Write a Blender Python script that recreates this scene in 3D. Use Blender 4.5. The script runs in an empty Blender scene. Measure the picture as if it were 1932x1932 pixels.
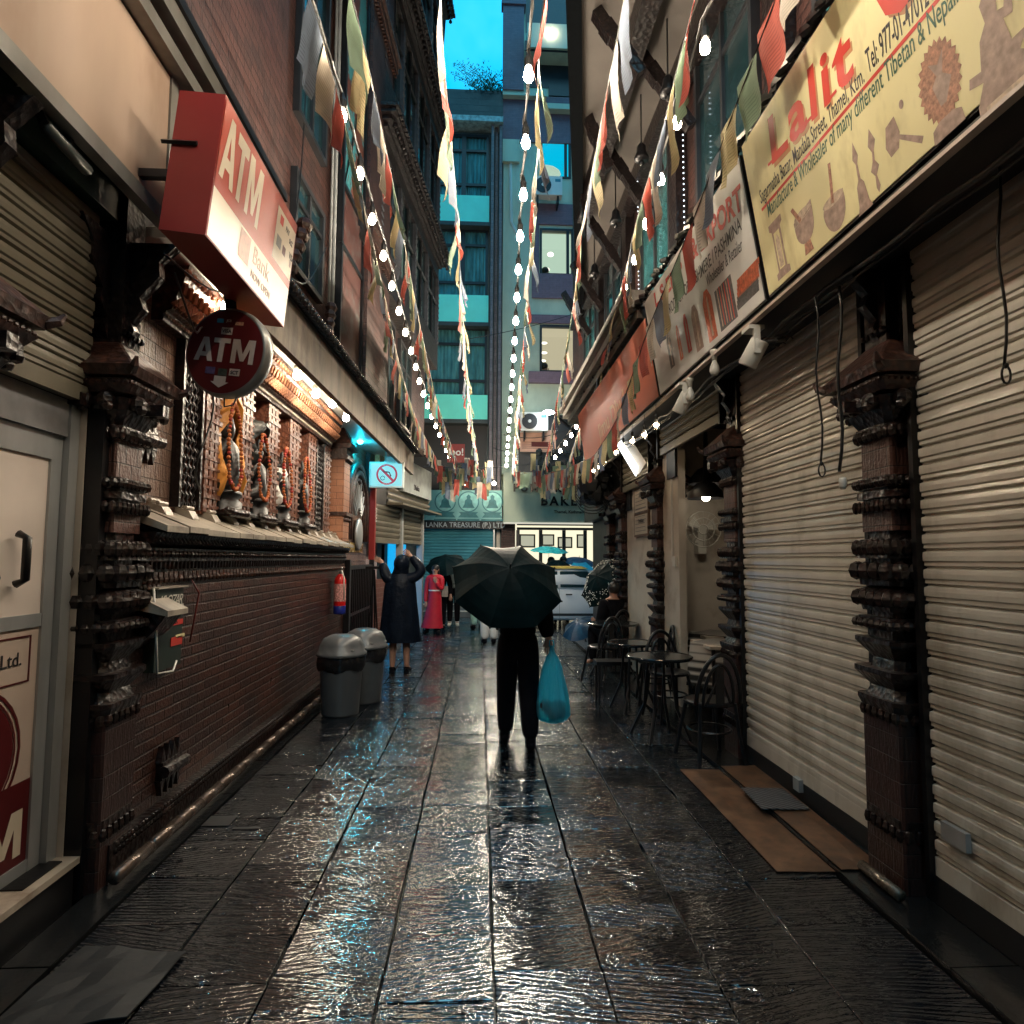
import bpy, math, random
from mathutils import Vector, Matrix, Euler
random.seed(7)
C = bpy.context.scene.collection
SC = bpy.context.scene
R_ = math.radians
# ---------------------------------------------------------------- camera
PITCH = math.atan(.0742); YAW = math.atan(.0508*math.cos(PITCH)); ROLL = R_(0.3); EYE = 1.62
Fv = Vector((math.sin(YAW)*math.cos(PITCH), math.cos(YAW)*math.cos(PITCH), math.sin(PITCH)))
_r0 = Vector((math.cos(YAW), -math.sin(YAW), 0)); _u0 = _r0.cross(Fv)
Rv = _r0*math.cos(ROLL)+_u0*math.sin(ROLL); Uv = Rv.cross(Fv)
cd = bpy.data.cameras.new('camera'); cam = bpy.data.objects.new('camera', cd); C.objects.link(cam)
cam.matrix_world = Matrix(((Rv.x, Uv.x, -Fv.x, 0), (Rv.y, Uv.y, -Fv.y, 0), (Rv.z, Uv.z, -Fv.z, EYE), (0, 0, 0, 1)))
cd.sensor_width = 36; cd.lens = 36*1200/1932; cd.clip_start = .05; cd.clip_end = 800
SC.camera = cam
def P(u, v, X=None, Y=None, Z=None):
    "the point of the place seen at (u, v) of the 1932-wide picture, on one plane of the place"
    d = Fv+Rv*((u-966)/1200)+Uv*((966-v)/1200)
    t = X/d.x if X is not None else (Y/d.y if Y is not None else (Z-EYE)/d.z)
    return Vector((0, 0, EYE))+d*t
def PP(u, v, p0, n):
    "the point seen at (u, v) on the plane through p0 with normal n"
    d = Fv+Rv*((u-966)/1200)+Uv*((966-v)/1200); e = Vector((0, 0, EYE))
    return e+d*((Vector(p0)-e).dot(n)/d.dot(n))
# ---------------------------------------------------------------- world: blue-hour sky after the sun has gone
wd = bpy.data.worlds.new('World'); SC.world = wd; wd.use_nodes = True
wn = wd.node_tree.nodes; wl = wd.node_tree.links; wn.clear()
sky = wn.new('ShaderNodeTexSky'); sky.sky_type = 'NISHITA'; sky.sun_disc = False
sky.sun_elevation = R_(42); sky.sun_rotation = R_(180); sky.ozone_density = 4; sky.dust_density = .6
hs = wn.new('ShaderNodeMix'); hs.data_type = 'RGBA'; hs.blend_type = 'MIX'; hs.inputs['Factor'].default_value = .93
hs.inputs['B'].default_value = (0.0, 11.0, 22, 1)
bg = wn.new('ShaderNodeBackground'); bg.inputs['Strength'].default_value = .125
wo = wn.new('ShaderNodeOutputWorld')
cn = wn.new('ShaderNodeTexNoise'); cn.inputs['Scale'].default_value = 7; cn.inputs['Detail'].default_value = 4
cr = wn.new('ShaderNodeMapRange'); cr.inputs[1].default_value = .42; cr.inputs[2].default_value = .75
cm = wn.new('ShaderNodeMix'); cm.data_type = 'RGBA'; cm.inputs[6].default_value = (0.0, 9.3, 18, 1); cm.inputs[7].default_value = (1.6, 12.5, 21, 1)
wl.new(cn.outputs[0], cr.inputs[0]); wl.new(cr.outputs[0], cm.inputs[0]); wl.new(cm.outputs[2], hs.inputs['B'])      # thin cloud
wl.new(sky.outputs[0], hs.inputs['A']); wl.new(hs.outputs['Result'], bg.inputs[0]); wl.new(bg.outputs[0], wo.inputs[0])
sl = bpy.data.lights.new('sun', 'SUN'); sl.energy = 1.1; sl.angle = R_(35); sl.color = (.4, .86, .96)     # soft blue-hour sky glow from behind the camera
so = bpy.data.objects.new('sun', sl); C.objects.link(so); so.rotation_euler = (R_(48), 0, R_(4))
SC.view_settings.view_transform = 'Standard'; SC.view_settings.look = 'None'
SC.view_settings.exposure = -0.62; SC.view_settings.gamma = 1; SC.view_settings.use_curve_mapping = False
SC.render.engine = 'CYCLES'
SC.cycles.use_denoising = True; SC.cycles.max_bounces = 6; SC.cycles.diffuse_bounces = 2; SC.cycles.glossy_bounces = 3
SC.cycles.sample_clamp_indirect = 4; SC.cycles.caustics_reflective = False; SC.cycles.caustics_refractive = False
# ---------------------------------------------------------------- object helpers
class MB:
    "collects faces, builds one mesh object"
    def __init__(s): s.v = []; s.f = []; s.m = []; s.k = 0; s.M = Matrix.Identity(4)
    def at(s, x=0, y=0, z=0, rz=0, rx=0, ry=0, sc=1):
        s.M = Matrix.Translation((x, y, z)) @ Euler((rx, ry, rz)).to_matrix().to_4x4() @ Matrix.Scale(sc, 4); return s
    def raw(s, vs, fs):
        b = len(s.v); s.v += [tuple(s.M @ Vector(p)) for p in vs]
        s.f += [tuple(b+i for i in q) for q in fs]; s.m += [s.k]*len(fs); return s
    def box(s, x0, y0, z0, x1, y1, z1):
        return s.raw([(x0,y0,z0),(x1,y0,z0),(x1,y1,z0),(x0,y1,z0),(x0,y0,z1),(x1,y0,z1),(x1,y1,z1),(x0,y1,z1)],
            [(0,3,2,1),(4,5,6,7),(0,1,5,4),(1,2,6,5),(2,3,7,6),(3,0,4,7)])
    def cb(s, c, d): return s.box(c[0]-d[0]/2, c[1]-d[1]/2, c[2]-d[2]/2, c[0]+d[0]/2, c[1]+d[1]/2, c[2]+d[2]/2)
    def prism(s, poly, a, b, ax='z'):
        "polygon in the plane normal to ax, extruded from a to b. ax x: (y,z); y: (x,z); z: (x,y)"
        n = len(poly)
        def p(q, h): return (h, q[0], q[1]) if ax == 'x' else ((q[0], h, q[1]) if ax == 'y' else (q[0], q[1], h))
        vs = [p(q, a) for q in poly]+[p(q, b) for q in poly]
        return s.raw(vs, [tuple(range(n))[::-1], tuple(range(n, 2*n))]+[(i, (i+1)%n, n+(i+1)%n, n+i) for i in range(n)])
    def tube(s, pts, r, n=6, cap=True):
        pts = [Vector(p) for p in pts]; m = len(pts)
        rr = r if isinstance(r, (list, tuple)) else [r]*m
        vs = []; prev = None
        for i, p in enumerate(pts):
            t = (pts[min(i+1, m-1)]-pts[max(i-1, 0)])
            t = t.normalized() if t.length > 1e-9 else Vector((0, 0, 1))
            if prev is None:
                a = Vector((0, 0, 1)) if abs(t.z) < .9 else Vector((1, 0, 0)); u = t.cross(a).normalized()
            else:
                u = prev-t*prev.dot(t); u = u.normalized() if u.length > 1e-6 else t.orthogonal().normalized()
            prev = u; w = t.cross(u)
            for j in range(n):
                a = 2*math.pi*j/n; vs.append(p+(u*math.cos(a)+w*math.sin(a))*rr[i])
        fs = [(i*n+j, i*n+(j+1)%n, (i+1)*n+(j+1)%n, (i+1)*n+j) for i in range(m-1) for j in range(n)]
        if cap: fs += [tuple(range(n))[::-1], tuple((m-1)*n+j for j in range(n))]
        return s.raw(vs, fs)
    def lathe(s, prof, c=(0, 0, 0), n=12, sx=1, sy=1, ph=0, cap=True):
        "prof: (radius, z) pairs, about z at c"
        vs = [(c[0]+r*sx*math.cos(ph+2*math.pi*j/n), c[1]+r*sy*math.sin(ph+2*math.pi*j/n), c[2]+z) for r, z in prof for j in range(n)]
        m = len(prof); fs = [(i*n+j, i*n+(j+1)%n, (i+1)*n+(j+1)%n, (i+1)*n+j) for i in range(m-1) for j in range(n)]
        if cap: fs += [tuple(range(n))[::-1], tuple((m-1)*n+j for j in range(n))]
        return s.raw(vs, fs)
    def loft(s, secs, n=14):
        "secs: (z, cx, cy, rx, ry)"
        vs = [(cx+rx*math.cos(2*math.pi*j/n), cy+ry*math.sin(2*math.pi*j/n), z) for z, cx, cy, rx, ry in secs for j in range(n)]
        m = len(secs); fs = [(i*n+j, i*n+(j+1)%n, (i+1)*n+(j+1)%n, (i+1)*n+j) for i in range(m-1) for j in range(n)]
        return s.raw(vs, fs+[tuple(range(n))[::-1], tuple((m-1)*n+j for j in range(n))])
    def ball(s, c, r, n=8, m=6, sx=1, sy=1, sz=1):
        pr = [(r*math.sin(math.pi*i/m), -r*math.cos(math.pi*i/m)*sz) for i in range(m+1)]
        pr[0] = (r*.02, pr[0][1]); pr[-1] = (r*.02, pr[-1][1])
        return s.lathe(pr, c, n, sx, sy)
    def build(s, name, mats, parent=None, smooth=False, loc=None):
        me = bpy.data.meshes.new(name)
        if loc is not None: s.v = [tuple(Vector(p)-Vector(loc)) for p in s.v]
        me.from_pydata(s.v, [], s.f)
        for m in (mats if isinstance(mats, (list, tuple)) else [mats]): me.materials.append(m)
        if any(s.m): me.polygons.foreach_set('material_index', s.m)
        if smooth: me.polygons.foreach_set('use_smooth', [True]*len(me.polygons))
        me.update()
        o = bpy.data.objects.new(name, me); C.objects.link(o)
        if loc is not None: o.location = loc
        if parent is not None: put(o, parent)
        return o
def put(o, parent):
    "parent o to an unrotated or rotated parent, keeping o's own coordinates as world ones when the parent carries keep"
    o.parent = parent
    if parent.name in WORLD: o.matrix_parent_inverse = WORLD[parent.name].inverted()
WORLD = {}
def tag(o, label=None, cat=None, group=None, kind=None):
    if label: o['label'] = label
    if cat: o['category'] = cat
    if group: o['group'] = group
    if kind: o['kind'] = kind
    return o
def thing(name, label, cat, loc=(0, 0, 0), rz=0, group=None, local=False):
    "an Empty at the thing's base; unless local, its parts are given in world coordinates"
    o = bpy.data.objects.new(name, None); C.objects.link(o); o.empty_display_size = .1
    o.location = loc; o.rotation_euler = (0, 0, rz)
    if not local:
        WORLD[o.name] = Matrix.Translation(loc) @ Euler((0, 0, rz)).to_matrix().to_4x4()
    tag(o, label, cat, group); return o
def copy_tree(o, parent=None, kidmap=None):
    if kidmap is None:
        kidmap = {}
        for c in bpy.data.objects:
            if c.parent: kidmap.setdefault(c.parent.name, []).append(c)
    c = o.copy(); C.objects.link(c)
    if parent is not None: c.parent = parent
    for ch in kidmap.get(o.name, []): copy_tree(ch, c, kidmap)
    return c
def text(s, name, mat, size, origin, ux, uy, parent=None, bold=0, shear=0, ext=.0006, align='LEFT', sx=1, space=1, width=None):
    "lettering as flat raised mesh; ux is the reading direction, uy up"
    cu = bpy.data.curves.new('t', 'FONT'); cu.body = s; cu.size = size; cu.offset = bold*size; cu.shear = shear
    cu.extrude = ext; cu.align_x = align; cu.space_character = space; cu.resolution_u = 3
    to = bpy.data.objects.new('t', cu); C.objects.link(to)
    dg = bpy.context.evaluated_depsgraph_get(); me = bpy.data.meshes.new_from_object(to.evaluated_get(dg))
    bpy.data.objects.remove(to); bpy.data.curves.remove(cu)
    if width: sx = width/max(.001, max(v.co.x for v in me.vertices)-min(v.co.x for v in me.vertices))
    ux = Vector(ux).normalized(); uy = Vector(uy); uy = (uy-ux*uy.dot(ux)).normalized(); uz = ux.cross(uy)
    M = Matrix(((ux.x*sx, uy.x, uz.x, origin[0]), (ux.y*sx, uy.y, uz.y, origin[1]), (ux.z*sx, uy.z, uz.z, origin[2]), (0, 0, 0, 1)))
    me.transform(M); me.materials.clear(); me.materials.append(mat)
    o = bpy.data.objects.new(name, me); C.objects.link(o)
    if parent is not None: put(o, parent)
    return o
def atm(name, mt, o, ux, uy, w, h, parent, lift=0):
    "heavy block capitals A T M drawn as flat shapes, w wide and h high from the lower left corner o"
    ux, uy, o = Vector(ux).normalized(), Vector(uy).normalized(), Vector(o)
    S = [[(0, 0), (.115, 1), (.185, 1), (.15, .72), (.085, 0)], [(.115, 1), (.205, 1), (.32, 0), (.235, 0), (.15, .72)], [(.098, .2), (.222, .2), (.205, .38), (.115, .38)],
         [(.3, .8), (.58, .8), (.58, 1), (.3, 1)], [(.4, 0), (.485, 0), (.485, .8), (.4, .8)],
         [(.62, 0), (.7, 0), (.7, 1), (.62, 1)], [(.92, 0), (1, 0), (1, 1), (.92, 1)], [(.7, 1), (.7, .62), (.78, .1), (.81, .4), (.735, 1)], [(.92, 1), (.92, .62), (.84, .1), (.81, .4), (.885, 1)], [(.78, .1), (.84, .1), (.81, .4)]]
    m = MB()
    for q in S: m.raw([o+ux*(a*w)+uy*(b*h) for a, b in q], [tuple(range(len(q)))])
    return m.build(name, mt, parent)
def skin(name, nodes, edges, mat, parent=None, sub=2, extra=None):
    "nodes: {key: (x,y,z,r) or (x,y,z,rx,ry)}; a continuous skinned body"
    keys = list(nodes); me = bpy.data.meshes.new(name)
    me.from_pydata([nodes[k][:3] for k in keys], [(keys.index(a), keys.index(b)) for a, b in edges], [])
    o = bpy.data.objects.new(name, me); C.objects.link(o)
    o.modifiers.new('s', 'SKIN'); o.modifiers[0].use_smooth_shade = True
    lay = me.skin_vertices[0].data
    for i, k in enumerate(keys):
        n = nodes[k]; lay[i].radius = (n[3], n[4] if len(n) > 4 else n[3]); lay[i].use_root = (i == 0)
    sm = o.modifiers.new('u', 'SUBSURF'); sm.levels = sub; sm.render_levels = sub
    dg = bpy.context.evaluated_depsgraph_get(); m2 = bpy.data.meshes.new_from_object(o.evaluated_get(dg))
    bpy.data.objects.remove(o); bpy.data.meshes.remove(me)
    m2.materials.clear(); m2.materials.append(mat)
    for p in m2.polygons: p.use_smooth = True; p.material_index = 0
    o = bpy.data.objects.new(name, m2); C.objects.link(o)
    if parent is not None: put(o, parent)
    return o
# ---------------------------------------------------------------- materials
class N:
    def __init__(s, name):
        s.mat = bpy.data.materials.new(name); s.mat.use_nodes = True; s.t = s.mat.node_tree
        s.t.nodes.clear(); s.out = s.t.nodes.new('ShaderNodeOutputMaterial')
        s.b = s.t.nodes.new('ShaderNodeBsdfPrincipled'); s.t.links.new(s.b.outputs[0], s.out.inputs[0])
    def n(s, typ, **k):
        x = s.t.nodes.new('ShaderNode'+typ)
        for a, b in k.items():
            if a in ('operation', 'blend_type', 'data_type', 'wave_type', 'bands_direction', 'feature', 'noise_dimensions', 'mode'): setattr(x, a, b)
        for a, b in k.items():
            if a in ('operation', 'blend_type', 'data_type', 'wave_type', 'bands_direction', 'feature', 'noise_dimensions', 'mode'): continue
            i = int(a[1:]) if a[0] == 'i' and a[1:].isdigit() else a.replace('_', ' ')
            if isinstance(b, bpy.types.NodeSocket): s.t.links.new(b, x.inputs[i])
            else: x.inputs[i].default_value = b
        return x
    def math(s, op, a, b=0.0, c=None):
        x = s.t.nodes.new('ShaderNodeMath'); x.operation = op
        for i, q in enumerate((a, b) if c is None else (a, b, c)):
            if isinstance(q, bpy.types.NodeSocket): s.t.links.new(q, x.inputs[i])
            else: x.inputs[i].default_value = q
        return x.outputs[0]
    def mix(s, f, a, b, bt='MIX'):
        x = s.t.nodes.new('ShaderNodeMix'); x.data_type = 'RGBA'; x.blend_type = bt
        for i, q in ((0, f), (6, a), (7, b)):
            if isinstance(q, bpy.types.NodeSocket): s.t.links.new(q, x.inputs[i])
            else: x.inputs[i].default_value = q if i == 0 else (*q[:3], 1)
        return x.outputs[2]
    def pos(s): return s.n('NewGeometry').outputs['Position']
    def xyz(s, v): return s.n('SeparateXYZ', i0=v).outputs
    def noise(s, v, sc, det=3, rough=.55, scale3=None):
        if scale3: v = s.n('Mapping', Vector=v, Scale=scale3).outputs[0]
        return s.n('TexNoise', Vector=v, Scale=sc, Detail=det, Roughness=rough).outputs['Fac']
    def ramp(s, f, a, b): return s.n('MapRange', i0=f, i1=a, i2=b).outputs[0]
    def bump(s, h, st=.5, d=.02, n=None):
        x = s.n('Bump', Height=h, Strength=st, Distance=d)
        if n is not None: s.t.links.new(n, x.inputs['Normal'])
        return x.outputs[0]
    def set(s, **k):
        for a, b in k.items():
            a = a.replace('_', ' ')
            if isinstance(b, bpy.types.NodeSocket): s.t.links.new(b, s.b.inputs[a])
            else: s.b.inputs[a].default_value = (*b, 1) if isinstance(b, tuple) and len(b) == 3 else b
        return s.mat
def mat(name, col, rough=.6, metal=0, var=.25, sc=6, bump=.15, bsc=40, bd=.004, dirt=None, dsc=2.0, streak=False, spec=.5, rvar=.15):
    n = N(name); p = n.pos()
    f = n.noise(p, sc, 4, scale3=(1, 1, .25) if streak else None)
    c = n.mix(n.ramp(f, .3, .7), [x*(1-var) for x in col], [min(1, x*(1+var)) for x in col])
    if dirt: c = n.mix(n.ramp(n.noise(p, dsc, 5, .65, (1, 1, .4) if streak else None), .5, .72), c, dirt)
    f2 = n.noise(p, bsc, 3)
    r = n.math('ADD', n.math('MULTIPLY', f, rvar), rough-rvar/2)
    k = dict(Base_Color=c, Roughness=r, Metallic=metal)
    if bump: k['Normal'] = n.bump(f2, bump, bd)
    n.b.inputs['Specular IOR Level'].default_value = spec
    return n.set(**k)
def emit(name, col, st):
    n = N(name); return n.set(Base_Color=(0, 0, 0), Emission_Color=tuple(col), Emission_Strength=st)
def brick(name, c1, c2, mort, bw=.21, bh=.058, rough=.5, bd=.006, carve=False, dirt=(.012, .012, .014), lo=.5, mo=.004):
    n = N(name); p = n.pos(); x, y, z = n.xyz(p)
    u = n.math('ADD', x, y)
    wob = n.math('MULTIPLY', n.math('SUBTRACT', n.noise(p, 3, 2), .5), .012)
    v = n.n('CombineXYZ', i0=u, i1=n.math('ADD', z, wob), i2=0.0).outputs[0]
    b = n.t.nodes.new('ShaderNodeTexBrick'); n.t.links.new(v, b.inputs['Vector'])
    b.inputs['Color1'].default_value = (*c1, 1); b.inputs['Color2'].default_value = (*c2, 1); b.inputs['Mortar'].default_value = (*mort, 1)
    b.inputs['Scale'].default_value = 1; b.inputs['Brick Width'].default_value = bw; b.inputs['Row Height'].default_value = bh
    b.inputs['Mortar Size'].default_value = mo; b.inputs['Mortar Smooth'].default_value = .4; b.inputs['Bias'].default_value = -.2
    nz = n.noise(p, 2.3, 5, .65); n2 = n.noise(p, 60, 3)
    c = n.mix(n.ramp(nz, lo, lo+.22), b.outputs['Color'], dirt)
    c = n.mix(n.math('MULTIPLY', n.noise(p, 9, 3), .7), c, [q*.45 for q in c1])
    h = n.math('ADD', n.math('MULTIPLY', b.outputs['Fac'], -1.0), n.math('MULTIPLY', n2, .5))
    if bh > .07: h = n.math('ADD', h, n.math('MULTIPLY', n.noise(p, 14, 2, scale3=(6, 6, 1)), .8))
    return n.set(Base_Color=c, Roughness=n.math('ADD', n.math('MULTIPLY', nz, .3), rough-.15), Normal=n.bump(h, .8, bd))
def carved(name, c1, c2, sc=22, rough=.45, bd=.007):
    "carved terracotta or timber: cells and ridges in the relief"
    n = N(name); p = n.pos()
    vo = n.n('TexVoronoi', Vector=p, Scale=sc, feature='F1').outputs['Distance']
    nz = n.noise(p, sc*1.7, 3)
    h = n.math('ADD', vo, n.math('MULTIPLY', nz, .5))
    c = n.mix(n.ramp(vo, .1, .6), c1, c2)
    c = n.mix(n.ramp(n.noise(p, 5, 4), .35, .75), c, [q*.5 for q in c2])
    return n.set(Base_Color=c, Roughness=n.math('ADD', n.math('MULTIPLY', nz, .25), rough-.12), Normal=n.bump(h, .9, bd))
M_ = {}
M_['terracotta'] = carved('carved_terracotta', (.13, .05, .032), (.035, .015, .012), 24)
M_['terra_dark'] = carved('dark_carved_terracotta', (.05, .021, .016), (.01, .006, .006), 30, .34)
M_['wood_dark'] = carved('dark_carved_timber', (.03, .018, .015), (.01, .007, .008), 26, .35)
M_['wood_cornice'] = carved('weathered_carved_cornice', (.028, .018, .017), (.008, .006, .008), 20, .42)
M_['brick'] = brick('glazed_dark_brick', (.1, .038, .025), (.025, .011, .009), (.003, .002, .002), lo=.42, bw=.22, bh=.066, rough=.34, bd=.016, mo=.008)
M_['brick_up'] = brick('red_upper_brick', (.09, .04, .033), (.035, .018, .017), (.007, .006, .006), bw=.25, bh=.075, lo=.52, rough=.5, mo=.007, bd=.012)
M_['terra_lit'] = carved('lit_carved_terracotta', (.36, .14, .075), (.14, .05, .03), 26)  # lighter terracotta copy: floodlight put into the pilaster colour
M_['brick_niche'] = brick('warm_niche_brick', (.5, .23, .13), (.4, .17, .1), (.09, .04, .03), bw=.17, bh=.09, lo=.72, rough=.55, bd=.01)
M_['stone_block'] = brick('rough_cut_blocks', (.25, .15, .11), (.12, .075, .06), (.02, .014, .012), bw=.13, bh=.105, lo=.7, rough=.4, bd=.02)
M_['brick_grey'] = brick('grey_pilaster_brick', (.26, .22, .23), (.17, .13, .14), (.03, .02, .025), bw=.5, bh=.12, lo=.65, rough=.7)
M_['brick_purple'] = brick('mauve_painted_brick', (.26, .16, .2), (.21, .13, .17), (.14, .09, .11), lo=.75, rough=.7)
M_['brick_white'] = brick('red_brick_pale_mortar', (.2, .07, .05), (.15, .06, .045), (.35, .3, .28), bw=.24, bh=.085, lo=.8)
M_['brick_roof'] = brick('mossy_parapet_brick', (.04, .045, .045), (.025, .03, .03), (.008, .01, .01), bw=.7, bh=.2, lo=.6)
M_['black'] = mat('black_void_paint', (.006, .007, .009), .5, bump=.05)
M_['black_metal'] = mat('black_painted_metal', (.012, .012, .014), .32, .3, bump=.1)
M_['iron'] = mat('wet_iron', (.03, .03, .033), .3, .7, bump=.2)
M_['steel'] = mat('brushed_steel_frame', (.42, .44, .45), .35, .35, .15, bump=.05, streak=True)
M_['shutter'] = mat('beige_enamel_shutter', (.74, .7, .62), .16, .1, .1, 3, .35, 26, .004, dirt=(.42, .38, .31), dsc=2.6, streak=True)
M_['shutter_dim'] = mat('shaded_beige_shutter', (.15, .135, .1), .42, .1, .2, 3, .1, 60, .002, dirt=(.12, .11, .08), dsc=3, streak=True)  # darker copy of the beige shutter, shade put into its colour
M_['cream'] = mat('cream_plaster', (.62, .56, .48), .6, 0, .08, 3, .1, 40, .002, dirt=(.42, .35, .27), dsc=2.2)
M_['peach'] = mat('peach_painted_board', (.42, .31, .24), .6, 0, .1, 2.2, .1, 30, .003, dirt=(.33, .22, .16), dsc=1.6, streak=True)
M_['white'] = mat('white_paint', (.75, .74, .7), .45, 0, .06, 4, .05)
M_['white_plastic'] = mat('off_white_plastic', (.68, .66, .6), .35, 0, .05, 4, 0)
M_['grey_metal'] = mat('grey_trim_metal', (.2, .2, .19), .4, .5, .25, 5, .1, streak=True)
M_['concrete'] = mat('stained_concrete_fascia', (.2, .17, .13), .75, 0, .3, 5, .4, 25, .006, dirt=(.06, .05, .04), dsc=3, streak=True)
M_['ledge'] = mat('pale_stone_ledge', (.42, .37, .31), .38, 0, .2, 7, .4, 24, .006, dirt=(.16, .13, .11), dsc=3)
M_['marble'] = mat('worn_marble_step', (.5, .43, .35), .35, 0, .15, 5, .05, 30, .001, dirt=(.25, .18, .13), dsc=4)
M_['red_sign'] = mat('red_sign_enamel', (.27, .02, .017), .4, 0, .1, 3, .06, 30, .001)
M_['maroon'] = mat('maroon_sign_face', (.1, .012, .014), .3, 0, .1, 3, 0)
M_['sign_white'] = mat('off_white_vinyl', (.74, .64, .5), .35, 0, .08, 3, .25, 70, .0015, streak=True)
M_['sign_yellow'] = mat('yellow_sign_vinyl', (.8, .72, .4), .5, 0, .06, 1.5, .03, dirt=(.5, .42, .2), dsc=2.6, streak=True)
M_['ink_red'] = mat('red_lettering', (.6, .05, .035), .4, bump=0, var=.08)
M_['ink_black'] = mat('black_lettering', (.025, .025, .03), .45, bump=0)
M_['ink_green'] = mat('dark_green_lettering', (.05, .13, .09), .45, bump=0)
M_['ink_mauve'] = mat('mauve_print', (.38, .27, .22), .5, 0, .3, 30, 0)
M_['ink_mauve2'] = mat('pale_mauve_print', (.56, .44, .33), .5, 0, .3, 40, 0)
M_['ink_brown'] = mat('brown_red_print', (.4, .2, .13), .5, 0, .5, 60, 0)
M_['sign_red2'] = mat('salmon_red_board', (.66, .16, .09), .5, 0, .1, 2, .04)
M_['glass_dark'] = mat('dark_window_glass', (.012, .03, .036), .08, 0, .2, 3, .03, 4, .004)
M_['glass_teal'] = mat('curtained_window_glass', (.03, .11, .12), .15, 0, .5, 9, .05, 4, .004)
M_['frame_dark'] = mat('dark_window_frame', (.02, .022, .026), .45, bump=.05)
M_['balcony'] = mat('turquoise_balcony_panel', (.2, .95, .75), .6, 0, .06, 2, .05)
M_['farshutter'] = mat('blue_far_shutter', (.05, .25, .32), .4, .1, .15, 2, 0)
M_['cream_far'] = mat('greenish_cream_render', (.5, .56, .43), .75, 0, .1, 1.5, .1, 12, .006, dirt=(.33, .37, .3), dsc=.8, streak=True)
M_['rust'] = None
n = N('peeling_teal_over_rust'); p = n.pos()
f = n.noise(p, 3.2, 6, .7, (1, 1, .7))
n.set(Base_Color=n.mix(n.ramp(f, .5, .53), (.05, .26, .3), (.13, .045, .03)), Roughness=.6, Normal=n.bump(f, .4, .01)); M_['rust'] = n.mat
M_['wire'] = mat('black_cable', (.012, .012, .012), .35, bump=0)
M_['gold'] = mat('gold_letters', (.75, .55, .22), .28, .6, bump=0)
M_['bulb'] = emit('lit_warm_bulb', (1, .8, .56), 190); M_['bulb_mid'] = emit('lit_warm_bulb_centre', (1, .86, .67), 1500)
M_['bulb_small'] = emit('lit_small_bulb', (1, .72, .42), 60)
M_['flood'] = emit('lit_white_floodlight', (1, .84, .62), 430)
M_['cyanlamp'] = emit('lit_cyan_lamp', (.01, .7, 1), 1400)
M_['fairy'] = emit('lit_fairy_dot', (.8, .9, 1), 6)
M_['tree'] = mat('shrub_leaves', (.03, .09, .04), .5, 0, .6, 20, 0)
M_['bark'] = mat('shrub_twigs', (.04, .035, .03), .7)
M_['skin'] = mat('brown_skin', (.36, .19, .13), .5, 0, .08, 9, .03)
M_['hair'] = mat('black_hair', (.01, .009, .009), .35, bump=.2, bsc=80)
M_['cloth_black'] = mat('black_wet_cloth', (.004, .004, .006), .75, 0, .3, 12, .2, 30, .006, spec=.08)
M_['cloth_navy'] = mat('navy_rain_poncho', (.004, .007, .014), .4, 0, .3, 6, .5, 9, .03, spec=.1)
M_['umb_black'] = mat('wet_black_umbrella', (.0025, .009, .011), .5, 0, .4, 4, .3, 12, .006, spec=.04)
M_['brass'] = mat('dark_bronze', (.012, .012, .013), .38, .3, .3, 20, .3, 60, .003)
# wet stone paving, chiselled across the alley
n = N('wet_chiselled_stone'); p = n.pos(); x, y, z = n.xyz(p)
cell = n.n('NewGeometry').outputs['Random Per Island']
wv = n.n('TexWave', Vector=n.n('CombineXYZ', i0=n.math('MULTIPLY', x, .16), i1=n.math('ADD', y, n.math('MULTIPLY', x, n.math('MULTIPLY', n.math('SUBTRACT', cell, .5), .7))), i2=n.math('MULTIPLY', cell, 7.0)).outputs[0], Scale=12.0, Distortion=6.0, Detail=3.0, Detail_Scale=2.2, Detail_Roughness=.65, wave_type='BANDS', bands_direction='Y').outputs['Fac']
pit = n.noise(p, 52, 3, .6, (.34, 1.25, 1)); mid = n.noise(p, 9, 4, .6, (.5, 1.2, 1)); big = n.noise(p, 1.6, 3)
rou = n.ramp(cell, -.3, .45); mac = n.noise(p, 3.3, 2, .5, (.7, 1, 1))
h = n.math('ADD', n.math('MULTIPLY', n.math('MULTIPLY', wv, rou), 1.5), n.math('ADD', n.math('MULTIPLY', pit, .95), n.math('ADD', n.math('MULTIPLY', mid, 2.8), n.math('MULTIPLY', mac, 5.0))))
pud = n.ramp(n.math('ADD', mid, n.math('MULTIPLY', big, .8)), .98, 1.12)
h = n.math('MULTIPLY', h, n.math('SUBTRACT', 1.0, n.math('MULTIPLY', pud, .75)))
c = n.mix(cell, (.002, .004, .007), (.005, .008, .012)); c = n.mix(n.ramp(mid, .4, .7), c, (.005, .006, .008))
n.b.inputs['IOR'].default_value = 2.4
n.set(Base_Color=c, Roughness=n.math('ADD', n.math('MULTIPLY', n.noise(p, 5, 3), .06), .05), Normal=n.bump(h, 1.0, .0019)); M_['paving'] = n.mat
n = N('smooth_wet_stone'); p = n.pos()
n.set(Base_Color=n.mix(n.noise(p, 4, 3), (.004, .005, .006), (.012, .013, .014)), Roughness=.24, Normal=n.bump(n.noise(p, 24, 4), .5, .006)); M_['smooth'] = n.mat
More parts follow.
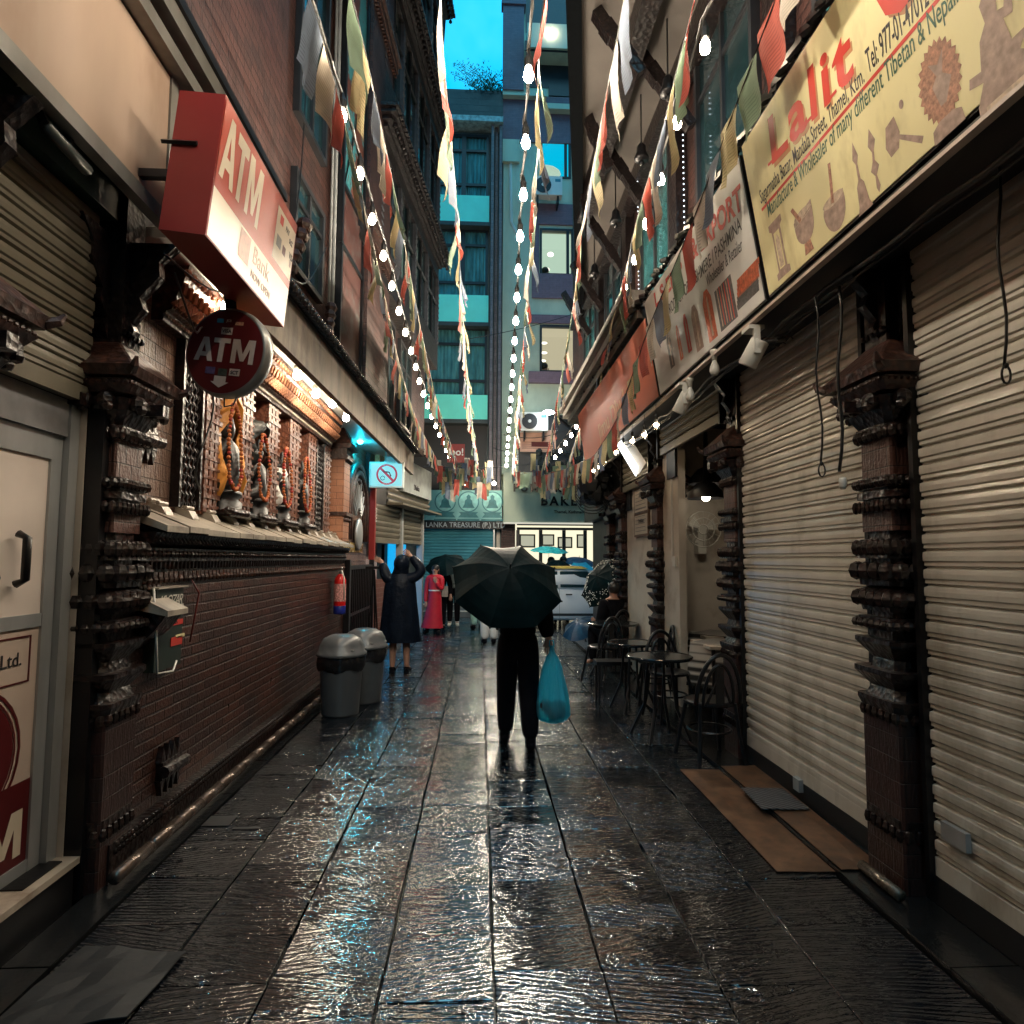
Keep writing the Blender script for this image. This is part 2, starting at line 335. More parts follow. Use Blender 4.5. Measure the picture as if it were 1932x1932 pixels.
# ================================================================ ground
def struct(o): o['kind'] = 'structure'; return o
struct(MB().box(-200, -60, -.4, 200, 300, -.03).build('ground', M_['smooth']))
m = MB(); xs = [-1.67]+[-4.66+.43*k for k in range(8, 16)]+[1.857]
xs = sorted({round(a, 3) for a in xs if -1.7 < a < 1.9})
xs = [xs[0]]+[a for a in xs[1:] if a-xs[0] > .12]; xs = [a for a in xs[:-1] if xs[-1]-a > .12]+[xs[-1]]
def slabs(m, xs, y0, y1, lo=.17, hi=.46):
    for a, b in zip(xs, xs[1:]):
        y = y0-random.random()*.4
        while y < y1:
            L = random.uniform(lo, hi); g = .001; dz = random.uniform(-.0012, .0012)
            tx, ty = random.uniform(-.006, .006), random.uniform(-.008, .008); e = .003
            ja, jb = random.uniform(0, .008), random.uniform(0, .008); x0, x1_, ya, yb = a+g+ja, b-g-jb, y+g, y+L-g; cx, cy = (x0+x1_)/2, (ya+yb)/2
            def z(px, py): return dz+(px-cx)*tx*2+(py-cy)*ty*2
            o = [(x0, ya), (x1_, ya), (x1_, yb), (x0, yb)]; i = [(x0+e, ya+e), (x1_-e, ya+e), (x1_-e, yb-e), (x0+e, yb-e)]
            vs = [(p, q, -.03) for p, q in o]+[(p, q, z(p, q)-.003) for p, q in o]+[(p, q, z(p, q)) for p, q in i]
            fs = [(k, (k+1) % 4, 4+(k+1) % 4, 4+k) for k in range(4)]+[(4+k, 4+(k+1) % 4, 8+(k+1) % 4, 8+k) for k in range(4)]+[(8, 9, 10, 11)]
            m.raw(vs, fs); y += L
slabs(m, xs, -1.5, 13.3)
slabs(m, [-9+.6*k for k in range(31)], 13.35, 18.55, .5, 1.0)
struct(m.build('paving', M_['paving']))
# kerb strips and the raised plinths under the shop fronts
m = MB()
y = -1.5
while y < 9.2:
    L = random.uniform(.7, 1.1); m.box(-1.86, y+.004, -.03, -1.674, y+L-.004, .012+random.uniform(-.002, .002)); y += L
struct(m.build('kerb', M_['smooth']))
m = MB(); y = -1.5
while y < 13.2:
    L = random.uniform(.8, 1.2); m.box(1.863, y+.004, -.03, 2.55, y+L-.004, .03+random.uniform(-.002, .002)); y += L
m.box(-2.5, 9.2, -.03, -1.62, 13.2, .06); m.box(1.862, 9, .031, 3.4, 13.2, .05)
struct(m.build('pavement', M_['smooth']))
struct(MB().box(-1.66, 4.05, .0055, -1.5, 4.2, .0085).box(-1.46, 4.0, .0055, -1.3, 4.02, .0085).build('drain', M_['black']))
# metal roll moulding at the wall foot
g = thing('wall_foot_moulding', 'round dark metal pipe running along the foot of the brick shrine wall', 'pipe', (-1.75, 5, .08))
m = MB()
for a, b in ((3.28, 3.62), (3.64, 8.8)):
    y = a
    while y < b-.05:
        L = min(random.uniform(.28, .34), b-y); m.tube([(-1.745, y+.004, .075), (-1.745, y+L-.004, .075)], .034, 10); m.tube([(-1.745, y+L-.01, .075), (-1.745, y+L, .075)], .037, 10); y += L
m.build('pipe', mat('polished_wet_moulding', (.16, .12, .1), .22, .7, .3, 8, .2, 30, .003), g, True)
m = MB()
for i in range(int((8.8-3.4)/.035)):
    for r in range(2): m.ball((-1.812, 3.4+i*.035+.017*r, .15+.03*r), .016, 5, 4)
m.box(-1.86, 3.35, .01, -1.81, 8.8, .2)
m.build('bead_row', M_['terra_dark'], g)
# mats
def sheet(name, pts, th, mt, z0=.006, sub=6, wav=.01, parent=None):
    m = MB(); a, b, c, d = [Vector((*p, 0)) for p in pts]; n = sub; vs = []
    for i in range(n+1):
        for j in range(n+1):
            s_, t_ = i/n, j/n; p = (a.lerp(b, s_)).lerp(d.lerp(c, s_), t_)
            vs.append((p.x, p.y, z0+th+wav*abs(math.sin(s_*5+t_*3))*random.uniform(.2, 1)))
    fs = [(i*(n+1)+j, (i+1)*(n+1)+j, (i+1)*(n+1)+j+1, i*(n+1)+j+1) for i in range(n) for j in range(n)]
    m.raw(vs, fs); k = len(vs); m.raw([(x, y, z-th) for x, y, z in vs], [f[::-1] for f in fs])
    rim = [i*(n+1) for i in range(n+1)]+[n*(n+1)+j for j in range(1, n+1)]+[i*(n+1)+n for i in range(n-1, -1, -1)]+[j for j in range(n-1, 0, -1)]
    q = len(rim); m.f += [(rim[i], rim[(i+1) % q], rim[(i+1) % q]+k, rim[i]+k) for i in range(q)]; m.m += [0]*q
    return m.build(name, mt, parent)
def g2(u, v): q = P(u, v, Z=.01); return (q.x, q.y)
cb = mat('wet_brown_cardboard', (.16, .08, .042), .42, 0, .45, 7, .3, 18, .004, dirt=(.055, .03, .02), dsc=4)
o = sheet('cardboard_sheet', [(1.56, 3.36), (1.86, 3.34), (1.86, 4.95), (1.56, 4.97)], .004, cb, wav=.004); tag(o, 'wet brown cardboard sheet lying beside the gutter line, street side', 'cardboard', 'cardboard laid before the shutters')
o = sheet('cardboard_sheet', [(1.875, 3.31), (2.1, 3.3), (2.16, 4.95), (1.875, 4.95)], .004, cb, z0=.034, wav=.004); tag(o, 'wet brown cardboard sheet lying on the plinth, shutter side under the striped mat', 'cardboard', 'cardboard laid before the shutters')
n = N('striped_doormat'); p = n.pos(); x, y, z = n.xyz(p)
w = n.n('TexWave', Vector=p, Scale=14.0, Distortion=1.2, wave_type='BANDS', bands_direction='DIAGONAL').outputs['Fac']
n.set(Base_Color=n.mix(n.ramp(w, .35, .6), (.02, .02, .022), (.16, .15, .15)), Roughness=.6, Normal=n.bump(w, .6, .004))
o = sheet('doormat', [(1.8, 4.07), (2.1, 4.05), (2.1, 4.42), (1.82, 4.44)], .006, n.mat, z0=.046, wav=.006); tag(o, 'grey ribbed doormat lying across the brown cardboard', 'doormat')
o = sheet('rubber_mat', [(-1.67, 2.32), (-1.22, 2.42), (-1.18, 2.78), (-1.62, 2.85)], .006, mat('grey_rubber_mat', (.01, .012, .014), .5, 0, .2, 5, .2), wav=.012); tag(o, 'buckled dark grey rubber mat on the paving by the white step', 'mat')
o = MB().tube([(1.98, 3.0, .06), (1.98, 3.3, .06)], .028, 10).build('floor_roll_moulding', mat('wet_rope_moulding', (.16, .13, .1), .2, .6, .4, 60, .6, 90, .006), smooth=True); tag(o, 'short wet rounded moulding on the ground at the foot of the nearest right column', 'moulding')
# ================================================================ left side
def yat(u, X, v=900): return P(u, v, X=X).y
# --- shrine wall
sw = thing('shrine_wall', 'dark red brick shrine wall with carved ledge, pilasters, lattices and four niches', 'shrine wall', (-1.9, 6, 0))
m = MB().box(-2.3, 3.52, -.02, -1.86, 8.9, 1.46); m.build('lower_wall', M_['brick'], sw)
# recess above, block-faced panel and end pieces
yA, yB = 3.52, 8.75
MB().box(-2.8, 3.3, -.02, -2.52, 11, 3.6).box(-2.52, 3.3, 1.44, -2.14, 8.9, 1.93).build('core', M_['black'], sw)
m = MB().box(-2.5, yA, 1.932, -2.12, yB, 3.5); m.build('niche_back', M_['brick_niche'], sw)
m = MB().box(-2.12, yA, 1.9, -2.02, yat(338, -2.02), 3.5); m.build('block_panel', M_['stone_block'], sw)
# ledge: sloping slabs
def ledge(name, y0, y1, parent, mt=M_['ledge']):
    m = MB(); y = y0; L = .27
    while y < y1-.02:
        e = min(y+L, y1); j = random.uniform(-.006, .006)
        m.prism([(-2.14, 1.97+j), (-1.72+j, 1.80+j), (-1.72+j, 1.765+j), (-2.14, 1.90)], y+.004, e-.004, 'y'); y = e
    return m.build(name, mt, parent)
ledge('ledge', 3.6, 8.85, sw)
m = MB()
for i in range(14):
    y = 3.95+i*.36
    if y < 8.7:
        m.at(0, 0, 0).prism([(-2.12, 1.99), (-1.93, 1.93), (-1.9, 1.88), (-1.9, 1.8), (-2.12, 1.86)], y, y+.1, 'y')
        for k in range(4): m.tube([(-2.1+.05*k, y-.006, 2.005-.018*k), (-2.1+.05*k, y+.106, 2.005-.018*k)], .014, 6)
m.build('ledge_block', M_['ledge'], sw)
# mouldings under the ledge
m = MB()
m.prism([(-2.2, 1.76), (-1.78, 1.76), (-1.8, 1.7), (-1.86, 1.68), (-2.2, 1.68)], 3.6, 8.9, 'y')
m.prism([(-2.2, 1.68), (-1.83, 1.675), (-1.83, 1.6), (-1.87, 1.58), (-1.87, 1.46), (-2.2, 1.46)], 3.55, 8.88, 'y')
m.build('moulding', M_['terra_dark'], sw)
m = MB()
n_ = int((8.85-3.6)/.052)
for i in range(n_):
    y = 3.62+i*.052
    m.tube([(-1.8, y, 1.735), (-1.79, y+.03, 1.705)], .016, 5)
    m.ball((-1.825, y, 1.64), .021, 6, 4)
    m.tube([(-1.84, y, 1.6), (-1.85, y+.02, 1.555)], .013, 5)
m.build('carved_band', M_['terra_dark'], sw)
m = MB()
for i in range(int((8.85-3.58)/.062)):
    y = 3.6+i*.062; m.box(-1.87, y, 1.5, -1.845, y+.045, 1.535); m.ball((-1.852, y+.022, 1.492), .024, 6, 4)
m.build('dentil_band', M_['terracotta'], sw)
# pilasters of the niches
PX = -1.99
pil = [(379, 409), (449, 472), (499, 521), (541, 562), (577, 594), (609, 621)]
for a, b in pil:
    y0, y1 = yat(a, PX), yat(b, PX)
    m = MB().box(-2.13, y0, 1.93, PX, y1, 3.1)
    for k in range(3): m.box(PX-.002, y0+.012+k*(y1-y0-.02)/3, 1.95, PX+.018, y0+(k+.72)*(y1-y0-.02)/3+.012, 3.08)
    for k in range(16):
        z = 1.98+k*.07; m.box(PX, y0-.003, z, PX+.022, y1+.003, z+.022)
        if k % 4 == 1: m.box(PX, y0-.006, z-.001, PX+.027, y1+.006, z+.035)
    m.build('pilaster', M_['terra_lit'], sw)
# lattices
def lattice(y0, y1, z0, z1, X, name='lattice'):
    m = MB(); s = .062
    for i in range(int((z1-z0)/s)+1):
        for j in range(int((y1-y0)/s)+1):
            y, z = y0+j*s+(s/2 if i % 2 else 0), z0+i*s
            if y > y1-.02: continue
            for dy, dz in ((s/2, s), (-s/2, s)):
                if y+dy < y0 or y+dy > y1 or z+dz > z1: continue
                m.tube([(X, y, z), (X+.012, y+dy/2, z+dz/2), (X, y+dy, z+dz)], .0075, 4, False)
    for a in (y0-.02, y1): m.box(X-.03, a, z0, X+.03, a+.03, z1)
    return m.build(name, M_['wood_dark'], sw)
lattice(yat(336, -1.98), yat(372, -1.98), 1.95, 3.1, -1.99)
lattice(yat(595, -1.98), yat(608, -1.98), 1.95, 3.05, -1.99)
MB().box(-2.118, yat(336, -1.98), 1.95, -2.1, yat(374, -1.98), 3.1).box(-2.118, yat(596, -1.98), 1.95, -2.1, yat(608, -1.98), 3.1).build('lattice_backing', M_['black'], sw)
# frieze: rows stepping out
m = MB(); fy0, fy1 = 3.9, yat(628, -1.92)
m.prism([(-2.15, 3.07), (-1.95, 3.07), (-1.93, 3.13), (-1.9, 3.14), (-1.86, 3.26), (-1.84, 3.3), (-1.8, 3.42), (-2.15, 3.42)], fy0, fy1, 'y')
m.build('frieze', M_['terracotta'], sw)
m = MB()
for i in range(int((fy1-fy0)/.034)):
    y = fy0+i*.034; m.ball((-1.935, y, 3.105), .0125, 5, 4)
m.build('bead_row', M_['ledge'], sw)
m = MB()
for i in range(int((fy1-fy0)/.075)):
    y = fy0+i*.075; m.tube([(-1.89, y, 3.16), (-1.84, y+.045, 3.215)], .024, 6); m.tube([(-1.85, y+.04, 3.25), (-1.82, y, 3.3)], .017, 5); m.ball((-1.81, y, 3.37), .024, 6, 4)
m.build('carved_leaf', M_['brick_niche'], sw)
# red corner pier with capital
pr = thing('brick_pier', 'red brick pier with moulded capital at the far end of the niches', 'pier', (-1.95, 8.95, 1.9))
MB().box(-2.1, 8.76, 1.86, -1.86, 9.14, 3.06).build('shaft', M_['brick_niche'], pr)
m = MB()
for z, h, w in ((2.98, .05, .05), (3.03, .1, .03), (3.13, .06, .1), (2.2, .05, .05)): m.box(-2.1, 8.76-w/2, z, -1.86+w, 9.14+w/2, z+h)
m.at(-1.98, 8.95, 3.19).lathe([(.3, 0), (.27, .05), (.05, .32), (.02, .42)], n=4, ph=math.pi/4).at()
for k in range(8): m.ball((-1.85, 8.78+k*.05, 2.97), .026, 6, 4); m.ball((-1.85, 8.78+k*.05, 2.15), .024, 6, 4)
m.build('capital', M_['terracotta'], pr)
# bracket ornaments on the walls
def ornament(name, y, z, X, label, s=1.0):
    g = thing(name, label, 'wall bracket', (X, y, z))
    m = MB().tube([(X+.05*s, y-.13*s, z), (X+.06*s, y+.13*s, z)], .035*s, 8)
    m.box(X-.02, y-.12*s, z-.05*s, X+.04*s, y+.12*s, z+.05*s)
    for k in range(4):
        yy = y-.1*s+k*.066*s
        for sg in (1, -1): m.raw([(X, yy-.03*s, z+sg*.05*s), (X, yy+.03*s, z+sg*.05*s), (X, yy, z+sg*.14*s), (X+.035*s, yy-.03*s, z+sg*.05*s), (X+.035*s, yy+.03*s, z+sg*.05*s), (X+.03*s, yy, z+sg*.14*s)], [(0, 1, 2), (3, 5, 4), (0, 2, 5, 3), (1, 4, 5, 2)])
    m.build('bracket', M_['terra_dark'], g); return g
ornament('wall_bracket', 3.85, 2.32, -2.02, 'carved roll bracket with leaf teeth on the block panel left of the lattice')
ornament('wall_bracket', 4.0, .38, -1.86, 'carved roll bracket low on the wet brick wall near the first column')
# small stone sill and electrical box
g = thing('stone_spout', 'small pale stone sill jutting from the brick wall beside the stickered box', 'wall bracket', (-1.86, 3.62, 1.3))
MB().prism([(-1.86, 1.42), (-1.68, 1.33), (-1.68, 1.3), (-1.86, 1.34)], 3.56, 3.8, 'y').build('sill', M_['ledge'], g)
m = MB().prism([(-1.86, 1.34), (-1.7, 1.3), (-1.76, 1.22), (-1.86, 1.12)], 3.58, 3.78, 'y')
for k in range(5): m.ball((-1.85, 3.58+k*.05, 1.45), .022, 6, 4)
m.build('corbel', M_['terra_dark'], g)
g = thing('electrical_box', 'dark green stickered electrical box on the brick wall', 'electrical box', (-1.86, 3.85, 1.2))
MB().box(-1.86, 3.68, .98, -1.8, 4.0, 1.44).build('cabinet', mat('green_black_cabinet', (.018, .03, .026), .4, 0, .3, 8, .1, 40, .003), g)
MB().box(-1.86, 3.66, 1.442, -1.78, 4.02, 1.45).build('lid', M_['ledge'], g)
text('KLOZAR', 'graffiti', M_['white_plastic'], .09, (-1.797, 3.7, 1.34), (0, 1, 0), (0, 0, 1), g, shear=.4, space=.7)
for i, (yy, zz, w, h, cm, s) in enumerate(((3.9, 1.29, .1, .05, 'white_plastic', 'GOERT'), (3.9, 1.22, .1, .03, 'ink_red', 'SAKA'), (3.92, 1.1, .08, .05, 'ink_red', ''), (3.98, 1.14, .05, .02, 'sign_yellow', ''))):
    MB().box(-1.799, yy-.06, zz, -1.796, yy+w, zz+h).build('sticker', M_[cm], g)
    if s: text(s, 'sticker_lettering', M_['ink_black'], .035, (-1.795, yy-.055, zz+.008), (0, 1, 0), (0, 0, 1), g)
m = MB().tube([(-1.78, 3.6, 1.45), (-1.76, 3.61, 1.2), (-1.77, 3.66, .98), (-1.75, 3.8, .97), (-1.76, 3.86, 1.02)], .006, 6); o = m.build('hanging_wire', M_['white_plastic'], None, True); tag(o, 'grey cable looping below the stone sill on the brick wall', 'cable')
m = MB().tube([(-1.78, 4.06, 1.48), (-1.75, 4.1, 1.4), (-1.77, 4.1, 1.25), (-1.78, 4.07, 1.1)], .005, 6); o = m.build('hanging_wire', mat('dull_red_wire', (.12, .015, .012), .5, bump=0), None, True); tag(o, 'red wire hanging down the side of the stickered box', 'cable')
# --- statues with garlands
def statue(y, z0, h, label, kind):
    g = thing('deity_statue', label, 'statue', (-1.99, y, z0), local=True, group='statues in the niches')
    g.rotation_euler.z = -math.pi/2
    s = h
    m = MB().lathe([(.2, 0), (.2, .03), (.17, .05), (.18, .1), (.13, .13), (.18, .16), (.17, .19)], n=16, sx=s, sy=s*.6)
    for k in range(12):
        a = math.pi+math.pi*k/11; m.ball((.18*s*math.cos(a), .11*s*math.sin(a), .15*.9), .024, 6, 4)
    m.build('pedestal', M_['brass'], g, True)
    N_ = {'p': (0, 0, .25*s, .15*s, .12*s), 'w': (.01*s, 0, .37*s, .09*s, .075*s), 'c': (.025*s, -.02*s, .52*s, .13*s, .1*s), 'n': (.02*s, -.01*s, .62*s, .045*s), 'h': (.0, -.02*s, .7*s, .08*s), 'k': (0, -.01*s, .79*s, .04*s), 'k2': (0, 0, .86*s, .008*s)}
    E_ = [('p', 'w'), ('w', 'c'), ('c', 'n'), ('n', 'h'), ('h', 'k'), ('k', 'k2')]
    for q in (-1, 1):
        N_['s%d' % q] = (q*.1*s, 0, .56*s, .045*s); N_['e%d' % q] = (q*.19*s, -.02*s, .42*s, .036*s)
        N_['f%d' % q] = (q*(.1 if q > 0 else .13)*s, -.1*s, (.36 if q > 0 else .5)*s, .028*s)
        N_['g%d' % q] = (q*(.08 if q > 0 else .12)*s, -.12*s, (.35 if q > 0 else .56)*s, .014*s)
        E_ += [('c', 's%d' % q), ('s%d' % q, 'e%d' % q), ('e%d' % q, 'f%d' % q), ('f%d' % q, 'g%d' % q)]
        if kind == 0:
            N_['k_%d' % q] = (q*.24*s, -.07*s, .23*s, .075*s); N_['a%d' % q] = (-q*.02*s, -.12*s, .2*s, .055*s); E_ += [('p', 'k_%d' % q), ('k_%d' % q, 'a%d' % q)]
        else:
            N_['k_%d' % q] = (q*.05*s, -.01, .2*s, .05*s); E_ += [('p', 'k_%d' % q)]
    skin('figure', N_, E_, M_['brass'], g, 2)
    m = MB()
    for k in range(7):
        a = math.pi*(k+.5)/7; m.tube([(.06*s*math.cos(a), 0, .7*s+.05*s*math.sin(a)), (.1*s*math.cos(a), 0, .73*s+.12*s*math.sin(a))], [.012*s, .003], 5)
    m.build('crown', M_['brass'], g)
    return g
def garland(y, zt, zb, w, label, X=-1.89):
    m = MB(); n_ = int((zt-zb)*2/.022)
    for i in range(n_):
        t = i/n_*2*math.pi; yy = y+w*math.sin(t)*(.55+.45*(1-math.cos(t))/2); zz = (zt+zb)/2+(zt-zb)/2*math.cos(t)
        m.k = 0 if random.random() < .7 else 1
        r = random.uniform(.014, .019); m.ball((X+.03*math.sin(t*.5)+random.uniform(-.006, .006), yy, zz), r, 6, 4)
    o = m.build('marigold_garland', [GOR, GRD]); tag(o, label, 'garland', 'marigold garlands on the statues'); return o
GOR = mat('orange_marigold', (.38, .1, .02), .6, 0, .4, 60, .4, 120, .004); GRD = mat('red_marigold', (.35, .03, .02), .6, 0, .3, 60, .3)
nich = [((409, 448), 'seated dark bronze deity under the orange scarf, largest and nearest of the niche statues', 0, .98), ((472, 500), 'dark bronze deity under a black cloth in the second niche', 0, .86), ((521, 541), 'dark deity statue with white cloth in the third niche', 1, .86), ((562, 577), 'slim dark deity statue with a pale medallion in the last niche', 1, .88)]
gl = ['orange marigold garland round the statue draped with an orange scarf', 'orange marigold garland round the statue hooded with black cloth', 'orange and red marigold garland on the third niche statue', 'orange marigold garland on the last statue before the small lattice']
for i, ((a, b), lab, kd, hh) in enumerate(nich):
    y0, y1 = yat(a, PX), yat(b, PX); yc = (y0+y1)/2
    statue(yc, 1.95, hh, lab, kd)
    garland(yc-.1, 1.95+.88*hh, 1.95+.2*hh, .17, gl[i], X=-1.92)
def scarf(yc, mt, label, w, zt, zb, name='draped_scarf', both=True):
    m = MB()
    for sg in ((-1, 1) if both else (-1,)):
        vs = []; k = 9
        for i in range(k):
            t = i/(k-1); yy = yc+sg*(.01+w*min(1, t*2.2)); zz = zt-(zt-zb)*t
            for j in range(4): vs.append((-1.96+.05*math.sin(i*1.3+j*1.7)-.03*j, yy+sg*.035*j, zz+.01*j))
        m.raw(vs, [(i*4+j, i*4+j+1, (i+1)*4+j+1, (i+1)*4+j) for i in range(k-1) for j in range(3)])
    o = m.build(name, mt, None, True)
    sd = o.modifiers.new('t', 'SOLIDIFY'); sd.thickness = .008
    return tag(o, label, 'cloth')
y0 = (yat(409, PX)+yat(448, PX))/2
scarf(y0, mat('orange_satin', (.7, .3, .06), .45, 0, .15, 9, .3, 20, .006), 'bright orange scarf draped over the nearest niche statue', .17, 2.92, 2.02)
y0 = (yat(472, PX)+yat(500, PX))/2
scarf(y0, mat('black_veil', (.015, .018, .018), .4, 0, .3, 9, .3, 20, .006), 'black cloth hanging over the second niche statue', .13, 2.83, 2.4)
y0 = (yat(521, PX)+yat(541, PX))/2
scarf(y0, M_['white'], 'strip of white cloth beside the third niche statue', .12, 2.5, 2.1, both=False)
o = MB().box(-2.0, yat(409, PX), 1.955, -1.88, yat(577, PX), 1.985).build('niche_sill', M_['terra_dark'], sw)
m = MB()
for i in range(4):
    a, b = nich[i][0]; y0, y1 = yat(a, PX), yat(b, PX)
    m.tube([(-1.9, y0, 1.97), (-1.84, (y0+y1)/2, 1.96), (-1.9, y1, 1.97)], .034, 8)
    for k in range(5): m.ball((-1.88, y0-.06+k*.025, 1.975), .026, 6, 4)
m.build('swag', M_['terra_dark'], sw)
# --- eave canopy over the shrine: white soffit, stained fascia, tile ends
ec = thing('eave_canopy', 'stained concrete canopy with white soffit and dark tile ends over the niches', 'canopy', (-1.7, 8, 3.2))
def fx(y): return -1.5+(y-4.55)*.2/6.9
yb0, yb1 = 3.6, 12.2
MB().raw([(-2.45, yb0, 3.44), (fx(yb0)-.03, yb0, 3.44), (fx(yb1)-.03, yb1, 3.44), (-2.45, yb1, 3.44), (-2.45, yb0, 3.5), (fx(yb0)-.03, yb0, 3.5), (fx(yb1)-.03, yb1, 3.5), (-2.45, yb1, 3.5)], [(0, 1, 2, 3)[::-1], (4, 5, 6, 7), (0, 1, 5, 4), (1, 2, 6, 5), (2, 3, 7, 6), (3, 0, 4, 7)]).build('soffit', M_['white'], ec)
def strip(m, y0, y1, za, zb, off0, off1, nseg=1):
    a0, a1 = fx(y0)+off0, fx(y1)+off0; b0, b1 = fx(y0)+off1, fx(y1)+off1
    m.raw([(a0, y0, za), (b0, y0, za), (b1, y1, za), (a1, y1, za), (a0, y0, zb), (b0, y0, zb), (b1, y1, zb), (a1, y1, zb)], [(0, 3, 2, 1), (4, 5, 6, 7), (0, 1, 5, 4), (1, 2, 6, 5), (2, 3, 7, 6), (3, 0, 4, 7)])
m = MB(); strip(m, 4.3, yb1, 3.22, 3.62, -.06, .0); m.build('fascia', M_['concrete'], ec)
m = MB(); strip(m, 4.3, yb1, 3.62, 3.72, -.4, .02); m.build('roof_deck', M_['black'], ec)
m = MB(); y = 4.35
while y < 12.1:
    x_ = fx(y)+.05; m.tube([(x_+.04, y, 3.645), (x_-.2, y, 3.76)], .036, 7); m.ball((x_+.045, y, 3.643), .03, 6, 4); m.tube([(x_+.02, y+.045, 3.66), (x_-.2, y+.045, 3.72)], .025, 5); y += .09
m.build('tile_row', mat('black_glazed_tiles', (.03, .03, .033), .2, .1, .4, 30, .2), ec, True)
MB().box(-2.45, 11.42, 3.36, fx(11.42)-.065, 11.5, 3.44).box(-2.45, 11.4, 3.3, -1.42, 11.46, 3.36).build('cross_beam', M_['white'], ec)
# floodlights below the soffit
def flood(u, v, label, lit='flood', X=-1.62, Yy=None):
    q = P(u, v, Z=3.29); q.x += .05; q = Vector((q.x, q.y, q.z)) if Yy is None else P(u, v, Y=Yy)
    g = thing('floodlight', label, 'floodlight', (q.x, q.y, q.z), local=True, group='floodlights under the canopy')
    MB().ball((0, 0, -.03), .04, 10, 8).build('bulb', M_[lit], g, True)
    MB().lathe([(.035, .01), (.035, .05), (.02, .07)], n=10).tube([(0, 0, .05), (0, .02, 3.44-q.z)], .008, 5).build('shade', M_['white_plastic'], g, True)
for i, (u, v) in enumerate(((551, 702), (586, 738), (618, 757), (645, 784))):
    flood(u, v, ['lit white floodlight under the canopy, nearest the round sign', 'lit floodlight under the canopy, second past the round sign', 'lit floodlight under the canopy, third past the round sign', 'lit floodlight at the canopy end, above the red pier'][i])
q = Vector((-1.75, 4.35, 3.33)); g = thing('floodlight', 'lit floodlight hidden behind the round sign', 'floodlight', tuple(q), local=True, group='floodlights under the canopy')
MB().ball((0, 0, 0), .038, 10, 8).build('bulb', M_['flood'], g, True); MB().lathe([(.03, .04), (.03, .06), (.02, .11)], n=10, cap=False).build('shade', M_['white_plastic'], g, True)
flood(680, 829, 'cyan glowing floodlight above the arch emblem', 'cyanlamp', Yy=9.9)
# --- building behind: arch wall, street emblem
aw = thing('arch_wall', 'brick wall with moulded arch, metal disc and gold street name', 'wall', (-1.95, 10, 0))
MB().box(-2.4, 8.9, -.02, -1.97, 11.2, 3.44).build('wall', M_['stone_block'], aw)
cy_, r_ = 10.2, .7
for rr, w in ((.78, .05), (.66, .06), (.55, .03)):
    m = MB(); pts = [(-1.94, cy_+rr*math.cos(a), 2.32+1.0*rr*math.sin(a)) for a in [math.pi*k/18 for k in range(19)]]
    pts = [(-1.94, cy_+rr, 1.9)]+pts+[(-1.94, cy_-rr, 1.9)]
    m.tube(pts, w, 6); m.build('arch_moulding', M_['terracotta'], aw, True)
MB().at(-1.93, cy_, 2.0, ry=math.pi/2).lathe([(.24, -.01), (.26, .02), (.23, .04), (.05, .05)], n=20).build('disc', M_['steel'], aw, True)
m = MB()
for k in range(9):
    a = math.pi*(.15+.7*k/8); L = .32+.12*(k % 2); m.at().tube([(-1.93, cy_+.22*math.cos(a), 2.2+.22*math.sin(a)), (-1.93, cy_+(.22+L)*math.cos(a), 2.25+(.22+L)*math.sin(a))], [.025, .012], 5)
m.build('metal_ray', M_['steel'], aw)
text('MANDALA STREET', 'street_lettering', M_['gold'], .2, (-1.955, 9.2, 1.72), (0, 1, 0), (0, 0, 1), aw, bold=.02, ext=.012, space=1.05, sx=.9)
# --- fire extinguisher
g = thing('fire_extinguisher', 'red fire extinguisher with blue base hung on the brick wall', 'fire extinguisher', (-1.76, 8.2, .92))
RX = mat('fire_red_enamel', (.6, .012, .012), .3, 0, .05, 3, 0)
MB().lathe([(.07, .06), (.075, .08), (.075, .42), (.055, .47), (.025, .5)], (-1.76, 8.2, .92), 14).build('cylinder', RX, g, True)
MB().lathe([(.072, 0), (.078, .01), (.078, .1), (.07, .11)], (-1.76, 8.2, .92), 14).build('base', mat('blue_plastic', (.01, .02, .2), .4, bump=0), g, True)
MB().box(-1.78, 8.18, 1.42, -1.74, 8.22, 1.47).tube([(-1.76, 8.2, 1.46), (-1.72, 8.12, 1.5)], .008, 5).build('valve', M_['steel'], g)
MB().tube([(-1.76, 8.18, 1.45), (-1.72, 8.1, 1.47), (-1.69, 8.1, 1.38), (-1.69, 8.12, 1.1)], .009, 6).build('hose', M_['white_plastic'], g, True)
MB().lathe([(.0765, .16), (.0765, .38)], (-1.76, 8.2, .92), 14, cap=False).build('label', mat('printed_extinguisher_label', (.62, .3, .28), .4, 0, .6, 60, 0), g)
# --- black gate
g = thing('metal_gate', 'black barred metal gate folded against the wall beyond the extinguisher', 'gate', (-1.85, 9.9, 0))
m = MB()
for k in range(14): m.tube([(-1.82, 9.0+k*.14, .1), (-1.82, 9.0+k*.14, 1.5)], .016, 6)
m.build('bars', M_['black_metal'], g)
MB().box(-1.85, 8.95, .08, -1.8, 10.9, .14).box(-1.85, 8.95, 1.46, -1.8, 10.9, 1.52).box(-1.85, 8.95, .8, -1.81, 10.9, .84).box(-1.86, 8.9, .05, -1.78, 8.98, 1.6).box(-1.86, 10.88, .05, -1.78, 10.95, 1.6).build('frame', M_['black_metal'], g)
MB().box(-1.95, 9.0, .1, -1.86, 10.9, 1.45).build('backing', M_['black'], g)
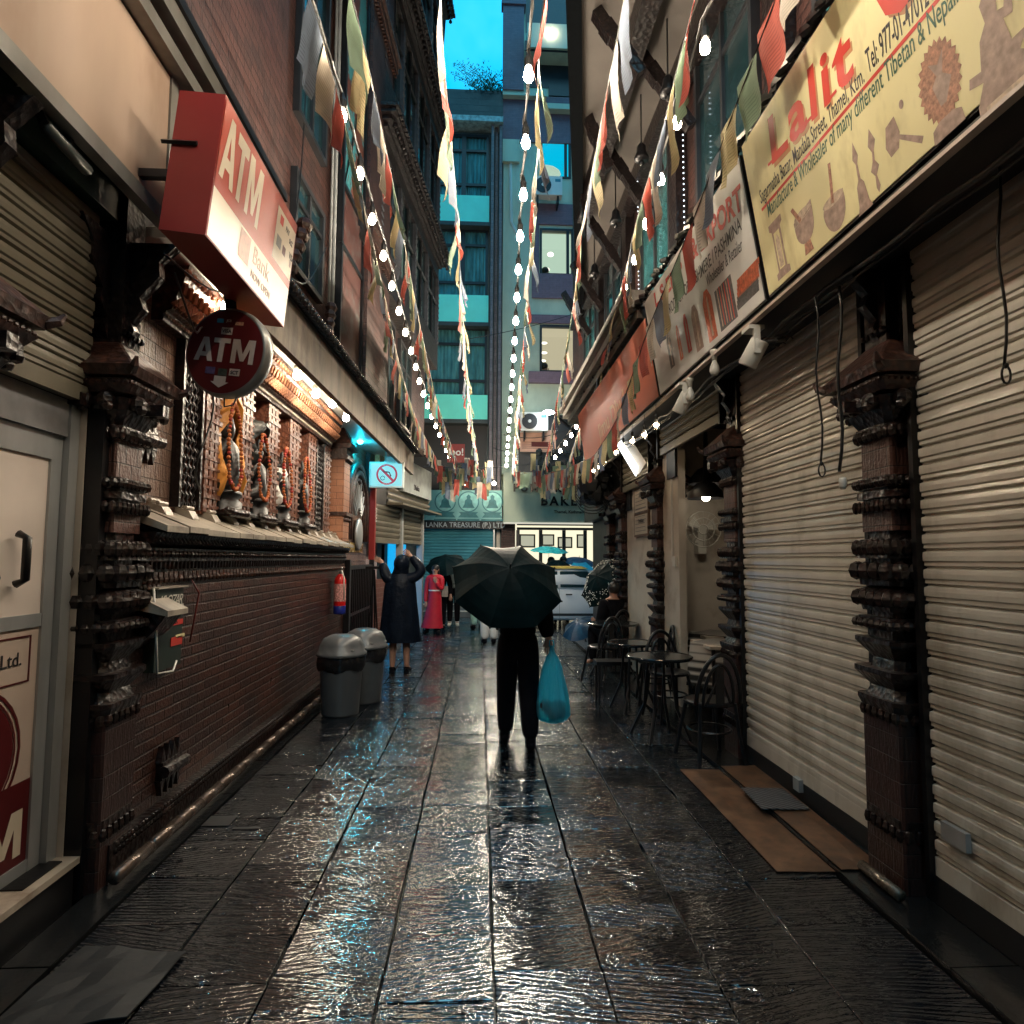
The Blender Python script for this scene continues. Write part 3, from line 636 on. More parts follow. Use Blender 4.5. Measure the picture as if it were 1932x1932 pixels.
# --- shop at the left corner
ls = thing('corner_shop', 'low shop front with half raised shutters and boards at the far left corner', 'shop', (-1.7, 12.5, 0))
A_ = Vector((-1.92, 11.0, 0)); B_ = Vector((-1.3, 14.3, 0)); dr = (B_-A_).normalized(); nr = Vector((dr.y, -dr.x, 0)); LL = (B_-A_).length; ang = math.atan2(dr.y, dr.x)
def lp(m): return m.at(A_.x, A_.y, 0, rz=ang)   # local: x along the front, -y towards the alley
def shut(m, L0, L1, z0, z1, pitch=.075, d=.016):
    z = z1; pr = []
    n_ = int((z1-z0)/pitch)
    for i in range(n_+1):
        zz = z1-i*pitch; pr += [(0, zz), (-d*.9, zz-pitch*.12), (-d, zz-pitch*.4), (-d*.55, zz-pitch*.75), (0, zz-pitch*.93)]
    k = len(pr)
    m.raw([(L0, y, z) for y, z in pr]+[(L1, y, z) for y, z in pr], [(i, i+1, k+i+1, k+i) for i in range(k-1)])
MB().box(-2.6, 11.0, 0, -2.3, 14.3, 5).build('back_wall', M_['black'], ls)
MB().box(-2.9, -30, 2.3, -2.125, 3.3, 3.38).box(-2.9, -30, 0, -2.125, 3.3, 2.3).build('door_backing', M_['black'], ls)
m = lp(MB()); m.box(0, -.02, 2.6, LL, .1, 3.5); m.build('lintel', M_['black'], ls)
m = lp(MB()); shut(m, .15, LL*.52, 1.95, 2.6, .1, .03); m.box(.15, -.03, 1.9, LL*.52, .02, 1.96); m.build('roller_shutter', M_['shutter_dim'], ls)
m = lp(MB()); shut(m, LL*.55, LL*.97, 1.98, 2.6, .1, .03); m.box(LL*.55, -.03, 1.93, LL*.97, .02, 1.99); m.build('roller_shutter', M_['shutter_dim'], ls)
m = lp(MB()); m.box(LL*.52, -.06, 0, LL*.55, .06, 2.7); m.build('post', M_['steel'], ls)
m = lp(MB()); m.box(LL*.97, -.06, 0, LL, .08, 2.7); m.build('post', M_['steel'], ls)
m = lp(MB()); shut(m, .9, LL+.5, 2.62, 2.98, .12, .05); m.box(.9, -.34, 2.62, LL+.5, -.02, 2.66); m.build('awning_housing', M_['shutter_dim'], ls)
m = lp(MB()); m.box(.2, -.12, 3.0, 1.55, -.03, 3.62); m.build('poster_board', mat('faded_orange_poster', (.55, .25, .1), .6, 0, .5, 9, .1, dirt=(.3, .2, .12), dsc=8), ls)
m = lp(MB()); m.box(1.6, -.12, 2.95, LL+.35, -.03, 3.6); m.build('sign_board', mat('pale_grey_board', (.3, .34, .33), .6, 0, .2, 6, .1), ls)
q = lp(MB()).M @ Vector((2.3, -.125, 3.05)); text('Dhaka', 'board_lettering', M_['ink_black'], .16, q, dr, (0, 0, 1), ls, ext=.004)
m = lp(MB()); m.box(.12, .2, .1, .4, .26, 1.85); m.build('hanging_fabric', mat('blue_striped_shawls', (.03, .14, .25), .7, 0, .8, 16, .2, streak=True), ls)
m = lp(MB()); m.box(.45, .25, .9, 1.2, .3, 1.9); m.build('shelf_cloth', mat('pink_grey_folded_cloth', (.4, .32, .33), .7, 0, .4, 14, .2), ls)
m = lp(MB()); m.box(.1, -.1, .05, .75, .3, 1.25); m.build('brick_counter', M_['brick_white'], ls)
m = lp(MB()); m.box(LL*.6, .3, .2, LL*.95, .32, 1.93); m.build('lit_panel', emit('cyan_lit_shop_panel', (0, .42, .9), 1.5), ls)
m = lp(MB()); m.box(LL*.56, .34, .1, LL*.6, .4, 1.9); m.build('mullion', M_['black'], ls)
m = lp(MB()); m.box(.02, -.12, 1.6, .08, -.02, 3.1); m.build('red_strip_sign', M_['red_sign'], ls)
q = lp(MB()).M @ Vector((.05, -.125, 2.5)); text('SARAS', 'strip_lettering', M_['white'], .09, q, (0, 0, -1), dr, ls)
MB().box(-2.5, 9.0, -.02, -1.72, 11.0, .05).build('threshold', M_['smooth'], ls)
m = MB().lathe([(.1, 0), (.12, .1), (.06, .2)], (-1.72, 11.3, 2.95), 8)
# no entry light box
g = thing('no_horn_sign', 'lit white light box with a red no-horn circle under the canopy', 'sign', (-1.55, 10.75, 2.75))
a, b = P(697, 871, Y=10.75), P(761, 920, Y=10.75)
MB().box(a.x, 10.75, b.z, b.x, 10.87, a.z).build('box', M_['white_plastic'], g)
MB().box(a.x+.03, 10.742, b.z+.03, b.x-.03, 10.75, a.z-.03).build('lit_face', emit('pale_cyan_lit_face', (.32, .85, .92), 1.35), g)
c_ = Vector(((a.x+b.x)/2+.01, 10.735, (a.z+b.z)/2)); RR = .178
rs = emit('lit_magenta_red_ring', (.55, .02, .07), 1.0)
m = MB(); k = 32
vs = [(c_.x+r*math.cos(2*math.pi*i/k), 10.735, c_.z+r*math.sin(2*math.pi*i/k)) for i in range(k) for r in (RR, RR-.034)]
m.raw(vs, [(2*i, 2*((i+1) % k), 2*((i+1) % k)+1, 2*i+1) for i in range(k)])
m.raw([(c_.x-.12, 10.733, c_.z+.09), (c_.x-.09, 10.733, c_.z+.12), (c_.x+.12, 10.733, c_.z-.09), (c_.x+.09, 10.733, c_.z-.12)], [(0, 1, 2, 3)])
m.build('ring', rs, g)
MB().tube([(c_.x-.07+.035*math.cos(t*.5), 10.737, c_.z-.06+.035*math.sin(t*.5)) for t in range(13)], .006, 4).tube([(c_.x-.07, 10.737, c_.z+.05), (c_.x+.04, 10.737, c_.z+.04), (c_.x+.07, 10.737, c_.z-.03)], .011, 4).build('pictogram', M_['ink_black'], g)
text('NO HORN', 'lettering', M_['white'], .03, (c_.x, 10.73, c_.z+RR-.03), (1, 0, 0), (0, 0, 1), g, align='CENTER')
text('NO ENTRY', 'lettering', M_['white'], .03, (c_.x, 10.73, c_.z-RR+.007), (1, 0, 0), (0, 0, 1), g, align='CENTER')
MB().tube([(-1.6, 10.8, a.z), (-1.6, 10.8, 3.44)], .012, 6).build('hanger', M_['steel'], g)
# --- near shop with the cash machine: door, step, shutter
g = thing('marble_step', 'worn pale marble step in front of the cash machine door', 'step', (-2.1, 2.6, 0))
MB().box(-2.7, -1, .17, -1.885, 3.24, .2).build('tread', M_['marble'], g); MB().box(-2.7, -1, -.02, -1.9, 3.22, .17).build('riser', M_['black'], g)
o = MB().box(-2.12, 2.92, .202, -1.93, 3.18, .207).build('floor_plate', M_['iron'], None); tag(o, 'dark metal floor plate let into the marble step at the door', 'floor plate')
nd = thing('cash_machine_door', 'aluminium framed door with red and white bank posters', 'door', (-2.05, 2.6, .2))
DX = -2.02; yd = yat(92, DX, 1300); yl = 1.2
MB().box(DX-.04, yd-.075, .2, DX, yd, 2.2).box(DX-.04, yl, 2.08, DX, yd-.075, 2.2).box(DX-.04, yl, 1.3, DX-.003, yd-.075, 1.36).box(DX-.04, yl, .2, DX-.003, yd-.075, .26).build('frame', M_['steel'], nd)
MB().box(DX-.03, yl, 1.36, DX-.012, yd-.075, 2.08).build('upper_panel', mat('backlit_tone_panel', (.8, .7, .63), .4, 0, .06, 3, 0), nd)  # backlight put into a brighter panel colour, no emission
MB().box(DX-.03, yl, .62, DX-.012, yd-.075, 1.3).build('lower_panel', mat('cream_poster', (.62, .5, .42), .4, 0, .05, 3, 0), nd)
MB().box(DX-.03, yl, .26, DX-.011, yd-.075, .62).build('red_panel', M_['maroon'], nd)
yy = yd-.075
text('nk Ltd.', 'bank_lettering', M_['ink_black'], .085, (DX-.009, yy-.34, 1.14), (0, 1, 0), (0, 0, 1), nd, ext=.001)
MB().box(DX-.012, yy-.7, 1.06, DX-.008, yy-.05, 1.067).box(DX-.012, yy-.7, 1.26, DX-.008, yy-.05, 1.267).box(DX-.012, yy-.057, 1.06, DX-.008, yy-.05, 1.267).build('lettering_frame', M_['maroon'], nd)
m = MB(); k = 28
for r0, r1 in ((.3, .285), (.27, .26)): m.raw([(DX-.008, yy-.38+r*math.cos(2*math.pi*i/k), .78+r*math.sin(2*math.pi*i/k)) for i in range(k) for r in (r0, r1)], [(2*i, 2*((i+1) % k), 2*((i+1) % k)+1, 2*i+1) for i in range(k)])
m.build('emblem', M_['maroon'], nd)
MB().raw([(DX-.0085, yy-.38+.255*math.cos(2*math.pi*i/k), .78+.255*math.sin(2*math.pi*i/k)) for i in range(k)], [tuple(range(k))]).build('emblem_field', M_['maroon'], nd)
atm('poster_lettering', M_['sign_white'], (DX-.009, yy-.64, .3), (0, 1, 0), (0, 0, 1), .6, .2, nd)
MB().tube([(DX+.01, yy-.2, 1.5), (DX+.05, yy-.2, 1.52), (DX+.05, yy-.2, 1.7), (DX+.01, yy-.2, 1.72)], .018, 8).build('handle', M_['black_metal'], nd, True)
jb = thing('door_jamb', 'pale plastered jamb with steel channel between the door and first column', 'door jamb', (-2.0, 3.1, .2))
yj = yd+.003
MB().box(-2.09, yj, .2, -1.99, yj+.07, 2.36).build('steel_channel', M_['steel'], jb)
MB().box(-2.09, yj+.073, .2, -1.96, 3.235, 2.36).build('plaster', M_['cream'], jb)
MB().box(-2.06, 3.24, 0, -1.88, 3.3, 2.5).tube([(-1.88, 3.30, .05), (-1.88, 3.30, 2.4)], .006, 5).build('guide_rail', M_['black_metal'], jb)
MB().box(-2.06, yl, 2.2, -2.0, yj-.003, 2.38).build('transom', mat('grey_transom', (.2, .2, .21), .5), jb)
def shutterY(name, X, y0, y1, z0, z1, mt, parent, side=1, pitch=.075, d=.02):
    "roller shutter in a plane X = const, bulging towards -X*side"
    m = MB(); pr = []
    n_ = int(round((z1-z0)/pitch))
    for i in range(n_):
        zz = z1-i*pitch; pr += [(0, zz), (d*.9, zz-pitch*.08), (d, zz-pitch*.3), (d*.95, zz-pitch*.56), (d*.55, zz-pitch*.64), (d*.62, zz-pitch*.84), (-.004, zz-pitch*.92)]
    k = len(pr); m.raw([(X-side*a, y0, z) for a, z in pr]+[(X-side*a, y1, z) for a, z in pr], [((i, i+1, k+i+1, k+i) if side < 0 else (i, k+i, k+i+1, i+1)) for i in range(k-1)])
    return m.build(name, mt, parent)
g = thing('roller_shutter', 'dim beige roller shutter half rolled up above the cash machine door', 'roller shutter', (-1.97, 2.7, 2.4))
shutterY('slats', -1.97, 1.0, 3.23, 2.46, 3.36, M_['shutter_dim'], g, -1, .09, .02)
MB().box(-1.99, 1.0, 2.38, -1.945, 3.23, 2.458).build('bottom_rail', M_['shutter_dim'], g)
MB().box(-2.09, 1.0, 3.37, -1.9, 3.3, 3.6).build('drum_cover', mat('dark_green_metal', (.02, .05, .04), .5), g)
# ================================================================ left: signs and upper storeys
def quadbox(m, a, b, c, d, off):
    "slab from four world points a,b,c,d extruded by off"
    off = Vector(off); vs = [Vector(q) for q in (a, b, c, d)]; vs += [q+off for q in vs]
    return m.raw(vs, [(0, 1, 2, 3), (7, 6, 5, 4), (0, 4, 5, 1), (1, 5, 6, 2), (2, 6, 7, 3), (3, 7, 4, 0)])
g = thing('fascia_board', 'large peach painted blank fascia board above the cash machine door', 'fascia board', (-1.7, 2, 3.45))
MB().box(-1.8, -.6, 3.46, -1.7, 3.36, 4.22).build('board', M_['peach'], g)
MB().box(-1.74, -.6, 3.38, -1.68, 3.36, 3.455).box(-1.76, 3.363, 3.4, -1.69, 3.44, 4.3).build('edge_trim', M_['grey_metal'], g)
MB().box(-2.3, -.6, 3.6, -1.81, 3.4, 3.7).build('backing', M_['black'], g)
g = thing('drip_ledge', 'stepped grey metal ledge running above the peach board', 'ledge', (-1.65, 2, 4.25))
MB().box(-2.0, -.6, 4.23, -1.62, 4.98, 4.31).box(-2.0, -.6, 4.36, -1.58, 4.98, 4.46).build('beam', M_['grey_metal'], g)
MB().box(-2.0, -.6, 4.31, -1.66, 4.98, 4.36).box(-2.0, -.6, 4.46, -1.56, 4.98, 4.52).build('shadow_gap', M_['black_metal'], g)
g = thing('brick_house', 'red brick upper storeys above the drip ledge, nearest house on the left', 'house', (-1.8, 2, 4.5))
MB().box(-6, -30, 4.52, -1.6, 5.0, 13).build('wall', M_['brick_up'], g)
MB().box(-6, -30, 3.4, -2.1, 4.2, 4.4).box(-6, -30, 0, -2.1, -1.0, 3.4).box(-6, -33, 0, 6, -30.1, 13).build('lower_wall', M_['black'], g)  # last box: unseen end wall, added behind the camera to block sky light
m = MB()
for k in range(5): m.ball((-1.57, 2.95+k*.06, 6.2+.03*(k % 2)), .05, 6, 4)
m.build('carved_boss', M_['terracotta'], g)
# vertical box and AC on the corner
q0, q1 = P(505, 315, Y=5.03), P(527, 12, Y=5.03)
o = MB().box(q0.x+.005, 5.02, q0.z, q1.x+.015, 5.14, q1.z+.4).build('plank_box', mat('pale_blue_grey_planks', (.3, .36, .38), .5, 0, .3, 6, .2, streak=True)); tag(o, 'pale blue-grey plank box fixed upright on the corner of the near brick house', 'sign box')
# cash machine light box
g = thing('cash_machine_sign', 'red projecting light box sign reading ATM with white lower half', 'sign', (-1.45, 3.6, 3.13))
aT, aB = P(426, 178, Y=3.0), P(387, 443, Y=3.0); iT, iB = P(339, 170, Y=3.0), P(299, 432, Y=3.0)
eY = 4.22
dv = Vector((0, eY-3.0, 0))
m = MB(); quadbox(m, iB, aB, aT, iT, dv); m.build('box', M_['red_sign'], g)
dirn = Vector((0, 1, 0)); up = (aT-aB); hgt = up.length; upn = up.normalized(); nrm = dirn.cross(upn); nrm = nrm if nrm.x > 0 else -nrm
def fp(s, t, o=.004): return aB+dirn*((eY-3.0)*s)+up*t+nrm*o
def panel(m, s0, s1, t0, t1, o=.004, o0=.0): return m.raw([fp(s0, t0, o), fp(s1, t0, o), fp(s1, t1, o), fp(s0, t1, o)], [(0, 1, 2, 3)])
m = MB(); panel(m, .008, .992, .01, .36, .003); panel(m, .69, .985, .44, .9, .0035); m.build('white_panel', M_['sign_white'], g)
m = MB(); panel(m, .008, .992, .362, .438, .003); panel(m, .008, .688, .439, .985, .003); panel(m, .69, .985, .902, .985, .003); m.build('red_panel', mat('orange_red_vinyl', (.42, .05, .028), .4, 0, .08, 3, .25, 70, .0015), g)
q0, q1 = PP(410.5, 327, aB, nrm)+nrm*.0045, PP(484, 428, aB, nrm)+nrm*.0045
atm('lettering', M_['sign_white'], q0, dirn, upn, (q1-q0).length, hgt*.46, g)
for s, t, w, h, cm in ((.76, .78, .05, .08, 'ink_red'), (.755, .57, .07, .1, 'grey_metal'), (.84, .57, .05, .08, 'maroon'), (.955, .55, .03, .07, 'ink_mauve')):
    m = MB(); panel(m, s-w/2, s+w/2, t, t+h, .0045); m.build('card_logo', M_[cm], g)
for s_, a_, b_, sz in (('PAY', .83, .79, .05), ('sct', .9, .74, .07), ('VISA', .925, .62, .06)): text(s_, 'card_lettering', M_['ink_black'], sz, fp(a_, b_, .0045), dirn, upn, g, sx=.8)
m = MB(); panel(m, .3, .42, .12, .34, .0045); m.build('faded_print', mat('faded_red_print', (.45, .2, .14), .4, 0, .3, 30), g)
text('Bank', 'faded_lettering', mat('faded_lettering_ink', (.5, .32, .22), .4, bump=0), .14, fp(.46, .2, .0045), dirn, upn, g)
text('NOW OPEN', 'faded_lettering', M_['ink_mauve'], .06, fp(.46, .08, .0045), dirn, upn, g)
MB().tube([P(305, 266, Y=2.99), P(372, 270, Y=2.99)], .012, 4).build('bracket_bar', M_['iron'], g)
MB().box(-1.75, 3.1, 3.5, -1.5, 3.14, 3.54).box(-1.75, 4.0, 3.5, -1.5, 4.04, 3.54).build('wall_bracket', M_['iron'], g)
# round sign
c = P(433, 668, Y=3.85); g = thing('round_cash_sign', 'round maroon sign reading ATM hanging below the red light box', 'sign', (c.x, c.y, c.z-.27))
yw = R_(-4); r = .268
def rs_(m): return m.at(c.x, c.y, c.z, rz=yw-R_(10), rx=math.pi/2)
m = rs_(MB()).lathe([(r*.97, -.045), (r, -.04), (r+.006, 0), (r, .04), (r*.97, .045), (r*.94, .045)], n=44, cap=True); m.build('rim', M_['grey_metal'], g, True)
Mr = rs_(MB()).M; fr = lambda x, y, z=.047: Mr @ Vector((x, y, z))
m = MB(); k = 44; m.raw([fr(r*.945*math.cos(2*math.pi*i/k), r*.945*math.sin(2*math.pi*i/k), .0465) for i in range(k)], [tuple(range(k))]); m.build('face', M_['maroon'], g)
ux, uy = (fr(1, 0)-fr(0, 0)), (fr(0, 1)-fr(0, 0))
tl = Matrix.Rotation(R_(-8), 4, ux.cross(uy)); ux2, uy2 = tl @ ux, tl @ uy
def fr2(x, y, z=.049): return fr(0, 0, z)+ux2*x+uy2*y
dullw = mat('dull_white_letters', (.5, .43, .4), .4, bump=0)
atm('lettering', dullw, fr2(-.2, -.065), ux2, uy2, .4, .145, g)
def plate(x, y, w, h, mt, name='card_logo'): return MB().raw([fr2(x-w/2, y-h/2), fr2(x+w/2, y-h/2), fr2(x+w/2, y+h/2), fr2(x-w/2, y+h/2)], [(0, 1, 2, 3)]).build(name, mt, g)
plate(-.005, .125, .075, .043, dullw); plate(.09, -.12, .07, .042, dullw)
text('VISA', 'card_lettering', M_['ink_black'], .032, fr2(-.005, .114, .051), ux2, uy2, g, bold=.02, align='CENTER')
text('SCT', 'card_lettering', M_['ink_black'], .03, fr2(.09, -.132, .051), ux2, uy2, g, bold=.02, align='CENTER')
text('JCB', 'card_lettering', dullw, .022, fr2(0, .18, .051), ux2, uy2, g, align='CENTER')
plate(-.075, -.12, .065, .042, mat('blue_red_card', (.08, .06, .14), .4, 0, .5, 30)); plate(.01, -.125, .06, .042, mat('green_red_card', (.05, .07, .06), .4, 0, .5, 30)); plate(-.06, .185, .045, .025, M_['farshutter']); plate(.07, .175, .055, .02, M_['ink_brown'])
MB().raw([fr2(*q) for q in ((-.04, -.15), (.04, -.15), (.04, -.185), (.062, -.185), (0, -.22), (-.062, -.185), (-.04, -.185))], [tuple(range(6, -1, -1))]).build('arrow', dullw, g)
MB().tube([(c.x, c.y, c.z+r), (c.x-.02, c.y, 3.25)], .035, 8).build('hanger', M_['black_metal'], g)
o = MB().tube([(c.x-.02, c.y, c.z-r+.01), (c.x-.01, c.y-.02, c.z-r-.06), (c.x+.04, c.y-.02, c.z-r-.05), (c.x+.06, c.y, c.z-r+.02)], .005, 5).build('looped_wire', M_['wire'], smooth=True); tag(o, 'black wire loop dangling under the round sign', 'cable')
# floodlight bar in the shadow at the left
g = thing('shop_lamp', 'unlit tube lamp on a black bracket in the shadow under the peach board', 'lamp', (-1.75, 2.7, 3.1))
a, b = P(85, 235, X=-1.75), P(165, 322, X=-1.75)
MB().tube([a, b], .025, 8).build('tube', mat('dim_tube_glass', (.06, .07, .07), .3, bump=0), g, True); MB().tube([a, a+Vector((-.1, 0, .2)), a+Vector((-.25, .1, .2))], .02, 6).tube([(a+b)/2, (a+b)/2+Vector((0, 0, .2))], .02, 6).build('bracket', M_['black_metal'], g)
# --- middle building on the left: facade leaning into the alley
F0 = Vector((-1.68, 5.0, 0)); F1 = Vector((-1.18, 13.2, 0)); fd = (F1-F0).normalized(); FL = (F1-F0).length; fa = math.atan2(fd.y, fd.x)
def lf(m, z=0): return m.at(F0.x, F0.y, z, rz=fa)   # local x along, -y out to the alley
def window(g, L0, L1, z0, z1, d=0, glass='glass_dark', nm=2, base=None, transom=.72, fw=.05, at=lf, frame='frame_dark', back=.06):
    "frame part with glass sub-part in the facade's own frame"
    m = at(MB()); y = -d
    m.box(L0, y-fw, z0, L0+fw, y+.02, z1).box(L1-fw, y-fw, z0, L1, y+.02, z1).box(L0+fw, y-fw, z1-fw, L1-fw, y+.02, z1).box(L0+fw, y-fw, z0, L1-fw, y+.02, z0+fw)
    for k in range(1, nm): xx = L0+(L1-L0)*k/nm; m.box(xx-fw*.4, y-fw*.8, z0+fw, xx+fw*.4, y+.02, z1-fw)
    if transom: zt = z0+(z1-z0)*transom; m.box(L0+fw, y-fw*.7, zt-.02, L1-fw, y+.015, zt+.02)
    f = m.build('window', M_[frame], g)
    gl_ = at(MB()).box(L0+fw*.5, y-.012, z0+fw*.5, L1-fw*.5, y-.004, z1-fw*.5).build('pane', M_[glass])
    gl_.parent = f; return f
g = thing('bay_house', 'tall dark brick house with carved bays and rusty panel, middle of the left side', 'house', (-1.6, 9, 0))
m = lf(MB()); m.box(0, 0, 3.73, FL, 3, 22); m.build('wall', M_['brick_up'], g)
# near part: dark windows next to the brick corner
for z0, z1 in ((4.1, 5.0), (5.5, 7.3), (7.9, 9.8), (10.3, 12.2)): window(g, .35, 1.15, z0, z1, .01, 'glass_dark', 2)
for z in (7.5, 10.0):
    m = lf(MB()); m.prism([(-.001, z), (-.16, z+.12), (-.2, z+.22), (-.001, z+.22)], .1, 1.45, 'x')
    for k in range(16): m.ball((.14+k*.083, -.15, z+.08), .03, 5, 4)
    m.build('carved_cornice', M_['wood_cornice'], g)
# peeling panel
m = lf(MB()); m.box(1.55, -.1, 5.6, 2.4, -.003, 22); m.build('rusty_panel', M_['rust'], g)
m = lf(MB()); m.box(1.55, -.1, 3.74, 2.4, -.003, 5.56); m.build('red_rusty_panel', mat('red_oxide_panel', (.06, .018, .014), .6, 0, .3, 5, .2, dirt=(.08, .1, .1), dsc=4), g)
m = lf(MB())
for z in (4.9, 5.58, 7.4, 9.2, 11): m.box(1.53, -.12, z, 2.42, -.002, z+.05)
for a, b in ((5.6, 7.4), (7.4, 9.2), (9.2, 11)): m.tube([(1.6, -.11, a), (2.35, -.11, b)], .009, 4)
m.box(1.5, -.13, 3.74, 1.55, 0, 22).box(2.4, -.13, 3.74, 2.45, 0, 22)
m.build('panel_frame', M_['iron'], g)
m = lf(MB()); m.tube([(1.44, -.06, 3.74), (1.44, -.06, 22)], .022, 8).tube([(1.36, -.05, 3.74), (1.36, -.05, 22)], .014, 6); m.build('downpipe', mat('grey_pipe', (.2, .22, .23), .4, bump=0), g, True)
# brick pier with moulding
m = lf(MB()); m.box(2.5, -.16, 3.74, 3.75, 0, 22); m.build('brick_pier', M_['brick_up'], g)
for z in (5.5, 8.6, 11.4):
    m = lf(MB())
    m.box(2.46, -.22, z, 3.8, -.161, z+.1); m.box(2.44, -.26, z+.1, 3.82, -.161, z+.16)
    for k in range(22): m.box(2.48+k*.06, -.2, z-.08, 2.51+k*.06, -.161, z)
    m.build('pier_moulding', M_['terracotta'], g)
window(g, 3.95, 4.75, 3.8, 5.2, .01, 'glass_dark', 2); window(g, 5.2, 6.3, 3.8, 5.2, .01, 'glass_dark', 2)
# three stacked carved bays
def bay(z0, z1, L0, L1, dep0, dep1, ct):
    "bay projecting dep0..dep1; ct cornice thickness"
    m = lf(MB()); m.prism([(L0, 0), (L0+.02, -dep0), (L1, -dep1), (L1+.02, 0)], z0, z0+.5, 'z'); m.prism([(L0, 0), (L0+.02, -dep0), (L1, -dep1), (L1+.02, 0)], z1-.22, z1, 'z')
    m.build('bay_apron', M_['wood_cornice'], g)
    n_ = 4
    for k in range(n_+1):
        t = k/n_; xx = L0+.02+(L1-L0-.02)*t; dd = dep0+(dep1-dep0)*t
        m = lf(MB()); m.box(xx-.06, -dd, z0+.5, xx+.06, -dd+.14, z1-.22)
        for j in range(12): m.box(xx-.065, -dd-.008, z0+.55+j*(z1-z0-.85)/12, xx+.065, -dd+.02, z0+.58+j*(z1-z0-.85)/12)
        m.build('bay_post', mat('grey_blue_bay_post', (.1, .11, .13), .5, 0, .3, 9, .3) if k == 0 and z0 < 6 else bp_, g)
    for k in range(n_):
        ta, tb = k/n_, (k+1)/n_; xa, xb = L0+.08+(L1-L0-.02)*ta, L0-.04+(L1-L0-.02)*tb; da, db = dep0+(dep1-dep0)*ta-.05, dep0+(dep1-dep0)*tb-.05
        m = lf(MB()); m.raw([(xa, -da, z0+.5), (xb, -db, z0+.5), (xb, -db, z1-.22), (xa, -da, z1-.22)], [(0, 1, 2, 3)]); wp = m.build('window', M_['glass_dark'], g)
        m = lf(MB()); xm = (xa+xb)/2; dm = (da+db)/2
        m.tube([(xm, -dm-.02, z0+.5), (xm, -dm-.02, z1-.22)], .02, 4).tube([(xa, -da-.02, z1-.75), (xb, -db-.02, z1-.75)], .02, 4)
        fr_ = m.build('frame', M_['frame_dark']); fr_.parent = wp
    # end wall of the bay, facing the cross street and the near side
    m = lf(MB()); m.box(L0, -dep0, z0+.5, L0+.02, -.01, z1-.22); m.build('bay_cheek', M_['wood_cornice'], g)
    m = lf(MB())
    for j, (o1, hh) in enumerate(((.06, .05), (.13, .06), (.2, .07), (.24, .05))):
        zz = z1+j*.055; m.prism([(L0-o1, 0), (L0-o1, -dep0-o1), (L1+o1*.6, -dep1-o1), (L1+o1*.6, 0)], zz, zz+hh-.002, 'z')
    n2 = int((L1-L0)/.11)
    for k in range(n2+2):
        t = k/n2; xx = L0+(L1-L0)*t; dd = dep0+(dep1-dep0)*t; m.ball((xx, -dd-.15, z1+.05), .04, 5, 4); m.box(xx-.03, -dd-.25, z1+.15, xx+.03, -dd-.18, z1+.2)
    m.build('carved_cornice', M_['wood_cornice'], g)
bp_ = mat('dark_bay_post', (.05, .05, .06), .5, 0, .3, 9, .4)
bay(5.3, 7.35, 3.2, 7.3, .16, .38, .2); bay(7.75, 9.95, 3.2, 7.3, .16, .38, .2); bay(10.35, 12.6, 3.2, 7.3, .16, .38, .2); bay(13.0, 15.3, 3.2, 7.3, .16, .38, .2)
m = lf(MB())
for k in range(5): m.ball((.15+.02*k, -.1-.02*k, 4.0+k*.1), .07, 6, 4)
m.build('carved_stone_figure', M_['terracotta'], g); m = lf(MB())
for k in range(4): m.ball((1.2+.03*k, -.1, 3.85+k*.09), .06, 6, 4)
m.build('carved_stone_figure', M_['terracotta'], g)
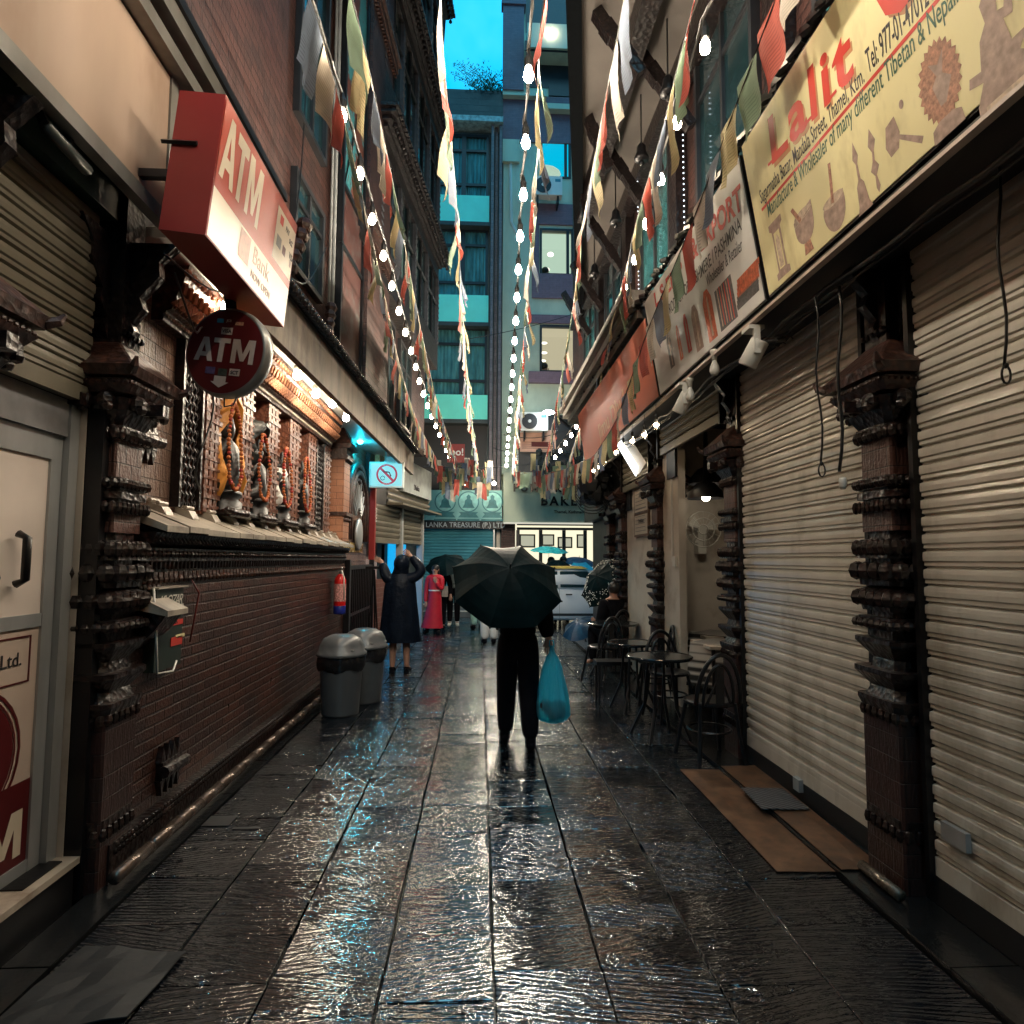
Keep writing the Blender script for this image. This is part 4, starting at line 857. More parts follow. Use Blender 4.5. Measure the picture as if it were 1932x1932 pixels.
# ================================================================ columns (both sides)
def make_column():
    "carved corner column, front towards -x, centre at its base"
    g = thing('carved_column', 'x', 'column', (0, 0, 0), local=True)
    def ring(m, z0, z1, w, ch=.03, sl=None):
        w2 = w if sl is None else sl; P8 = lambda w, z: [(sx*(w-(c1)), sy*(w-c2), z) for sx, sy, c1, c2 in ((1, -1, ch, 0), (1, -1, 0, ch), (1, 1, 0, ch), (1, 1, ch, 0), (-1, 1, ch, 0), (-1, 1, 0, ch), (-1, -1, 0, ch), (-1, -1, ch, 0))]
        m.raw(P8(w, z0)+P8(w2, z1), [tuple(range(8))[::-1], tuple(range(8, 16))]+[(i, (i+1) % 8, 8+(i+1) % 8, 8+i) for i in range(8)])
    def beads(m, z, w, r, n_, el=1.0):
        for s in range(4):
            for k in range(n_):
                t = -w+2*w*(k+.5)/n_; c_ = ((-w, t), (t, -w), (t, w), (w, t))[s]; m.ball((c_[0], c_[1], z), r, 6, 4, 1, 1, el)
    m = MB(); ring(m, 0, .86, .15, .01); m.build('base', M_['base_brick'], g)
    m = MB(); ring(m, .3, .34, .158); beads(m, .27, .152, .022, 6, 1.6); ring(m, .84, .88, .16, .03, .175); ring(m, .88, .9, .175); beads(m, .82, .155, .022, 6, 1.5)
    m.build('base_moulding', M_['terra_dark'], g)
    m = MB(); z = .9
    seq = [(.05, .15, .13), (.07, .13, .185), (.025, .185, .185), (.05, .13, .12), (.08, .12, .18), (.02, .18, .18), (.06, .13, .135), (.05, .165, .165), (.03, .12, .12), (.1, .15, .17), (.03, .17, .12), (.11, .155, .165), (.03, .12, .12), (.1, .165, .15), (.04, .12, .12)]
    for h, a, b in seq: ring(m, z, z+h, a, .035, b); z += h
    for zz, w, r, k, e in ((1.27, .17, .026, 7, 1), (1.4, .165, .04, 5, 1.1), (1.54, .17, .045, 4, 1.1), (1.66, .16, .03, 7, 1.5)): beads(m, zz, w, r, k, e)
    m.build('carved_drum', M_['terra_dark'], g)
    m = MB(); ring(m, z, z+.1, .13, .008); ring(m, z+.1+.18, 2.28, .125, .008); m.build('shaft', M_['shaft_brick'], g)
    m = MB(); z2 = z+.1
    ring(m, z2, z2+.05, .155, .03); beads(m, z2+.028, .158, .018, 8, 1.8); ring(m, z2+.05, z2+.07, .135); ring(m, z2+.07, z2+.105, .158, .04); ring(m, z2+.105, z2+.12, .13); ring(m, z2+.12, z2+.18, .15, .03); beads(m, z2+.15, .155, .022, 8, 1.2)
    m.build('ring_moulding', M_['terra_dark'], g)
    m = MB(); ring(m, 2.26, 2.29, .15, .03); beads(m, 2.25, .145, .024, 7, 1.5); ring(m, 2.29, 2.36, .14, .03, .18); ring(m, 2.36, 2.42, .18, .03, .2)
    for s in range(4):
        for k in (-1, 0, 1):
            a = ((-.21, k*.11), (k*.11, -.21), (k*.11, .21), (.2, k*.11))[s]; m.ball((a[0], a[1], 2.4), .045, 7, 5); m.ball((a[0]*1.12, a[1]*1.05, 2.37), .028, 6, 4)
    m.box(-.3, -.03, 2.36, -.2, .03, 2.42).box(-.03, -.28, 2.36, .03, -.2, 2.42).box(-.03, .2, 2.36, .03, .28, 2.42)
    m.build('capital', M_['terra_dark'], g)
    m = MB(); ring(m, 2.44, 2.48, .21, .02, .24); beads(m, 2.49, .225, .014, 14, 1); ring(m, 2.48, 2.51, .225, .02); ring(m, 2.52, 2.57, .25, .01, .265); ring(m, 2.57, 2.73, .26, .01, .1)
    for sx, sy in ((-1, -1), (-1, 1)):
        m.tube([(sx*.24, sy*.24, 2.545), (sx*.275, sy*.275, 2.565), (sx*.29, sy*.29, 2.6)], [.028, .02, .008], 5)
    m.build('roof_slab', M_['terracotta'], g)
    m = MB(); m.box(-.1, -.09, 2.73, .1, .09, 3.6)
    m.prism([(-.1, 2.75), (-.13, 2.82), (-.11, 2.86), (-.17, 2.94), (-.15, 3.), (-.25, 3.12), (-.24, 3.2), (-.34, 3.3), (-.1, 3.3)], -.03, .03, 'y')
    for sy in (-1, 1): m.prism([(sy*.09, 2.75), (sy*.12, 2.82), (sy*.1, 2.86), (sy*.17, 2.94), (sy*.15, 3.), (sy*.25, 3.12), (sy*.24, 3.2), (sy*.34, 3.3), (sy*.09, 3.3)], -.03, .03, 'x')
    for k in range(5):
        for sx in (-1, 1): m.ball((-.11, sx*.08*(k/4*2-1), 2.79), .02, 5, 4)
    m.build('bracket', M_['wood_dark'], g)
    return g
M_['base_brick'] = brick('dark_base_brick', (.055, .022, .018), (.03, .014, .011), (.012, .007, .006), bw=.14, bh=.11, rough=.4, bd=.006, lo=.5)
M_['shaft_brick'] = brick('warm_shaft_brick', (.12, .047, .035), (.07, .03, .024), (.02, .01, .008), bw=.11, bh=.1, rough=.5, bd=.012, lo=.75)
proto = make_column()
cols = [(2.19, 3.2, 0, 'thick carved brick column between the two beige shutters, nearest on the right'),
        (2.24, 5.28, 0, 'carved brick column with a round white tag between shutter and cafe'),
        (2.26, 7.68, 0, 'carved brick column between the two cream cafe walls'),
        (2.27, 9.65, 0, 'carved brick column past the framed certificates'),
        (2.42, 11.3, 0, 'shadowed carved column behind the sitting person, second from the far end'),
        (2.62, 13.1, 0, 'farthest carved column on the right, at the cross street'),
        (-1.97, 3.42, math.pi, 'dark carved column between cash machine door and shrine wall'),
        (-1.98, 2.32, math.pi, 'carved column cut by the left edge of the picture')]
km = {}
for c in bpy.data.objects:
    if c.parent: km.setdefault(c.parent.name, []).append(c)
for i, (x, y, rz, lab) in enumerate(cols):
    o = proto if i == 0 else copy_tree(proto, None, km)
    o.location = (x, y, .03 if x > 0 else 0); o.rotation_euler.z = rz; o['label'] = lab; o['group'] = 'carved columns along the shop fronts'
# ================================================================ right: shutters, signs
SX = 2.16
def shutter_r(y0, y1, z0, z1, label, mt='shutter', rail=True):
    g = thing('roller_shutter', label, 'roller shutter', (SX, (y0+y1)/2, z0), group='beige roller shutters on the right')
    shutterY('slats', SX, y0, y1, z0+.09, z1, M_[mt], g, 1, .084, .019)
    MB().box(SX-.02, y0, z0, SX+.02, y1, z0+.085).build('bottom_rail', M_[mt], g)
    MB().box(SX-.045, y0-.035, z0-.03, SX+.03, y0-.003, z1).build('guide_rail', M_['black_metal'], g); MB().box(SX-.045, y1+.003, z0-.03, SX+.03, y1+.035, z1).build('guide_rail', M_['black_metal'], g)
    return g
g = shutter_r(.6, 2.98, .16, 3.35, 'closed beige roller shutter at the right edge, nearest the camera')
MB().box(SX-.045, 2.75, .36, SX-.02, 2.9, .44).build('lock', M_['steel'], g)
g = shutter_r(3.4, 5.08, .16, 3.4, 'closed beige roller shutter behind the striped doormat')
MB().box(SX-.05, 4.2, .1, SX-.02, 4.28, .18).build('lock', M_['steel'], g)
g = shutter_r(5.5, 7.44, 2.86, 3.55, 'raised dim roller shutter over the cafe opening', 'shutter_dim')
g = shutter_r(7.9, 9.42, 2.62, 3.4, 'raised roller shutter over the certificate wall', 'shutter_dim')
sb = thing('shop_row', 'dark masonry behind the right shutters with cream cafe walls', 'shop row', (2.4, 7, 0))
MB().box(2.14, .5, .032, 2.3, 5.1, .155).build('sill', M_['black'], sb)
MB().box(2.5, -2, 3.3, 6, 13.4, 4.5).box(2.2, -2, 3.42, 2.5, 13.4, 4.5).build('lintel', M_['black'], sb)
MB().box(2.42, -30, 0, 2.6, 5.2, 3.3).box(2.2, -30, 0, 2.4, .5, 3.3).build('shop_wall', M_['black'], sb)
MB().box(2.2, 6.93, .03, 2.28, 7.52, 3.2).build('cafe_wall', M_['cream'], sb)
MB().box(2.22, 7.84, .03, 2.36, 9.48, 2.9).build('cafe_wall', M_['cream'], sb)
MB().box(2.18, 7.12, 1.6, 2.198, 7.15, 2.75).box(2.175, 7.0, 1.55, 2.198, 7.1, 1.66).build('conduit', M_['white_plastic'], sb)
MB().box(2.17, 6.94, 2.55, 2.197, 7.26, 3.1).build('dark_box', M_['black'], sb); MB().box(2.19, 9.15, 2.35, 2.217, 9.47, 2.9).build('dark_box', M_['black'], sb)
MB().box(2.47, 5.0, 0, 5.2, 5.1, 3.4).box(5.2, 5.0, 0, 5.3, 8.0, 3.4).box(2.47, 7.9, 0, 5.2, 8.0, 3.4).build('cafe_inner_wall', M_['cream'], sb)
MB().box(2.36, 5.0, 3.31, 5.3, 8.0, 3.4).build('cafe_ceiling', M_['cream'], sb)
MB().box(2.5, 5.1, -.02, 5.2, 7.9, .035).build('cafe_floor', M_['smooth'], sb)
MB().box(2.4, 9.8, .05, 2.6, 13.4, 3.4).box(2.22, 9.95, 2.4, 2.42, 13.4, 3.5).build('dark_front', M_['black'], sb)
MB().box(3.2, 7.86, 1.2, 3.9, 7.895, 2.4).build('mirror', M_['frame_dark'], sb)
# framed certificates
for i, (v0, v1, lab) in enumerate(((922, 965, 'framed certificate hung higher on the cream wall'), (969, 1010, 'framed certificate hung lower on the cream wall'))):
    a, b = P(1199, v0+2, X=2.21), P(1226, v1, X=2.21); zt, zb = a.z, b.z; ya, yb = b.y, a.y
    g = thing('certificate', lab, 'certificate', (2.21, (ya+yb)/2, zb), group='framed certificates')
    MB().box(2.19, ya, zb, 2.217, yb, zt).build('frame', mat('brown_wood_frame', (.15, .08, .04), .5), g)
    MB().box(2.186, ya+.04, zb+.03, 2.1895, yb-.04, zt-.03).build('paper', mat('certificate_paper', (.62, .56, .47), .7, 0, .04), g)
    m = MB()
    for k in range(7): m.box(2.1825, ya+.1+.03*(k % 3), zb+.07+k*.05, 2.1855, yb-.1, zb+.078+k*.05)
    m.build('print_lines', M_['grey_metal'], g)
    text('Certificate', 'heading', M_['ink_black'], .07, (2.182, (ya+yb)/2+.12, zt-.13), (0, -1, 0), (0, 0, 1), g)
# signs leaning out over the alley
def lean(y, t, off=0):
    "point on the leaning sign face: t 0 bottom .. 1 top"
    b = Vector((1.75, y, 3.215)); u = Vector((-.155, 0, .96)); nn = Vector((-.96, 0, -.155)).normalized()
    return b+u*t+nn*off
def sign(name, y0, y1, label, mt, depth=.14, h=1.0, frame='black_metal'):
    g = thing(name, label, 'shop sign', (1.75, (y0+y1)/2, 3.2), group='shop signs along the right side')
    m = MB(); quadbox(m, lean(y0, 0), lean(y1, 0), lean(y1, h), lean(y0, h), (depth, 0, 0)); m.build('box', M_[frame], g)
    m = MB(); quadbox(m, lean(y0+.012, .012, .006), lean(y1-.012, .012, .006), lean(y1-.012, h-.012, .006), lean(y0+.012, h-.012, .006), (.004, 0, 0)); m.build('face', mt, g)
    return g
UY = Vector((0, -1, 0)); UZ = (lean(0, 1)-lean(0, 0)).normalized(); LH = (lean(0, 1)-lean(0, 0)).length
NN = Vector((-.96, 0, -.155)).normalized()
def ft(g, s, mt, size, A, B, lift=.0075, name='lettering', **k):
    "lettering on the leaning face, baseline from pixel A to pixel B of the place's own plane"
    p0 = Vector((1.75, 3, 3.215)); a, b = PP(*A, p0, NN), PP(*B, p0, NN)
    return text(s, name, mt, size, a+NN*lift, b-a, UZ, g, width=(b-a).length, ext=.0003, **k)
def bar(g, mt, A, B, h, lift=.0075, name='serif'):
    p0 = Vector((1.75, 3, 3.215)); a, b = PP(*A, p0, NN)+NN*lift, PP(*B, p0, NN)+NN*lift
    return MB().raw([a, b, b+UZ*h, a+UZ*h], [(0, 1, 2, 3)]).build(name, mt, g)
g = sign('yellow_shop_sign', -.6, 3.68, 'long stained yellow shop sign starting with the word Lalit', M_['sign_yellow'])
psh = mat('pale_red_shadow', (.52, .26, .12), .4, bump=0)
ft(g, 'Lalit', psh, .34, (1460, 318), (1614, 150), .007, bold=.02, shear=.05, space=1.12)
ft(g, 'Lalit', M_['ink_red'], .34, (1456, 312), (1610, 144), .0078, bold=.022, shear=.05, space=1.12)
for A, B in (((1452, 314), (1478, 287)), ((1525, 234), (1545, 211)), ((1560, 199), (1582, 173)), ((1592, 163), (1612, 141))): bar(g, M_['ink_red'], A, B, .016, .008)
ft(g, 'Craft', psh, .78, (1660, 72), (1990, -290), .007, bold=.012); ft(g, 'Craft', M_['ink_red'], .78, (1653, 66), (1985, -296), .0078, bold=.016)
ft(g, 'Sagarmatha Bazar, Mandala Street, Thamel, Ktm.', M_['ink_black'], .115, (1438, 385), (1634, 154), bold=.004, shear=.05)
ft(g, 'Tel: 977-01-4701242', M_['ink_black'], .145, (1641, 139), (1775, -14), bold=.006)
bar(g, M_['ink_red'], (1440, 399), (1990, -252), .018, name='red_rule')
ft(g, 'Manufacture & Wholesaler of many different Tibetan & Nepali', M_['ink_green'], .12, (1452, 411), (1812, 2), shear=.12, bold=.004)
def sil(g, C_, hh, pts, mt='ink_mauve', name='printed_picture', lift=.0072):
    "flat printed silhouette centred at pixel C_, hh metres high"
    a = PP(*C_, Vector((1.75, 3, 3.215)), NN)+NN*lift; x0, x1 = min(p[0] for p in pts), max(p[0] for p in pts); z0, z1 = min(p[1] for p in pts), max(p[1] for p in pts)
    k = hh/(z1-z0) if hh > 0 else -hh
    cx, cz = SC0 if SC0 else ((x0+x1)/2, (z0+z1)/2)
    n_ = len(pts); MB().raw([a+UY*((px-cx)*k)+UZ*((pz-cz)*k) for px, pz in pts], [tuple(range(n_))]).build(name, M_[mt], g)
SC0 = None
def ell(cx, cz, rx, rz, n_=18, a0=0, a1=360): return [(cx+rx*math.cos(R_(a0+(a1-a0)*k/(n_-(a1-a0 < 360)))), cz+rz*math.sin(R_(a0+(a1-a0)*k/(n_-(a1-a0 < 360))))) for k in range(n_)]
SC0 = (.2, .46)
sil(g, (1472, 468), -.36, [(0, 0), (.42, 0), (.42, .1), (.35, .12), (.35, .78), (.42, .82), (.42, .92), (0, .92), (0, .82), (.07, .78), (.07, .12), (0, .1)])
sil(g, (1472, 468), -.36, [(.12, .14), (.3, .14), (.3, .74), (.12, .74)], 'sign_yellow', lift=.0078); sil(g, (1472, 468), -.36, [(.15, .16), (.27, .16), (.27, .6), (.21, .7), (.15, .6)], 'ink_mauve2', lift=.0084)
SC0 = (.35, .45)
sil(g, (1521, 430), -.27, [(0, .72)]+ell(.35, .5, .34, .34, 12, 180, 360)+[(.7, .85)]); sil(g, (1521, 430), -.27, [(.2, -.05), (.52, -.05), (.46, .17), (.24, .17)], 'ink_brown', lift=.0078); sil(g, (1521, 430), -.27, [(0, .6)]+ell(.36, .74, .33, .09), 'ink_mauve2', lift=.0078); sil(g, (1521, 430), -.27, [(-.02, 1.0), (.08, 1.02), (.3, .66), (.22, .62)], 'ink_brown', lift=.0084)
sil(g, (1577, 385), -.28, [(.02, .5)]+ell(.32, .42, .33, .42, 14, 180, 360)+[(.64, .58)]); sil(g, (1577, 385), -.28, ell(.33, .54, .32, .09), 'ink_mauve2', lift=.0078); sil(g, (1577, 385), -.28, [(.28, .5), (.36, .48), (.46, 1.15), (.38, 1.17)], 'ink_brown', lift=.0084)
SC0 = (.18, .55)
sil(g, (1624, 332), -.3, [(0, 0), (.36, 0), (.3, .12), (.26, .42), (.2, .5), (.19, .75), (.24, .85), (.17, 1.1), (.1, .85), (.15, .75), (.14, .5), (.08, .42), (.05, .12)])
SC0 = (.1, .5)
sil(g, (1653, 308), -.26, [(.08, 0), (.14, .1), (.1, .3), (.2, .42), (.12, .55), (.14, .7), (.22, .85), (.12, 1.1), (.02, .85), (.09, .7), (.06, .55), (-.02, .42), (.06, .3), (.04, .1)])
SC0 = (.3, .45)
sil(g, (1697, 258), -.26, [(0, .45), (.08, .75), (.3, .8), (.36, .5), (.28, .28), (.08, .25)]); sil(g, (1697, 258), -.26, [(.2, .5), (.27, .52), (.8, .12), (.74, .04)], lift=.0078); sil(g, (1697, 258), -.26, ell(.5, .85, .05, .07), lift=.0078)
fl = [(.3+.3*(1 if k % 2 else .86)*math.cos(R_(7.5*k)), .55+.44*(1 if k % 2 else .88)*math.sin(R_(7.5*k))) for k in range(48)]
SC0 = (.3, .45)
sil(g, (1779, 170), -.36, fl, 'ink_brown'); sil(g, (1779, 170), -.36, [(.26, .3), (.2, .55), (.28, .62), (.2, .8), (.32, .72), (.42, .82), (.36, .6), (.46, .5), (.34, .3)], 'ink_mauve', lift=.0078); sil(g, (1779, 170), -.36, [(.08, -.02), (.52, -.02), (.5, .12), (.4, .17), (.2, .17), (.1, .12)], 'ink_mauve', lift=.0082)
sil(g, (1882, 95), -.42, [(.05, 0), (.62, 0), (.66, .16), (.5, .3), (.6, .42), (.45, .42), (.42, .62), (.5, .6), (.56, .9), (.5, .9), (.44, .7), (.38, .72), (.4, .88), (.32, .98), (.24, .88), (.26, .72), (.18, .62), (.14, .4), (.02, .42), (0, .34), (.14, .3), (.05, .14)], 'ink_mauve'); sil(g, (1882, 95), -.42, [(.12, .04), (.58, .04), (.58, .1), (.12, .1)], 'ink_mauve2', lift=.0078)
g = sign('white_shop_sign', 3.72, 6.02, 'white shop sign with pictures of shawls reading CASHMERE / PASHMINA', M_['white'], h=.97)
ft(g, '& EXPORT', M_['ink_red'], .21, (1308, 491), (1404, 390), bold=.03)
ft(g, 'L S EMP', M_['ink_red'], .18, (1238, 580), (1290, 520), bold=.03)
ft(g, 'PRODUCT OF CASHMERE / PASHMINA', M_['ink_black'], .13, (1262, 597), (1401, 433), bold=.008)
ft(g, 'Wholeseller & Retailer', M_['ink_black'], .12, (1336, 541), (1403, 471), shear=.1)
M_['slate'] = mat('slate_print', (.08, .085, .09), .4, 0, .5, 60); M_['orange_print'] = mat('orange_red_print', (.55, .12, .05), .4, 0, .4, 40)
SC0 = None
shw = [(0, 0), (.5, 0), (.5, .8), (.35, 1), (.15, 1), (0, .8)]
for C_, w, h, cm in (((1266, 662), .12, .3, 'slate'), ((1283, 646), .08, .3, 'orange_print'), ((1298, 628), .09, .32, 'ink_red'), ((1316, 618), .15, .36, 'ink_mauve'), ((1340, 594), .17, .38, 'orange_print')):
    sil(g, C_, h, [(a*2*w/h if 0 else a*w/h*2, b) for a, b in shw], cm)
    sil(g, (C_[0]+1, C_[1]+2), h*.8, [(a*w/h*.5, b) for a, b in shw], 'ink_mauve2', lift=.0078)
sil(g, (1371, 573), .3, [(0, 0), (1, 0), (1, 1), (0, 1)], 'slate')
for k in range(6): sil(g, (1360+4.3*k, 580-3.6*k), .28, [(0, 0), (.05, 0), (.05, 1), (0, 1)], 'ink_red' if k % 2 else 'ink_mauve2', lift=.0078)
for k in range(7): sil(g, (1413, 562-8.3*k), .036, [(0, 0), (9.2-.3*(k % 3), 0), (9.4, 1), (0, 1)], 'slate' if k < 3 else 'orange_print')
g = sign('salmon_shop_sign', 6.06, 10.4, 'faded salmon red shop sign at the far end of the sign row', M_['sign_red2'], h=.84, frame='frame_dark')
ft(g, 'Jimu Dhukuti', mat('pale_orange_letters', (.75, .36, .18), .5, bump=0), .3, (1133, 829), (1205, 735), bold=.02)
g = thing('sign_canopy', 'black soffit and pale edge trim under the row of shop signs', 'canopy', (1.9, 5, 3.15))
MB().box(1.76, -.6, 3.17, 2.36, 10.4, 3.2).box(1.93, -.6, 3.2, 2.36, 10.4, 4.3).build('soffit', M_['black'], g)
MB().box(1.735, -.6, 3.15, 1.775, 10.4, 3.168).build('edge_trim', mat('pink_edge_trim', (.5, .4, .34), .4), g)
m = MB(); y = -.5
while y < 10.2: m.tube([(1.62+random.uniform(-.02, .02), y, 4.2+random.uniform(0, .04)), (1.6+random.uniform(-.02, .03), y+.12, 4.22+random.uniform(0, .05))], random.uniform(.018, .035), 5); y += .07
o = m.build('wire_bundle', M_['wire']); tag(o, 'tangled wet black cable bundle along the top of the shop signs', 'cable bundle')
g = thing('timber_ledge', 'weathered grey timber eave board above the salmon sign', 'ledge', (1.8, 8, 4.2))
MB().box(1.6, 6.3, 4.1, 2.3, 11.5, 4.2).box(1.52, 6.3, 4.22, 2.3, 11.6, 4.32).box(1.46, 6.35, 4.34, 2.3, 11.7, 4.42).build('board', mat('grey_timber', (.13, .115, .1), .6, 0, .4, 12, .4, 30, .01, streak=True), g)
# cables under the canopy
for k, (dx, r, lab) in enumerate(((0, .014, 'thick black cable slung under the sign canopy'), (.06, .008, 'thin black cable under the sign canopy'), (.03, .006, 'thin wire tangled with the canopy cables'))):
    pts = []; y = 0.4
    while y < 10: pts.append((1.86+dx+random.uniform(-.02, .02), y, 3.09-.03*abs(math.sin(y*1.9+k))+random.uniform(-.015, .015))); y += .22
    o = MB().tube(pts, r, 5).build('canopy_cable', M_['wire'], smooth=True); tag(o, lab, 'cable', 'cables under the sign canopy')
m = MB()
for k in range(9):
    a = random.random()*6; m.tube([(1.9+.08*math.cos(a+t*.8), 3.9+.12*math.sin(a+t*.8)+.02*k, 3.05+.05*math.sin(t+a)) for t in range(9)], .005, 4)
o = m.build('cable_tangle', M_['wire']); tag(o, 'knot of black wires hanging near the white and yellow signs', 'cable')
def hang(u, v0, v1, Y, label, r=.006, loop=True, sway=.05, end=None):
    a, b = P(u, v0, Y=Y), P(u+sway*400/Y*2, v1, Y=Y); n_ = 9
    pts = [a.lerp(b, t/n_)+Vector((math.sin(t*1.1)*.012, 0, 0)) for t in range(n_+1)]
    m = MB().tube(pts, r, 5)
    if loop: m.tube([b+Vector((.018*math.sin(t), 0, -.035+.035*math.cos(t))) for t in [k*math.pi/6 for k in range(13)]], r*.8, 5).ball(b, r*2, 6, 4)
    o = m.build('pull_rope', M_['wire'], smooth=True); tag(o, label, 'rope', 'ropes hanging from the sign canopy'); return b
hang(1538, 560, 875, 3.3, 'looped cord hanging left of the nearest right column')
hang(1583, 540, 890, 3.15, 'twisted cord ending in a white plug by the nearest right column', .009, False, .01)
q = P(1590, 905, Y=3.15); o = MB().at(q.x, q.y, q.z-.02).lathe([(.015, .03), (.02, .02), (.02, -.015), (.012, -.03)], n=8).build('cable_plug', M_['white_plastic'], smooth=True); tag(o, 'white plug end dangling in front of the column', 'plug')
hang(1880, 280, 690, 2.3, 'single looped cord against the right edge shutter')
# lamps under the canopy
def spot(u, v, Y, label):
    q = P(u, v, Y=Y); g = thing('spot_lamp', label, 'lamp', tuple(q), local=True, group='unlit lamps under the white sign')
    m = MB().at(0, 0, -.05, rx=R_(25), ry=R_(22)).lathe([(.055, .1), (.06, .09), (.062, -.07), (.055, -.08), (.05, -.06), (.05, -.055)], n=14); m.build('housing', M_['white_plastic'], g, True)
    MB().box(-.02, -.075, -.06, .02, -.05, .1).box(-.05, -.07, .1, .05, .05, .125).build('bracket', M_['white_plastic'], g)
spot(1420, 655, 3.95, 'unlit white spotlight under the sign canopy, nearer one'); spot(1288, 752, 5.25, 'unlit white spotlight under the sign canopy, farther one')
for u, v, Y, lab in ((1348, 690, 4.6, 'unlit frosted bulb under the white sign, nearer one'), (1302, 740, 5.15, 'unlit frosted bulb beside the farther spotlight')):
    q = P(u, v, Y=Y); g = thing('frosted_bulb', lab, 'light bulb', tuple(q), local=True, group='unlit lamps under the white sign')
    MB().lathe([(.004, -.075), (.025, -.07), (.038, -.04), (.034, -.01), (.018, .03), (.016, .04)], n=12).build('bulb', M_['white_plastic'], g, True)
    MB().lathe([(.02, .04), (.022, .09), (.032, .1), (.032, .12)], n=12).build('socket', M_['white_plastic'], g, True)
# little pendant bulbs under the salmon sign
GLS = N('clear_glass'); GLS.set(Base_Color=(.8, .8, .8), Roughness=.05, Transmission_Weight=.9, Alpha=.35)
fil = emit('warm_filament', (1, .75, .45), 160)
for i, (u, v) in enumerate(((1238, 802), (1216, 820), (1193, 832), (1176, 843), (1163, 853), (1140, 872), (1128, 881), (1120, 888), (1112, 895))):
    q = P(u, v, X=1.72); g = thing('pendant_bulb', 'x', 'light bulb', tuple(q), local=True, group='small lit pendant bulbs below the salmon sign')
    g['label'] = 'small lit clear bulb, number %s of the pendant row below the salmon sign' % ['one', 'two', 'three', 'four', 'five', 'six', 'seven', 'eight', 'nine'][i]
    MB().ball((0, 0, 0), .018, 8, 6).build('filament', fil, g, True)
    MB().lathe([(.008, -.05), (.03, -.035), (.034, 0), (.02, .045), (.014, .055)], n=8, cap=False).build('globe', GLS.mat, g, True)
    MB().lathe([(.014, .05), (.016, .1), (.006, .11)], n=8).tube([(0, 0, .1), (0, 0, 3.15-q.z)], .003, 4).build('socket', M_['wire'], g, True)
# angled light box between columns
g = thing('tilted_light_box', 'tilted slim light box with a lit white edge below the pendant bulbs', 'sign', (1.9, 7.9, 2.6))
a, b, = P(1165, 842, Y=8.2), P(1198, 897, Y=7.6)
m = MB(); quadbox(m, a, b, b+Vector((.03, 0, .12)), a+Vector((.03, 0, .12)), (.04, .1, 0)); m.build('lit_edge', emit('lit_white_edge', (.9, .95, .95), 5), g)
m = MB(); quadbox(m, a+Vector((.05, 0, .02)), b+Vector((.05, 0, .02)), b+Vector((.14, 0, .16)), a+Vector((.14, 0, .16)), (.03, .3, .02)); m.build('housing', M_['cream'], g)
# black net mass at the far end of the canopy, satellite of wires
g = thing('black_net', 'black bundle of netting and cable coils under the far end of the sign canopy', 'netting', (1.8, 10.5, 2.8))
m = MB()
for k in range(40):
    q = (2.0+random.uniform(-.25, .2), 10.6+random.uniform(-.4, .5), 2.95+random.uniform(-.35, .3)); m.ball(q, random.uniform(.08, .2), 6, 4, random.uniform(.6, 1.3), 1, random.uniform(.5, 1.2))
m.build('net', M_['black'], g)
m = MB()
for k in range(4): m.tube([(1.85+.28*math.cos(t*.5), 10.4, 2.65+.05*k+.28*math.sin(t*.5)) for t in range(13)], .008, 5)
m.build('cable_coil', M_['wire'], g)
o = MB().lathe([(.03, 0), (.03, .006)], (0, 0, 0), 14).build('round_tag', M_['white_plastic']); o.rotation_euler = (0, math.pi/2, 0); o.location = (2.24-.135, 5.2, 2.4); o.rotation_euler = (math.pi/2, 0, 0); o.location = (2.2, 5.15, 2.42); tag(o, 'small round white tag on the second column shaft', 'tag')
# ================================================================ right: upper storeys, jetty, struts
g = thing('right_upper_house', 'dark brick upper storeys with tall teal windows above the shop signs', 'house', (2.2, 6, 4.3))
MB().box(1.98, -30, 4.45, 6, 13.4, 20).build('wall', M_['brick_up'], g)
rt = lambda m: m.at(1.98, 0, 0, rz=-math.pi/2)   # local x = -world y, -y = -x
for k, y in enumerate((2.2, 4.2, 6.2, 8.4, 10.4)):
    for z0, z1 in ((4.5, 6.2), (6.9, 9.2)):
        window(g, -y-1.2, -y, z0, z1, .02, 'glass_dark' if k % 2 else 'glass_teal', 2, at=rt)
m = MB()
for y in (1.9, 3.7, 5.8, 7.9, 9.8): m.box(1.86, y, 4.45, 1.978, y+.22, 9.6)
m.build('timber_post', M_['wood_dark'], g)
m = MB()
for z in (6.35, 6.6): m.box(1.84, -1, z, 1.978, 12.8, z+.16)
m.build('timber_band', M_['wood_dark'], g)
j = thing('jettied_storey', 'pale soffit and dark side of the jettied upper storey carried on black struts', 'jetty', (1.5, 8, 6.3))
o0, o1 = Vector((.72, 4.4, 6.3)), Vector((2.17, 13.05, 6.3))
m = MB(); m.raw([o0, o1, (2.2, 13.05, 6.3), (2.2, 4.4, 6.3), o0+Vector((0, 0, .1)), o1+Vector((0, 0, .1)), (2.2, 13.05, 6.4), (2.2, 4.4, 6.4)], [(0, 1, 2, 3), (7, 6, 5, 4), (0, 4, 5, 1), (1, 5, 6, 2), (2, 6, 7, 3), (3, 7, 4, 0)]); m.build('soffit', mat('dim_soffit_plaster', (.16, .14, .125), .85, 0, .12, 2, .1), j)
dd = (o1-o0).normalized(); pn = Vector((-dd.y, dd.x, 0))
